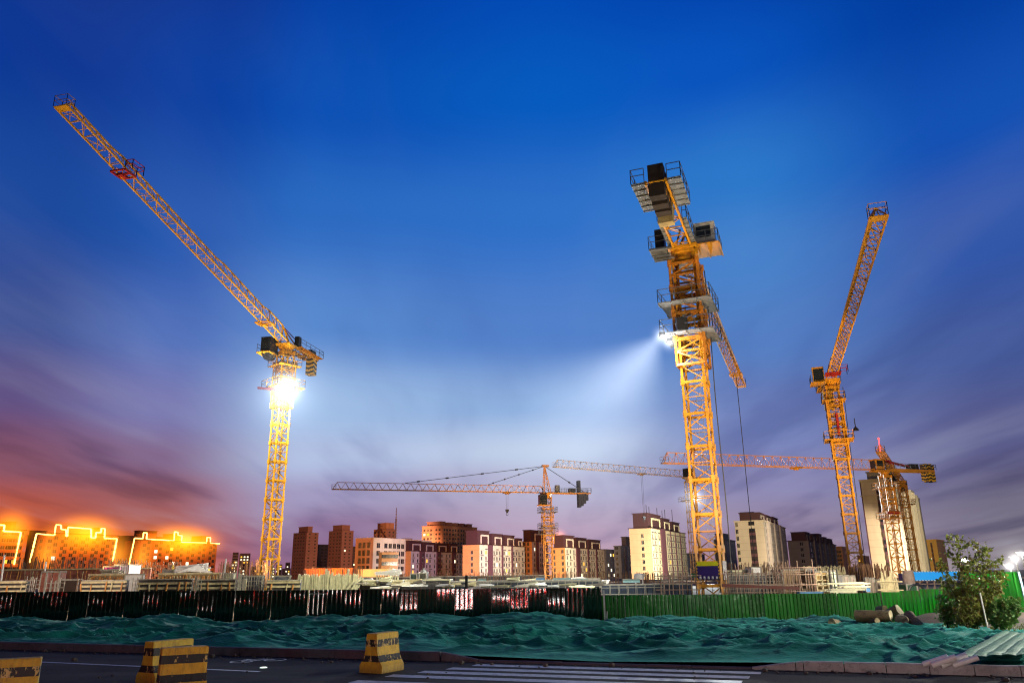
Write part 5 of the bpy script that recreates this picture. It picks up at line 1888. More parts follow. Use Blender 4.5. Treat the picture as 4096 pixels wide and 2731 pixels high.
T3 = building('tower_block', 'orange-brown far tower behind the white office, beside the antenna', 385, 372, 395, 690, 528.5, w_brick2, w_brick, b=50, group=FT, cols_r=[.3, .7], cols_l=[.15, .4, .65, .88], win=(1.7, 1.3), hutmat=w_brick2, huts=[(.1, .9, 5)], roof=w_brick, eave=.2, seed=6)
T4 = building('tower_block', 'long orange far block with a row of roof huts, tallest in the middle distance', 442, 421, 477, 560, 524.8, w_brick2, w_brick2, b=56, group=FT, cols_r=[.05, .12, .2, .29, .36, .44, .53, .6, .68, .76, .84, .92], cols_l=[.15, .3, .55, .7, .88], win=(1.8, 1.4), lit=.035, hutmat=w_brick, huts=[(.02, .14, 2.4), (.22, .32, 2), (.42, .5, 2), (.6, .68, 2), (.8, .92, 2)], roof=w_brick, eave=.4, seed=6, ledges=True)
building('tower_block', 'tiny dark roof poking up left of the long orange far block', 403, 401, 411, 640, 538, w_dark, w_dark, b=40, group=FT, roof=w_dark, seed=9)
building('tower_block', 'small dark far tower just left of the tallest middle-distance block', 416, 414, 420, 640, 540, w_dark, w_dark, b=40, group=FT, roof=w_dark, seed=9)

# white office
W1 = building('office_building', 'white flat-roofed office with tall windows and orange-lit side', 372, 354, 431, 410, 537.4, wallmat('wall_office_side_lit', (0.60, 0.34, 0.22), False), wallmat('wall_office', (0.60, 0.53, 0.44), False), b=60,  # orange lamp light on the side face put into its wall colour
              cols_r=[.08, .2, .27, .34, .41, .48, .58, .65, .72, .80, .88], cols_l=[.22, .3, .47, .55, .7, .78], win=(2.6, 2.4), winl=(1.0, 2.8), fl=3.9, zbase=1.6, lit=.0, roof=wallmat('office_roof', (0.6, 0.5, 0.45), False), eave=.25, seed=3, skip_top=1.0)
W2 = building('office_wing', 'lower pale office wing in front of the white office', 381, 378, 398, 385, 552, wallmat('wall_office', (0.60, 0.53, 0.44), False), wallmat('wall_office', (0.60, 0.53, 0.44), False), b=35,
              cols_r=[.12, .3, .48, .66, .84], win=(2.2, 1.6), fl=3.4, zbase=1.2, roof=MATS['office_roof'], eave=.2, seed=5)
building('low_building', 'long low orange-lit building below the brown far towers', 305, 303, 352, 290, 568.8, wallmat('wall_low_orange', (0.55, 0.20, 0.06), False), MATS['wall_low_orange'], b=8, cols_r=[.2, .3, .4, .55, .65, .75], win=(1.8, 2.0), roof=MATS['wall_low_orange'], eave=.3, seed=2, cat='building')
building('low_building', 'long low white wall building at the foot of the white office', 357, 355.5, 391, 300, 569.5, MATS['wall_office'], MATS['wall_office'], b=8, cols_r=[.2, .4, .6, .8], win=(2.2, 1.5), roof=MATS['office_roof'], eave=.2, seed=2, cat='building')

K1 = building('apartment_block', 'lavender-lit block with orange gable, right of the white office', 410.5, 393, 462, 432, 550.5, w_gable, w_lav, group=ROW,
              cols_r=[.04, .12, .2, .29, .35, .44, .51, .58, .67, .74, .83, .9, .96], cols_l=[.5], win=(1.1, 1.7), lit=.09,
              huts=[(.0, .22, 5.0), (.26, .46, 4.6), (.5, .72, 4.6), (.76, .94, 4.6)], strips=[(.15, .24, .5), (.47, .55, .5), (.78, .86, .5)], seed=11, ledges=True)
K2 = building('apartment_block', 'cream block with broad orange gable, left of the hammerhead crane', 479.5, 462.5, 525, 395, 544, w_gable, w_cream, group=ROW,
              cols_r=[.04, .13, .3, .36, .42, .52, .57, .63, .74, .8, .86, .95], cols_l=[.45], win=(1.1, 1.7), lit=.07,
              huts=[(.0, .24, 6.4), (.3, .52, 5.4), (.58, .80, 5.2), (.86, .99, 4)], strips=[(.17, .26, .5), (.46, .49, .4), (.68, .71, .4)], seed=12, ledges=True)
K2b = building('apartment_block', 'narrow violet block directly left of the hammerhead mast', 532.5, 521.8, 549, 452, 541, w_gable, w_lav, group=ROW,
               cols_r=[.15, .5, .62, .9], cols_l=[.35, .7], win=(1.2, 1.7), lit=.16, huts=[(.0, .95, 6.0)], strips=[(.22, .36, .5)], seed=13)
K3 = building('apartment_block', 'cream block with orange gable, right of the hammerhead crane', 566, 552, 605, 400, 547, w_gable, w_cream, group=ROW,
              cols_r=[.04, .12, .2, .38, .44, .5, .6, .65, .71, .82, .88, .94], cols_l=[.2, .8], win=(1.1, 1.7), lit=.05,
              huts=[(.0, .25, 5.6), (.3, .56, 5), (.62, .95, 4.6)], strips=[(.25, .34, .5), (.54, .57, .4), (.76, .79, .4)], seed=14, ledges=True)
mb = MB()
a = at(553.5, 536.5, 470); c = at(564, 539.2, 470)
mb.bar((0, 0, 0), c - a, 2.2, 1.4); mb.bar((0, 0, -1.2), c - a + Vector((0, 0, -.6)), .8, .8)
NS = tag(mb.build('neon_sign', emis('neon_red', (1.0, .30, .08), 6), loc=tuple(a)), 'bright red-orange rooftop neon glimpsed right of the hammerhead mast', 'neon sign')
g_ = glow_ball(NS, (0, 0, 0), 8, (1.0, .25, .08), .8, .08, 2.0); g_.parent = NS; g_.location = (c - a) / 2
building('apartment_block', 'grey block with lit windows just right of the cream one', 607, 604, 616, 480, 549, w_grey, w_grey, group=ROW, cols_r=[.2, .5, .8], win=(1.6, 1.6), lit=.14, seed=15, roof=w_dark, eave=.3)
building('apartment_block', 'plain grey unlit block left of the tall cream tower', 622, 615, 633, 450, 545.5, w_gblue, w_gblue, group=ROW, cols_r=[.3, .7], cols_l=[.6], win=(1.4, 1.6), seed=16, roof=w_gblue, eave=.3, huts=[(.6, 1, 5)], hutmat=w_dark, strips=[(.3, .5, .4)], stripmat=w_dark)
K4 = building('apartment_block', 'tall cream tower block with lit windows and roof aerials, left of the nearest mast', 653.5, 631.5, 688, 372, 527.5, wallmat('wall_tower_gable_lit', (0.58, 0.37, 0.22)), w_yel, group=ROW, b=64,  # the gable's warm lamp light is put into its wall colour
              cols_r=[.03, .1, .2, .43, .48, .56, .61, .7, .75, .85, .9, .97], cols_l=[.4], win=(1.1, 1.7), lit=.09,
              huts=[(.0, .34, 6.5), (.38, .6, 5.6), (.66, .9, 4.8)], strips=[(.24, .36, .6), (.52, .53, .4), (.66, .67, .4), (.81, .82, .4)], seed=17, ledges=2)
mb = MB()
for t, h in ((.02, 4), (.09, 3.4), (.3, 3.8), (.44, 3.2), (.52, 4), (.74, 5)):
    mb.bar((K4['Lr'] * t, 2, K4['H'] + 6), (K4['Lr'] * t, 2, K4['H'] + 7 + h), .22)
mb.build('aerial', m_dark, K4['root'])
building('apartment_block', 'dim blue-grey block hidden behind the foot of the nearest mast', 689, 686, 706, 470, 553, w_gblue, w_gblue, group=ROW, seed=18, cols_r=[.3, .7], roof=w_gblue)
building('apartment_block', 'hazy grey-green block between the nearest mast and beige block', 728, 716, 738, 470, 539, wallmat('wall_haze_grey', (0.26, 0.27, 0.30)), MATS['wall_haze_grey'], group=ROW, cols_r=[.2, .4, .6, .8], cols_l=[.3, .6], win=(1.4, 1.7), seed=19, roof=w_gblue, huts=[(0, .5, 3)], hutmat=w_gblue)
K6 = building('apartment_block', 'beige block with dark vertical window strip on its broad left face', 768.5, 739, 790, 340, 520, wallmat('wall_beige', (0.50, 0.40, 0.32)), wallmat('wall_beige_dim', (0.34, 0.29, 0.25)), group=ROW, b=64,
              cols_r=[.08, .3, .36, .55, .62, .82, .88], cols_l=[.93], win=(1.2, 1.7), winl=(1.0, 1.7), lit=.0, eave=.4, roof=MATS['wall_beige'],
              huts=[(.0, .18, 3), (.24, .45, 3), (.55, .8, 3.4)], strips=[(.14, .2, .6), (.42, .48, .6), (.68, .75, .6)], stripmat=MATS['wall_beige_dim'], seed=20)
wb = MB(); wr_ = MB(); y0, y1 = K6['Ll'] * .30, K6['Ll'] * .52
wr_.box(-.08, .02, y0, y1, .5, K6['H'] - 4.2)
so = wr_.build('wall_strip', m_strip, K6['root'])
k = 0; z = 1.5
while z < K6['H'] - 1.4:
    wb = MB(); wb.box(-.16, -.081, y0 + .1, y1 - .1, z, z + 1.7); wb.build('window', m_win, so if z < K6['H'] - 6 else K6['root']); z += 2.95
hb = MB(); hb.box(1, 6, K6['Ll'] * .35, K6['Ll'] * .75, K6['H'] + .35, K6['H'] + 3.4); hb.box(.5, 6.5, K6['Ll'] * .35 - .5, K6['Ll'] * .75 + .5, K6['H'] + 3.4, K6['H'] + 4)
hb.build('stair_tower', [m_roofred], K6['root'])
K7 = building('apartment_block', 'dark unlit block with jagged roofline, right of the beige one', 812, 791, 839, 420, 540, wallmat('wall_dim_taupe', (0.15, 0.12, 0.12)), w_dark, group=ROW, b=60,
              cols_r=[.06, .12, .22, .3, .4, .47, .57, .65, .74, .82, .9, .96], cols_l=[.35], win=(1.4, 1.7), lit=.005, roof=m_roofred,
              huts=[(.0, .14, 4), (.22, .36, 3.6), (.42, .56, 4.6), (.62, .74, 3.4), (.8, .96, 3)], strips=[(.15, .19, .8), (.34, .37, .8), (.51, .54, .8), (.69, .71, .8), (.86, .88, .8)], stripmat=MATS['wall_dim_taupe'], seed=21)
building('apartment_block', 'distant orange-brown block glimpsed left of the right crane mast', 845, 837, 850, 600, 546, w_brick2, w_brick, group=ROW, b=60, cols_l=[.3, .6], cols_r=[.5], seed=22, roof=w_brick2, eave=.2)
building('apartment_block', 'small distant orange block right of the right crane mast', 864, 859, 871, 640, 555, w_brick2, w_brick2, group=ROW, b=60, cols_l=[.3, .6], cols_r=[.5], seed=23, roof=w_brick2, eave=.2)
# the big slab at the right
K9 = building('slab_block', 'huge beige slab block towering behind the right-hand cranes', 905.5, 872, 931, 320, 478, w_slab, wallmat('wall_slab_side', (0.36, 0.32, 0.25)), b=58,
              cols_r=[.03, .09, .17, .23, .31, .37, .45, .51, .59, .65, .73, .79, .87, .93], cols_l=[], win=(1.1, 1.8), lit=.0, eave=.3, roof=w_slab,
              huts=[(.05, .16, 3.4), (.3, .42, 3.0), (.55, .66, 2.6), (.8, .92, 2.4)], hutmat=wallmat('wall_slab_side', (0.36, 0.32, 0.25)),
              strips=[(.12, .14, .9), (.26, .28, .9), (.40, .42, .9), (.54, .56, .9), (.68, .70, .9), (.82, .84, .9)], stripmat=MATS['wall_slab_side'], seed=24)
Ll, Hh = K9['Ll'], K9['H']
mb = MB(); mb.box(-.1, .02, Ll * .44, Ll * .52, .5, Hh - 2)
st = mb.build('wall_strip', m_strip, K9['root'])
z = 1.2
while z < Hh - 3:
    wb = MB(); wb.box(-.18, -.101, Ll * .445, Ll * .515, z, z + 1.6); wb.build('window', m_win, st); z += 2.95
mb = MB(); mb.box(-.08, .02, Ll * .965, Ll + .02, .5, Hh - .5); mb.build('wall_strip', m_strip, K9['root'])
mb = MB(); mb.box(-.5, .0, -.3, Ll + .4, Hh - 6.6, Hh - 6.2); mb.build('cornice', w_slab, K9['root'])
K10 = building('apartment_block', 'yellow-lit distant block at the right, behind the bushy tree', 941, 929, 949, 520, 539, wallmat('wall_far_yellow', (0.62, 0.44, 0.18)), wallmat('wall_far_tan', (0.40, 0.26, 0.18)), group=ROW, b=52, cols_l=[], cols_r=[.5], eave=.5, roof=MATS['wall_far_yellow'], seed=25)
mb = MB(); L_ = K10['Ll']
mb.box(-.1, .02, L_ * .38, L_ * .54, .5, K10['H'] - 2)
st = mb.build('wall_strip', m_strip, K10['root'])
z = 1.0
while z < K10['H'] - 3:
    wb = MB(); wb.box(-.2, -.101, L_ * .39, L_ * .53, z, z + 1.4); wb.build('window', mat('window_grey', (0.12, 0.10, 0.12), .4), st); z += 2.95

# antenna tower
a = at(395.5, 538, 600); tp = at(395.5, 507, 600)
mb = MB(); h = tp.z
mb.bar((0, 0, h - 26), (0, 0, h - 8), 1.2, n=6); mb.bar((0, 0, h - 8), (0, 0, h), .5, n=6)
for k in range(12):
    z = h - 25 + k * 2.0
    mb.bar((-1.5 + k * .08, 0, z), (1.5 - k * .08, 0, z), .35)
mb.bar((0, 0, h - 26), (-6, 0, h - 34), .6); mb.bar((0, 0, h - 26), (6, 0, h - 34), .6); mb.bar((0, 0, h - 26), (0, 0, 0), .7)
o = mb.build('antenna_mast', mat('antenna_steel', (0.05, 0.035, 0.05), .6), loc=(a.x, a.y, 0))
tag(o, 'slender dark antenna mast above the white office building', 'antenna')
mb = MB(); mb.lathe((0, 0, h - 27.5), [(.3, 0), (1.4, .3), (1.4, 1.1), (.3, 1.4)], n=12); d1 = mb.build('dish', m_galv, o); 
# far low town, left of the first mast
r_ = random.Random(31)
fx = [(230, 236, 552), (237, 248, 553), (249, 256, 566), (256, 263, 562), (263, 267, 565), (268, 274, 567), (275, 281, 564), (281, 290, 568), (224, 231, 566), (284, 289, 562)]
wd = ['tallest pale far tower left of the first crane mast', 'twin pale far tower speckled with lit windows', 'low far block right of the pale towers', 'far block with a lit roof edge near the first mast', 'tiny far block touching the first mast', 'tiny far block seen through the first mast', 'far low block just right of the first mast', 'widest far low block left of the brown tower', 'low far block left of the pale towers', 'small far block at the foot of the leftmost brown tower']
for i, (x0, x1, yt) in enumerate(fx):
    building('far_building', wd[i], x0 + .5, x0, x1, 850 + 20 * i, yt, w_brick, wallmat('wall_far_pink', (0.34, 0.22, 0.20), False), b=8, cols_r=[.2, .5, .8], win=(1.5, 1.4), lit=.35, roof=w_brick, eave=.1, seed=40 + i, group='far low town')

# ================================================================== the building site between fence and town
m_wood = mat('timber_pale', (0.50, 0.42, 0.24), 0.8, var=0.35, scale=4)
m_cream = mat('tube_cream', (0.62, 0.58, 0.36), 0.6, var=0.25, scale=5)
m_ply = mat('plywood_dark', (0.05, 0.045, 0.05), 0.6, var=0.5, scale=1.2, dirt=(0.22, 0.16, 0.10, 0.5))
m_plyR = mat('plywood_red', (0.30, 0.10, 0.07), 0.7, var=0.5, scale=1.2, dirt=(0.4, 0.3, 0.2, 0.6))
m_plyW = mat('plywood_warm', (0.30, 0.20, 0.10), 0.7, var=0.4, scale=1.4, dirt=(0.1, 0.06, 0.03, 0.6))
m_rebar = mat('rebar_rust', (0.20, 0.10, 0.05), 0.8, var=0.5)
m_rebarG = mat('rebar_grey', (0.30, 0.27, 0.22), 0.7, var=0.4)
m_tube = mat('scaffold_tube', (0.42, 0.30, 0.22), 0.45, 0.4, var=0.4, dirt=(0.35, 0.05, 0.04, 0.7))
m_orange = mat('tie_orange', (0.50, 0.22, 0.06), 0.6)
m_concg = mat('concrete_grey', (0.26, 0.25, 0.25), 0.85, var=0.35, scale=1.5)
m_wh = mat('paint_white', (0.70, 0.68, 0.66), 0.6, var=0.2, dirt=(0.4, 0.35, 0.3, 0.4))
m_bluesh = mat('sheet_blue', (0.06, 0.20, 0.42), 0.5, var=0.4)
m_teal = mat('sheet_teal', (0.20, 0.36, 0.38), 0.5, var=0.4, scale=1)
m_pink = mat('panel_magenta', (0.42, 0.03, 0.22), 0.6, var=0.3)
m_palepanel = mat('panel_pale', (0.52, 0.42, 0.34), 0.7, var=0.3, scale=.8)


def frame_at(x0, x1, yt, yb, Y, Y2=None):
    """origin, across vector, width and heights of an upright rectangle on the site seen at those columns"""
    A = at(x0, yb, Y); B = at(x1, yb, Y2 or Y); T = at(x0, yt, Y)
    A2 = Vector((A.x, A.y, A.z)); u = Vector((B.x - A.x, B.y - A.y, 0)); L = u.length; u.normalize()
    return A2, u, L, T.z - A.z


def formwork(label, x0, x1, yt, yb, Y, board=None, rails=(.25, .6), nst=None, top=True, group='shutter walls', railm=None):
    A, u, L, h = frame_at(x0, x1, yt, yb, Y)
    b = 1.2
    A = A - Vector((0, 0, b)); h += b
    nn = Vector((u.y, -u.x, 0))
    root = thing('formwork_wall', label, 'formwork', tuple(A), group=group)
    mb = MB(); mb.obox(Vector((0, 0, 0)), u, -nn, (0, 0, 1), L, .25, h); mb.build('board', board or m_ply, root)
    for f in rails:
        mb = MB(); z = b + (h - b) * f
        mb.obox(Vector((0, 0, z)) + nn * .02, u, nn, (0, 0, 1), L, .14, .13); mb.build('rail', railm or m_wood, root)
    if top:
        mb = MB(); mb.obox(Vector((0, 0, h)) - nn * .3, u, nn, (0, 0, 1), L, .45, .07); mb.build('top_edge', m_rebarG, root)
    k = nst or max(2, int(L / .55))
    for i in range(min(k, 60)):
        x = (i + rnd.uniform(.2, .8)) * L / k
        mb = MB(); t = rnd.uniform(-.12, .12)
        mb.bar(u * x + nn * .2 + Vector((0, 0, b * .6)), u * (x + t) + nn * .2 + Vector((0, 0, b + (h - b) * rnd.uniform(.55, .98))), rnd.choice((.05, .07)))
        mb.build('tie_rod', m_orange if rnd.random() < .7 else m_wood, root)
    return root


def cage(label, x0, x1, yt, yb, Y, m_=None, dx=.22, dz=.24, t=.035, depth=.6, group='rebar cages'):
    A, u, L, h = frame_at(x0, x1, yt, yb, Y)
    nn = Vector((u.y, -u.x, 0)); mb = MB(); A = A - Vector((0, 0, 1.2)); h += 1.2
    for back in (0, depth):
        k = max(2, int(L / dx))
        for i in range(k + 1):
            e = rnd.uniform(.0, .25)
            mb.bar(u * (L * i / k) - nn * back, u * (L * i / k) - nn * back + Vector((0, 0, h + e)), t)
        z = 0
        while z < h:
            mb.bar(-nn * back + Vector((0, 0, z)), u * L - nn * back + Vector((0, 0, z)), t)
            z += dz
    o = mb.build('rebar_cage', m_ or m_rebarG, loc=tuple(A))
    return tag(o, label, 'rebar cage', group)


def starter(label, x0, x1, yt, yb, Y, k, m_=None, t=.04, jit=.4, depth=5, lean=.03):
    A, u, L, h = frame_at(x0, x1, yt, yb, Y)
    mb = MB()
    for i in range(k):
        x = rnd.uniform(0, L); d = rnd.uniform(0, depth); hh = h * rnd.uniform(1 - jit, 1.0) * (1 + d / Y)
        mb.bar(u * x + Vector((0, d, -1.5)), u * (x + rnd.gauss(0, lean) * hh) + Vector((0, d + rnd.gauss(0, lean) * hh, hh)), t)
    o = mb.build('starter_bars', m_ or m_rebar, loc=tuple(A))
    return tag(o, label, 'rebar', 'starter bars', 'stuff')


def block(name, label, cat, x0, x1, yt, yb, Y, m_, depth=2.0, ribs=0, group=None, bottom=True, ribm=None):
    """cabin, container or panel: body with frame edges and ribs"""
    A, u, L, h = frame_at(x0, x1, yt, yb, Y)
    nn = Vector((u.y, -u.x, 0)); up = Vector((0, 0, 1))
    b = 0.9 if bottom else 0
    A = A - up * b; h += b
    mb = MB(); mb.obox(Vector((0, 0, 0)), u, -nn, up, L, depth, h)
    for k in range(ribs):
        x = (k + .5) * L / ribs
        mb.obox(u * (x - L / ribs * .22) + nn * .002, u, nn, up, L / ribs * .44, .05, h - .1)
    o = mb.build(name, m_, loc=tuple(A))
    tag(o, label, cat, group)
    fb = MB(); e = min(.1, h * .12)
    fb.obox(nn * .05 + up * (h - e * .3), u, -nn, up, L, depth + .1, e)
    fb.obox(nn * .06 - u * .02, u, -nn, up, e, .08, h); fb.obox(nn * .06 + u * (L - e + .02), u, -nn, up, e, .08, h)
    fb.build('frame', ribm or m_rebarG, o)
    return o


def plank_pile(label, x0, x1, yt, yb, Y, k, m_=None, messy=.25, cat='timber pile', name='timber_pile', group=None, sec=(.12, .12)):
    A, u, L, h = frame_at(x0, x1, yt, yb, Y)
    mb = MB(); rows = max(1, int(h / sec[1]))
    for i in range(k):
        r_ = i % rows
        z = h * (r_ + .5) / rows; y = rnd.uniform(-.8, .8)
        a = rnd.uniform(0, .15) * L; c = L - rnd.uniform(0, .2) * L
        dz = rnd.gauss(0, messy) * .5
        mb.bar(u * a + Vector((0, y, z)), u * c + Vector((0, y + rnd.gauss(0, messy), max(.02, z + dz))), sec[0], sec[1])
    o = mb.build(name, m_ or m_wood, loc=tuple(A))
    return tag(o, label, cat, group)


def scaffold(label, x0, x1, yt, yb, Y, nv, levels, m_=None, t=.055, over=.6, depth=1.2, group='tube scaffolds'):
    A, u, L, h = frame_at(x0, x1, yt, yb, Y)
    nn = Vector((u.y, -u.x, 0)); A = A - Vector((0, 0, 1.3)); h += 1.3
    root = thing('scaffold', label, 'scaffold', tuple(A), group=group)
    for i in range(nv):
        x = L * (i + rnd.uniform(-.25, .25)) / max(1, nv - 1)
        mb = MB(); e = h + rnd.uniform(-.2, over); ln = rnd.gauss(0, .02) * h
        mb.bar(u * x, u * (x + ln) + Vector((0, 0, e)), t * 1.25, n=6)
        mb.build('standard', m_ or m_tube, root)
    for f in levels:
        mb = MB(); z = 1.3 + (h - 1.3) * f
        mb.bar(-u * .3 + nn * .06 + Vector((0, 0, z)), u * (L + .4) + nn * .06 + Vector((0, 0, z + rnd.uniform(-.06, .06))), t * 1.2, n=6)
        mb.build('ledger', m_ or m_tube, root)
    return root


# ---- left part
SW = 'shutter walls'
formwork('long low parapet shutter along the far left, below the neon blocks', 0, 150, 569.4, 574.5, 84, board=m_plyR, rails=(.9,), nst=30)
formwork('nearest shutter at the left edge with three pale rails', -8, 26, 581.2, 592, 50, rails=(.0, .45, .85))
cage('rebar column right of the leftmost shutter', 25, 32.5, 579, 592, 50, m_rebarG)
cage('tall dark mesh wall left of the red-lit panels', 22, 46, 571.5, 592, 58, m_rebar, dx=.35, dz=.4)
block('shutter_panel', 'red-lit narrow upright panel at the far left', 'panel', 38.5, 44.5, 571.5, 592, 56, m_plyR, .6, 2)
block('shutter_panel', 'broad red-lit panel with pale patches, far left', 'panel', 45, 59, 571.5, 581, 57, m_plyR, .8, 3)
cage('grey mesh cage under the broad red-lit panel', 45, 58, 581, 592, 52, m_rebarG, dx=.25, dz=.3)
block('concrete_wall', 'dark brown wall section left of the long railed shutter', 'wall', 57, 77, 579.5, 592, 56, mat('wall_brown', (0.04, 0.02, 0.012), .8), .5)
cage('rusty column cage between brown wall and railed shutter', 76, 81.5, 579.5, 592, 53, m_rebar)
formwork('long railed shutter below the magenta panel', 81, 126, 580.5, 592, 52, rails=(.05, .45, .8))
formwork('shutter with upright battens behind the long railed one', 88, 124, 574.6, 582, 62, board=m_plyW, rails=(.95,), nst=30)
block('site_cabin', 'magenta and white container standing among the rebar', 'container', 113, 128.2, 564.4, 574, 80, m_wh, 2.5, 6)
block('shutter_panel', 'magenta panel leaning on the white container', 'panel', 102.8, 119.5, 566.3, 571.3, 79, m_pink, .2, 3)
plank_pile('grey heap of sacking in front of the magenta panel', 103, 121, 568.5, 573.5, 77, 26, m_rebarG, .35, 'heap', 'debris_heap')
block('shutter_panel', 'bluish white lit panel right of the container', 'panel', 124, 142.5, 574, 580.5, 62, m_wh, .3, 0)
cage('column cage right of the long railed shutter', 131.5, 137.5, 580, 592, 51, m_rebarG)
formwork('railed shutter in front of the concrete box', 137, 191, 579.5, 591.5, 51, rails=(.22, .62))
cage('column cage between the two grey-topped shutters', 191.5, 196.5, 579, 591, 50, m_rebarG)
formwork('railed shutter in front of the white timber pile', 196, 235, 579.8, 591, 51, rails=(.22, .6))
cage('column cage right of the timber-pile shutter', 234.5, 239.5, 574.5, 590.5, 50, m_rebarG)
block('concrete_box', 'small grey concrete box with two holes near the worker', 'box', 162, 174, 569.4, 573.7, 72, m_concg, 1.5)
formwork('batten-faced shutter beneath the timber pile', 158, 220, 573.8, 580.2, 66, board=m_plyW, rails=(.97,), nst=46)
plank_pile('fanned pile of white timbers on the deck, left of the first crane', 177, 208, 565.5, 574, 68, 46, m_wh, .35)
mb = MB(); a = at(180, 572, 66.5); 
for i in range(7):
    p = at(179 + i * 1.5, 571.5 - i * .3, 66.5) - a; q = at(199 + i * 1.4, 564.3 + i * 1.1, 66.8) - a
    mb.bar(p, q, .13)
tag(mb.build('timber_bundle', m_wh, loc=tuple(a)), 'slanting bundle of white timbers lying across the pile', 'timber')
block('shutter_panel', 'glowing cream formwork box right of the timber pile', 'panel', 224, 231.5, 573, 579.3, 60, m_cream, .8, 3)
cage('fine grey cage wrapped round the cream box', 219, 239.5, 573.2, 579.5, 58, m_rebarG, dz=.15)
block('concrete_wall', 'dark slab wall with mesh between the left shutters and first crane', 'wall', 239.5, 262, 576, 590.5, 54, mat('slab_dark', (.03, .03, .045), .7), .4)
cage('square mesh in front of the dark slab wall', 245, 256, 577, 590, 52, m_rebarG, dx=.3, dz=.3)
block('shutter_panel', 'pale upright stop-end left of the square mesh', 'panel', 242.2, 244.6, 579, 590.4, 51.5, m_wood, .3)
cage('dense column cage at the foot of the first crane', 258, 267, 576, 590, 52, m_rebarG, dx=.2, dz=.2)
block('shutter_panel', 'shiny dark steel panel right of the first crane foot', 'panel', 273.5, 290, 575.8, 580, 56, mat('steel_panel', (.18, .2, .24), .25, .7, var=.5, scale=.6), .3)
formwork('railed shutter right of the first crane foot', 267, 300, 580.4, 590, 51, rails=(.3, .75))
for lab, x0, x1, yt, k in (('rebar bristling above the far left shutters', 0, 70, 556, 90), ('rebar bristling in front of the crowned neon block', 70, 125, 558, 90), ('rebar bristling in front of the flat-topped neon block', 128, 170, 560, 60), ('rebar bristling below the far pale towers', 212, 262, 559, 90)):
    starter(lab, x0, x1, yt, 573, 86, k, t=.04)
for lab, x, y0, y1 in (('tall pale pole standing at the left edge', 4.5, 554, 574), ('white pole rising before the crowned neon block', 46, 561, 583), ('pale pole right of the flat-topped neon block', 226, 558, 574)):
    A = at(x - 2, y1, 60); B = at(x, y0, 60)
    mb = MB(); mb.bar((0, 0, -1), B - A, .09)
    tag(mb.build('pole', m_wh, loc=tuple(A)), lab, 'pole')
# row of upright tubes
A, u, L, h = frame_at(297, 357, 575, 589.5, 58)
root = thing('tube_palisade', 'dense row of upright cream tubes right of the first crane', 'tube wall', (A.x, A.y, A.z - 1.2))
for i in range(84):
    mb = MB(); x = L * (i + .5) / 84; ln = rnd.gauss(.02, .03) * h
    mb.bar(Vector((x, rnd.uniform(-.1, .1), 0)), Vector((x + ln, rnd.uniform(-.1, .1), h + 1.2 + rnd.uniform(-.12, .12))), rnd.uniform(.07, .13))
    mb.build('tube', m_cream, root)
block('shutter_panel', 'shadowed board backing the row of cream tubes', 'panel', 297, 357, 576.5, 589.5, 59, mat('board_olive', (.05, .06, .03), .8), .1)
for i, (x, y0) in enumerate(((325.8, 568), (328, 570), (331.8, 571.5), (348, 568))):
    A = at(x, 575, 58); B = at(x + .6, y0, 58); mb = MB(); mb.bar((0, 0, -.5), B - A, .13)
    tag(mb.build('pole', m_cream, loc=tuple(A)), ('tallest cream pole above the tube row', 'shorter cream pole beside the tallest one', 'stub pole right of the pair above the tube row', 'lone cream pole above the right end of the tube row')[i], 'pole')
starter('thin rebar behind the row of cream tubes', 300, 357, 566, 575, 80, 90, t=.035)
# sloping tubes
A = at(348, 588.5, 56)
for i, (x0, y0, x1, y1) in enumerate(((347, 588.5, 358, 576), (352, 588.5, 361.5, 575.5), (355, 588, 362, 580), (358, 587, 363, 577))):
    P_, Q_ = at(x0, y0, 56), at(x1, y1, 56)
    mb = MB(); mb.bar((0, 0, 0), Q_ - P_, .12)
    tag(mb.build('raking_tube', m_cream, loc=tuple(P_)), ('lowest', 'longest', 'shortest', 'steepest')[i] + ' slanting cream tube at the end of the tube row', 'tube')
# ---- middle decks
block('deck_edge', 'long dark deck edge behind the streaked fence, left half', 'deck', 357, 450, 580.5, 590, 62, m_ply, 3, 24, ribm=m_cream)
block('deck_edge', 'thin far deck strip left of the hammerhead crane', 'deck', 360, 545, 577, 580, 92, m_ply, 6, 20)
block('deck_edge', 'dark deck edge behind the streaked fence, right half', 'deck', 450, 602, 581.5, 592, 62, mat('deck_slate', (.025, .03, .045), .7, var=.5, scale=.6), 3, 30)
block('concrete_wall', 'bluish dark retaining wall behind the lower fence', 'wall', 600, 693, 584.5, 597, 60, mat('wall_slate', (.03, .04, .07), .8, var=.5, scale=1.2), 1, 18)
r2 = random.Random(77)
adj = ['greyish', 'pale', 'cream', 'bleached', 'long', 'short', 'messy', 'neat', 'thin', 'thick']
for i in range(44):
    x0 = 358 + i * 5.4 + r2.uniform(-3, 3); w_ = r2.uniform(10, 22); y = r2.uniform(577.5, 586.5)
    near = 'in front of the lavender block' if x0 < 455 else ('in front of the cream block left of the hammerhead' if x0 < 530 else 'right of the hammerhead mast')
    o = plank_pile('%s heap of boards %s, %s row' % (adj[i % 10], near, 'back' if i % 20 < 10 else 'front'), x0, x0 + w_, y - 1.5, y + 1.6, r2.uniform(58, 76), r2.randint(10, 20), r2.choice((m_wood, m_cream, m_wh, m_rebarG, m_cream)), .2, 'timber pile', group='board heaps on the middle deck', sec=(.16, .09))
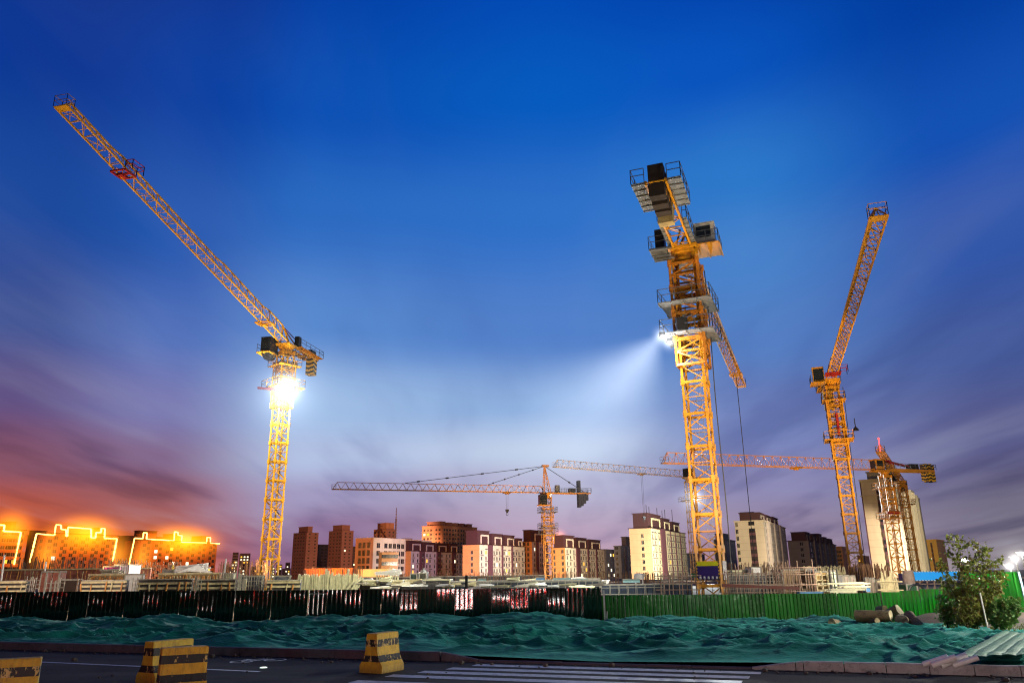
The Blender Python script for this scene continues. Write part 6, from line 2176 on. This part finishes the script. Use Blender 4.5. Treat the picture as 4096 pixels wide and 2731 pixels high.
for i in range(22):
    x0 = 358 + i * 11.0 + r2.uniform(-4, 4); y = r2.uniform(583.0, 587.5)
    plank_pile('%s low boards lying just behind the fence top, %s part' % (('split', 'stained', 'clean', 'dusty', 'bent', 'crossed', 'straight', 'loose', 'stacked', 'scattered', 'muddy')[i % 11], 'left' if i < 11 else 'right'), x0, x0 + r2.uniform(10, 20), y - .9, y + 1.0, r2.uniform(48, 55), r2.randint(6, 12), r2.choice((m_wood, m_cream, m_wh, m_rebarG)), .12, 'timber pile', group='boards just behind the fence', sec=(.12, .06))
cage('mesh screen standing on the middle deck', 470, 600, 582, 590, 60, m_rebarG, dx=.5, dz=.35, t=.03)
cage('mesh screen in front of the bluish wall', 602, 664, 585.5, 596, 58, m_rebarG, dx=.6, dz=.45, t=.03)
for i, (x0, x1, yt, yb, m_, lab) in enumerate([(553, 571, 577.3, 580.5, m_teal, 'pale teal sheet right of the hammerhead mast'), (573, 588, 577.8, 580.5, m_teal, 'second pale teal sheet, right of the first'), (588, 600, 577.5, 580.5, m_palepanel, 'beige sheet right of the pale teal ones'), (536, 545, 577, 581, m_bluesh, 'slanting blue sheet at the hammerhead mast foot'), (478, 486, 578, 581, m_teal, 'dark teal sheet in front of the cream block gable'), (623, 640, 578.5, 582, m_teal, 'teal sheet below the tall cream tower'), (545, 553, 579, 582.5, m_wh, 'white panel at the foot of the hammerhead mast')]):
    block('sheet_panel', lab, 'panel', x0, x1, yt, yb, 66 + i, m_, .3, 0, bottom=False)
block('site_cabin', 'small dark green cabin before the lavender block', 'cabin', 410, 417, 573.3, 578, 74, mat('cabin_green', (.03, .05, .04), .6), 1.5, 5)
block('site_cabin', 'taller grey hut with stepped top, right of the green cabin', 'cabin', 419, 426.5, 572.8, 578, 74, mat('cabin_grey', (.07, .07, .05), .6), 1.5, 6)
mb = MB(); a = at(421, 572.8, 74.5); mb.lathe((.25, 0, 0), [(.5, 0), (.42, .15), (.3, .16), (.28, .3), (.08, .32), (.06, .5)], n=8)
tag(mb.build('tank_cap', m_galv, loc=tuple(a)), 'little stepped cap on top of the grey hut', 'cap')
# white timber bundle on its trestle
o = plank_pile('bright white timber stack raised on posts before the white office', 375, 401, 571.0, 574.5, 66, 34, m_wh, .25)
for i in range(9):
    x = 377 + i * 2.6; A = at(x, 577, 66); B = at(x + .3, (570, 569.5, 571, 570, 568, 566.5, 566.6, 570.5, 571)[i], 66)
    mb = MB(); mb.bar((0, 0, -.8), B - A, .11); tag(mb.build('post', m_cream, loc=tuple(A)), '%s cream post at the white timber stack' % ('first', 'second', 'third', 'fourth', 'fifth', 'sixth', 'seventh', 'eighth', 'ninth')[i] + ' counted from the left', 'post', 'posts at the timber stack')
# white tank right
a = at(639, 578.5, 82); h = at(639, 572.8, 82).z - a.z; w_ = (at(643.2, 576, 82) - at(633, 576, 82)).length / 2
mb = MB(); mb.lathe((0, 0, 0), [(w_, 0), (w_, h * .85), (w_ * .7, h), (.1, h * 1.05)], n=20)
for sd in (-1, 1):
    mb.bar((sd * w_ * .7, 0, -1.2), (sd * w_ * .7, 0, .02), .12)
o = mb.build('water_tank', m_wh, loc=tuple(a), smooth=False); tag(o, 'small white round tank below the tall cream tower', 'tank')
for lab, x0, x1, yt, k, Y in (('rebar in front of the lavender block', 385, 455, 571, 60, 90), ('rebar in front of the cream block left of the hammerhead', 460, 540, 570.5, 110, 88), ('rebar in front of the cream block right of the hammerhead', 553, 612, 570, 110, 88), ('rebar below the tall cream tower', 612, 692, 571, 120, 86), ('rebar right of the nearest mast', 727, 800, 562, 130, 80), ('tall bent rebar thicket right of the right-hand crane', 872, 897, 562.5, 120, 62)):
    starter(lab, x0, x1, yt, 580 if x0 < 700 else 577, Y, k, t=.035 if x0 < 700 else .05, lean=.03 if x0 < 860 else .06)
scaffold('light scaffold behind the lower fence left of the nearest mast', 660, 697, 574.5, 594, 58, 9, (.25, .6, .95))
cage('rebar mesh left of the nearest mast', 664, 692, 574.5, 594, 62, m_rebarG, dx=.3, dz=.28)
block('site_sheet', 'torn mint green sheet tied beside the purple banner', 'sheet', 690, 696, 572.6, 576.5, 64, mat('sheet_mint', (.10, .55, .28), .6), .1, 0, bottom=False)
# ---- right of main crane
cage('wide dark mesh wall right of the nearest mast', 727, 800, 574, 594, 62, m_rebarG, dx=.28, dz=.27)
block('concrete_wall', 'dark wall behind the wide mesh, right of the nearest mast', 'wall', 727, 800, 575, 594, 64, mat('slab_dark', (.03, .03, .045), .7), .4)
scaffold('long tube scaffold with two ledgers right of the nearest mast', 727, 800, 572.5, 594, 55, 17, (.08, .48, .98))
mb = MB(); P_, Q_ = at(722, 584.6, 53), at(799, 587.6, 53); mb.bar((0, 0, 0), Q_ - P_, .2)
tag(mb.build('beam', mat('beam_rust', (.10, .02, .012), .7), loc=tuple(P_)), 'long dark red beam lying across the scaffold', 'beam')
plank_pile('pile of pale boards under a cover, right of the white banner', 729, 749, 569.5, 573.8, 66, 50, m_cream, .1)
block('site_cabin', 'small white box standing on the scaffold deck', 'box', 751.5, 762, 566.6, 573.3, 64, m_wh, 1.6, 5, bottom=False)
scaffold('close-set upright tubes left of the wooden column formwork', 768, 818, 567, 593, 56, 18, (.3, .7, 1.0))
block('column_formwork', 'dark wooden wall box behind the upright tubes', 'formwork', 784, 818, 569.5, 593, 62, m_plyW, 2.5, 6)
block('column_formwork', 'lit tan column formwork with batten grid', 'formwork', 817.5, 830, 571.5, 593, 58, mat('ply_tan', (.48, .33, .13), .7, var=.3, scale=1), 2, 5)
cage('batten grid on the tan column formwork', 818, 830, 573, 593, 57, m_wood, dx=.3, dz=.35, t=.06, depth=.2)
for lab, x0, x1, yt, yb, Y, k, mm in (('pale palings along the top of the wooden box', 804, 846, 565.5, 574, 66, 56, m_wood),):
    A, u, L, h = frame_at(x0, x1, yt, yb, Y)
    root = thing('paling_row', lab, 'palings', tuple(A))
    for i in range(k):
        mb = MB(); x = L * (i + .5) / k; mb.bar((x, 0, 0), (x + rnd.gauss(0, .06), 0, h * rnd.uniform(.8, 1.08)), .1, .05); mb.build('paling', mm, root)
block('shutter_panel', 'navy panel left of the bright lit opening', 'panel', 806, 817, 568.5, 573, 61, mat('navy', (.012, .015, .04), .4), .3, 0)
block('shutter_panel', 'brightly lit white-green panel with dark bars', 'panel', 831.5, 838, 570.5, 582.5, 57, mat('panel_lit', (.75, .85, .6), .5), .3, 0)
cage('dark bars over the bright lit panel', 831, 838.5, 570.5, 582.5, 56.5, mat('bars_dark', (.03, .03, .03), .6), dx=.28, dz=.3, depth=.1)
for i, (x0, x1, yt) in enumerate(((838.5, 845, 575), (845.5, 851, 575), (851.5, 857, 575.5), (867, 871, 577.5), (871.8, 876, 577.7), (877, 882, 579.5))):
    block('wall_panel', ('first', 'second', 'third', 'fourth', 'fifth', 'sixth')[i] + ' pale upright board in the row around the right crane foot, from the left', 'panel', x0, x1, yt, 592, 60, m_palepanel if i != 0 else m_concg, .3, 2, group='pale boards by the right crane')
scaffold('weathered wooden uprights right of the pale boards', 882, 898, 578, 592, 58, 16, (.2, .8), m_=m_wood, t=.09)
block('wall_panel', 'brown boarding behind the wooden uprights', 'panel', 882, 899, 579, 592, 60, m_plyW, .3, 8)
for i, (x0, x1, yt, yb, Y, k) in enumerate(((820, 868, 582.2, 584, 54, 16), (826, 866, 588, 590, 52, 18), (822, 855, 589.8, 592, 50, 16), (838, 868, 585.5, 587, 53, 8))):
    plank_pile(('top row of bright planks at the right crane foot', 'middle row of bright planks at the right crane foot', 'lowest row of planks just above the green fence', 'thin row of planks below the bright panel')[i], x0, x1, yt, yb, Y, k, m_cream, .06, group='plank rows by the right crane', sec=(.10, .07))
block('sheet_panel', 'blue sheet lying just above the green fence', 'sheet', 800, 823.5, 591, 593.2, 49, m_bluesh, .5, 0, bottom=False)
block('sheet_panel', 'small blue tub right of the right crane foot', 'sheet', 866, 870.5, 587, 591, 55, m_bluesh, .5, 0, bottom=False)
# tank, blue sign on its frame, green machine
a = at(911, 592, 66); ht = at(911, 569.5, 66).z - a.z; w_ = (at(916.5, 580, 66) - at(905.5, 580, 66)).length / 2
mb = MB(); mb.lathe((0, 0, -1), [(w_ * .95, 0), (w_, .3), (w_, ht + .7), (w_ * .92, ht + .8), (w_ * .9, ht + 1)], n=24)
tag(mb.build('water_tank', mat('tank_tan', (.42, .30, .24), .6, var=.25, dirt=(.2, .12, .1, .6)), loc=tuple(a)), 'round tan tank left of the blue sign', 'tank')
block('machine', 'dark green machine under the left end of the blue sign', 'machine', 907, 918, 584, 591, 60, mat('machine_green', (.01, .07, .03), .5), 1.4, 2)
mb = MB(); a = at(917, 591, 58)
mb.path([Vector((.55 * math.cos(t), 0, .5 * math.sin(t))) for t in np.linspace(0, PI, 12)], .16, n=8)
tag(mb.build('hose', mat('hose_black', (.01, .01, .015), .4), loc=tuple(a)), 'thick black hose looping below the blue sign', 'hose')
A, u, L, h = frame_at(911, 972, 570.6, 580.3, 68)
root = thing('sign_board', 'long blue board with dashed edge on a steel frame, behind the tree', 'sign', tuple(A))
mt = bpy.data.materials.new('board_edge'); mt.use_nodes = True
n = NT(mt.node_tree); bs = n.n['Principled BSDF']; tc = n.new('ShaderNodeTexCoord').outputs['Object']
sp = n.new('ShaderNodeSeparateXYZ'); n.put(sp.inputs[0], tc)
fr = n.math('GREATER_THAN', n.math('FRACT', n.math('MULTIPLY', n.math('ADD', sp.outputs[0], sp.outputs[2]), 4.0)), .5)
n.put(bs.inputs['Base Color'], n.mix(fr, (.75, .78, .7, 1), (.02, .15, .3, 1)))
mb = MB(); mb.obox((0, 0, 0), u, (0, 1, 0), (0, 0, 1), L, .1, h); mb.build('border', mt, root)
mb = MB(); mb.obox((.07, -.02, .07), u, (0, 1, 0), (0, 0, 1), L - .14, .02, h - .14)
mb.build('face', mat('sign_blue', (.015, .30, .75), .5, var=.1, emit=(.01, .25, .7), estr=.55), root)
mb = MB()
for i in range(9):
    x = .2 + i * L / 8.4
    mb.bar((x, .2, -2.4), (x, .2, .1), .07); mb.bar((x, .2, -2.3), (x + .7, .2, 0), .05)
mb.bar((0, .2, -.25), (L, .2, -.25), .07)
mb.build('frame', m_tube, root)
# worker on the deck
def person(label, base, h, yaw, arm=0.5):
    """simple standing worker with helmet and vest, one skinned body"""
    root = thing('person', label, 'person', tuple(base), yaw)
    s = h / 1.75
    J = {'pel': (0, 0, .95), 'sp': (0, .02, 1.2), 'ch': (0, 0, 1.38), 'nk': (0, .0, 1.52), 'hd': (0, -.02, 1.62), 'tp': (0, -.02, 1.74),
         'hl': (-.1, 0, .9), 'kl': (-.12, -.04, .5), 'al': (-.12, .02, .09), 'fl': (-.13, -.16, .04), 'hr': (.1, 0, .9), 'kr': (.13, .0, .5), 'ar': (.14, .04, .09), 'fr': (.15, -.14, .04),
         'sl': (-.19, 0, 1.42), 'el': (-.27, -.05, 1.14), 'wl': (-.22, -.25, .98), 'ml': (-.2, -.33, .95), 'sr': (.19, 0, 1.42), 'er': (.28, .02, 1.14), 'wr': (.27, -.12, .90), 'mr': (.27, -.17, .82)}
    rad = {'pel': .15, 'sp': .14, 'ch': .16, 'nk': .06, 'hd': .09, 'tp': .06, 'hl': .1, 'kl': .065, 'al': .05, 'fl': .045, 'hr': .1, 'kr': .065, 'ar': .05, 'fr': .045, 'sl': .065, 'el': .05, 'wl': .035, 'ml': .04, 'sr': .065, 'er': .05, 'wr': .035, 'mr': .04}
    E = [('pel', 'sp'), ('sp', 'ch'), ('ch', 'nk'), ('nk', 'hd'), ('hd', 'tp'), ('pel', 'hl'), ('hl', 'kl'), ('kl', 'al'), ('al', 'fl'), ('pel', 'hr'), ('hr', 'kr'), ('kr', 'ar'), ('ar', 'fr'), ('ch', 'sl'), ('sl', 'el'), ('el', 'wl'), ('wl', 'ml'), ('ch', 'sr'), ('sr', 'er'), ('er', 'wr'), ('wr', 'mr')]
    ks = list(J)
    me = bpy.data.meshes.new('body'); me.from_pydata([tuple(c * s for c in J[k]) for k in ks], [(ks.index(a), ks.index(b)) for a, b in E], [])
    o = bpy.data.objects.new('body', me); COL.objects.link(o); o.parent = root
    md = o.modifiers.new('skin', 'SKIN')
    for i, k in enumerate(ks):
        me.skin_vertices[0].data[i].radius = (rad[k] * s, rad[k] * s * .85)
    me.skin_vertices[0].data[0].use_root = True
    o.modifiers.new('sub', 'SUBSURF').levels = 2
    o.modifiers[-1].render_levels = 2
    me.materials.append(mat('work_clothes', (.03, .04, .08), .9))
    mb = MB(); mb.lathe((0, -.02 * s, 1.66 * s), [(.15 * s, 0), (.125 * s, .01), (.12 * s, .08 * s), (.07 * s, .13 * s), (.01, .14 * s)], n=14)
    mb.build('helmet', m_wh, root)
    mb = MB(); mb.lathe((0, .01, 1.0 * s), [(.19 * s, 0), (.185 * s, .15 * s), (.2 * s, .36 * s), (.13 * s, .48 * s)], n=14)
    mb.build('vest', mat('vest_yellow', (.65, .55, .02), .7, emit=(.6, .5, .02), estr=.15), root)
    return root


pb = at(171.5, 578.5, 92)
person('worker with white helmet and yellow vest standing by the timber pile', pb, 1.8, .3)
block('deck_edge', 'narrow deck the worker stands on', 'deck', 166, 177, 578.5, 580.5, 92, m_ply, 2.5)
# ---- street lamps beyond the right hoarding
def street_lamp(label, px, py, Y, h=8.0, gr=0.0):
    p = at(px, py, Y)
    root = thing('street_lamp', label, 'street lamp', (p.x, p.y, -.5), group='street lamps at the right')
    mb = MB(); mb.bar((0, 0, 0), (0, 0, p.z + .5), .28, n=8); mb.bar((0, 0, p.z + .45), (-1.4, 0, p.z + .7), .16); mb.build('pole', m_galv, root)
    hb = MB(); hb.lathe((-.3, -.3, p.z + .2), [(.5, 0), (.6, .25), (.2, .5)], n=12); hb.build('lamp_head', emis('lamp_warm', (1, .96, .88), 60), root)
    glow_ball(root, (-.3, -.3, p.z + .4), gr, (1.0, .93, .82), 0.018, .008, 2.2)
    glow_ball(root, (-.3, -.3, p.z + .4), gr * .3, (1.0, .97, .92), 0.18, .05, 1.5)
street_lamp('brightest street lamp, middle of the three at the right edge', 1015.5, 557.3, 150, gr=7)
street_lamp('lower bright street lamp just above the green hoarding', 1010, 565, 140, gr=6)
street_lamp('street lamp nearest the right edge of the photo', 1021.5, 552.5, 165, gr=3.5)
street_lamp('street lamp shining through the top of the bushy tree', 965, 559.3, 150, gr=2.5)
# ================================================================== light
sun = lamp('sun', 'SUN', (0, 0, 50), 0.2, (1.0, 0.84, 0.70))
sun.data.angle = R(6)
# last daylight from low on the right behind the viewer
sun.rotation_euler = Vector((-0.75, 0.62, -0.30)).to_track_quat('-Z', 'Y').to_euler()

aw = bA.copy()
# floodlights on the left crane, white, and the light they throw on its mast and the site
lamp('crane_flood', 'POINT', bA + lampA + Vector((0.3, -2.6, -2.4)), 9000, (0.92, 0.97, 1.0), 0.6)
lamp('crane_flood', 'SPOT', bA + lampA + Vector((0, -2.5, -1)), 700000, (1.0, 0.84, 0.60), 0.5, target=(-28, 84, 0), angle=62)
lamp('crane_flood', 'SPOT', bB + lb[0] + Vector((-.4, -.6, -.5)), 60000, (1.0, 0.95, 0.80), 0.4, target=(-8, 78, -1), angle=80)
lamp('crane_flood', 'POINT', bB + lb[1] + Vector((-.2, -.8, -1.2)), 900, (0.95, 0.97, 1.0), 0.4)
lamp('crane_flood', 'SPOT', bG + lampG + Vector((0, -3, -1)), 300000, (0.9, 0.98, 0.95), 0.6, target=(10, 120, -1), angle=110)
# unseen warm lamps added low between the decks to light the cranes
WARM = (1.0, 0.62, 0.25)
lamp('site_fill', 'SPOT', (6, 48, -.2), 26000, (1.0, .66, .32), 0.3, target=(17, 63, 20), angle=75)
lamp('site_fill', 'SPOT', (24, 46, -.2), 20000, (1.0, .80, .55), 0.3, target=(15, 63, 24), angle=80)
lamp('site_fill', 'SPOT', (-22, 82, 0), 60000, (1.0, .72, .36), 0.3, target=(-32, 112, 24), angle=70)
lamp('site_fill', 'SPOT', (-45, 78, 0), 60000, (1.0, .66, .3), 0.3, target=(-33, 85, 34), angle=80)
lamp('site_fill', 'SPOT', (62, 92, 0), 60000, (1.0, .70, .32), 0.3, target=(51, 118, 28), angle=70)
lamp('site_fill', 'SPOT', (40, 84, 0), 50000, (1.0, .72, .36), 0.3, target=(50, 112, 38), angle=80)
lamp('site_fill', 'SPOT', (60, 126, 0), 45000, (1.0, .66, .28), 0.4, target=(82, 165, 22), angle=90)
lamp('site_fill', 'SPOT', (8, 165, 0), 90000, (1.0, .62, .3), 0.4, target=(8, 205, 18), angle=90)
# unseen fill spots added to brighten the fronts of the blocks
for (x, y, z, e, col, tg, an) in [
        (-95, 250, 6, 900000, (1.0, .27, .03), (-190, 400, 10), 80),
        (-70, 250, 8, 200000, (1.0, .34, .1), (-95, 420, 12), 80),
        (-40, 215, 9, 560000, (1.0, .40, .09), (-50, 410, 10), 50),
        (-8, 215, 9, 620000, (1.0, .40, .10), (-8, 400, 10), 50),
        (30, 215, 9, 460000, (1.0, .42, .11), (26, 410, 10), 20),
        (50, 240, 8, 55000, (1.0, .48, .18), (68, 372, 14), 70),
        (112, 290, 8, 110000, (1.0, .74, .60), (152, 425, 10), 50),
        (118, 210, 5, 100000, (1.0, .68, .36), (152, 330, 16), 42),
        (238, 400, 8, 260000, (1.0, .62, .18), (279, 520, 14), 60),
        (-60, 500, 10, 1300000, (1.0, .42, .2), (-165, 700, 24), 80),
        (-20, 400, 10, 900000, (1.0, .44, .22), (-60, 560, 30), 80),
        (-5, 335, 6, 260000, (.78, .66, .95), (-42, 440, 5), 55),
        (45, 330, 6, 280000, (1.0, .88, .66), (5, 410, 8), 80),
        (85, 330, 6, 420000, (1.0, .88, .66), (45, 410, 8), 80),
        (120, 290, 8, 160000, (1.0, .93, .60), (80, 385, 12), 60)]:
    lamp('facade_fill', 'SPOT', (x, y, z), e, col, 0.5, target=tg, angle=an)
# street lamp standing off to the right: lights tree, hoarding, barriers, net
lamp('street_light', 'POINT', (29, 35.5, 6.0), 15000, (1.0, .97, .84), 0.3)
lamp('street_light', 'POINT', (24, 18.5, 5.5), 9000, (1.0, .97, .84), 0.25)
lamp('street_light', 'POINT', (14, 2, 8.5), 500, (1.0, .93, .80), 0.3)
# lamps behind the viewer whose reflections streak down the black fence
for (x, y, z, e, c, r_) in [(-10.8, -5, 1.0, 80, (.9, 1, .95), .08), (-8.4, -5, .9, 70, (1, .01, .01), .12), (-5.7, -5, 1.0, 80, (.9, 1, .95), .08), (-12.5, -4, 1.0, 60, (.9, 1, .95), .10), (-9.6, -6, .8, 50, (1, .01, .01), .12), (-7.0, -5, 1.1, 60, (.9, 1, .95), .10), (-4.4, -6, .8, 60, (1, .01, .01), .12),
                            (-2.0, -5, 1.0, 80, (.9, 1, .95), .10), (.6, -6, .7, 70, (1, .01, .01), .12), (3.0, -5, 1.0, 90, (.9, 1, .95), .10), (5.2, -5, 1.2, 60, (.9, 1, .95), .10)]:
    lamp('vehicle_lamp', 'POINT', (x, y, z), e * (6 if c[1] > .5 else 10), c, r_ * 2)
lamp('vehicle_lamp', 'POINT', (-11.5, 8, 1.3), 90, (1, .10, .05), .2)
lamp('facade_fill', 'SPOT', (225, 300, 10), 600000, (1.0, .86, .58), 0.5, target=(163, 385, 20), angle=70)  # unseen fill added for the right-hand faces of the blocks
lamp('facade_fill', 'SPOT', (170, 300, 8), 250000, (1.0, .82, .62), 0.5, target=(125, 375, 15), angle=60)
lamp('site_fill', 'SPOT', (-5, 43, 5.0), 7000, (1.0, .98, .72), 0.3, target=(-17, 58, 0.5), angle=75)  # unseen fill added on the near side to brighten the site fronts
lamp('site_fill', 'SPOT', (-26, 41, 5.0), 6000, (1.0, .80, .66), 0.3, target=(-34, 56, 0.5), angle=85)
lamp('site_fill', 'SPOT', (6, 46, 6.0), 7000, (.95, 1.0, .86), 0.3, target=(-2, 66, 0), angle=85)
lamp('site_fill', 'SPOT', (24, 49, 6.0), 5500, (1.0, .86, .66), 0.3, target=(26, 60, 0.5), angle=95)
lamp('site_fill', 'SPOT', (34, 122, 0), 70000, (1.0, .60, .24), 0.4, target=(42, 165, 24), angle=85)
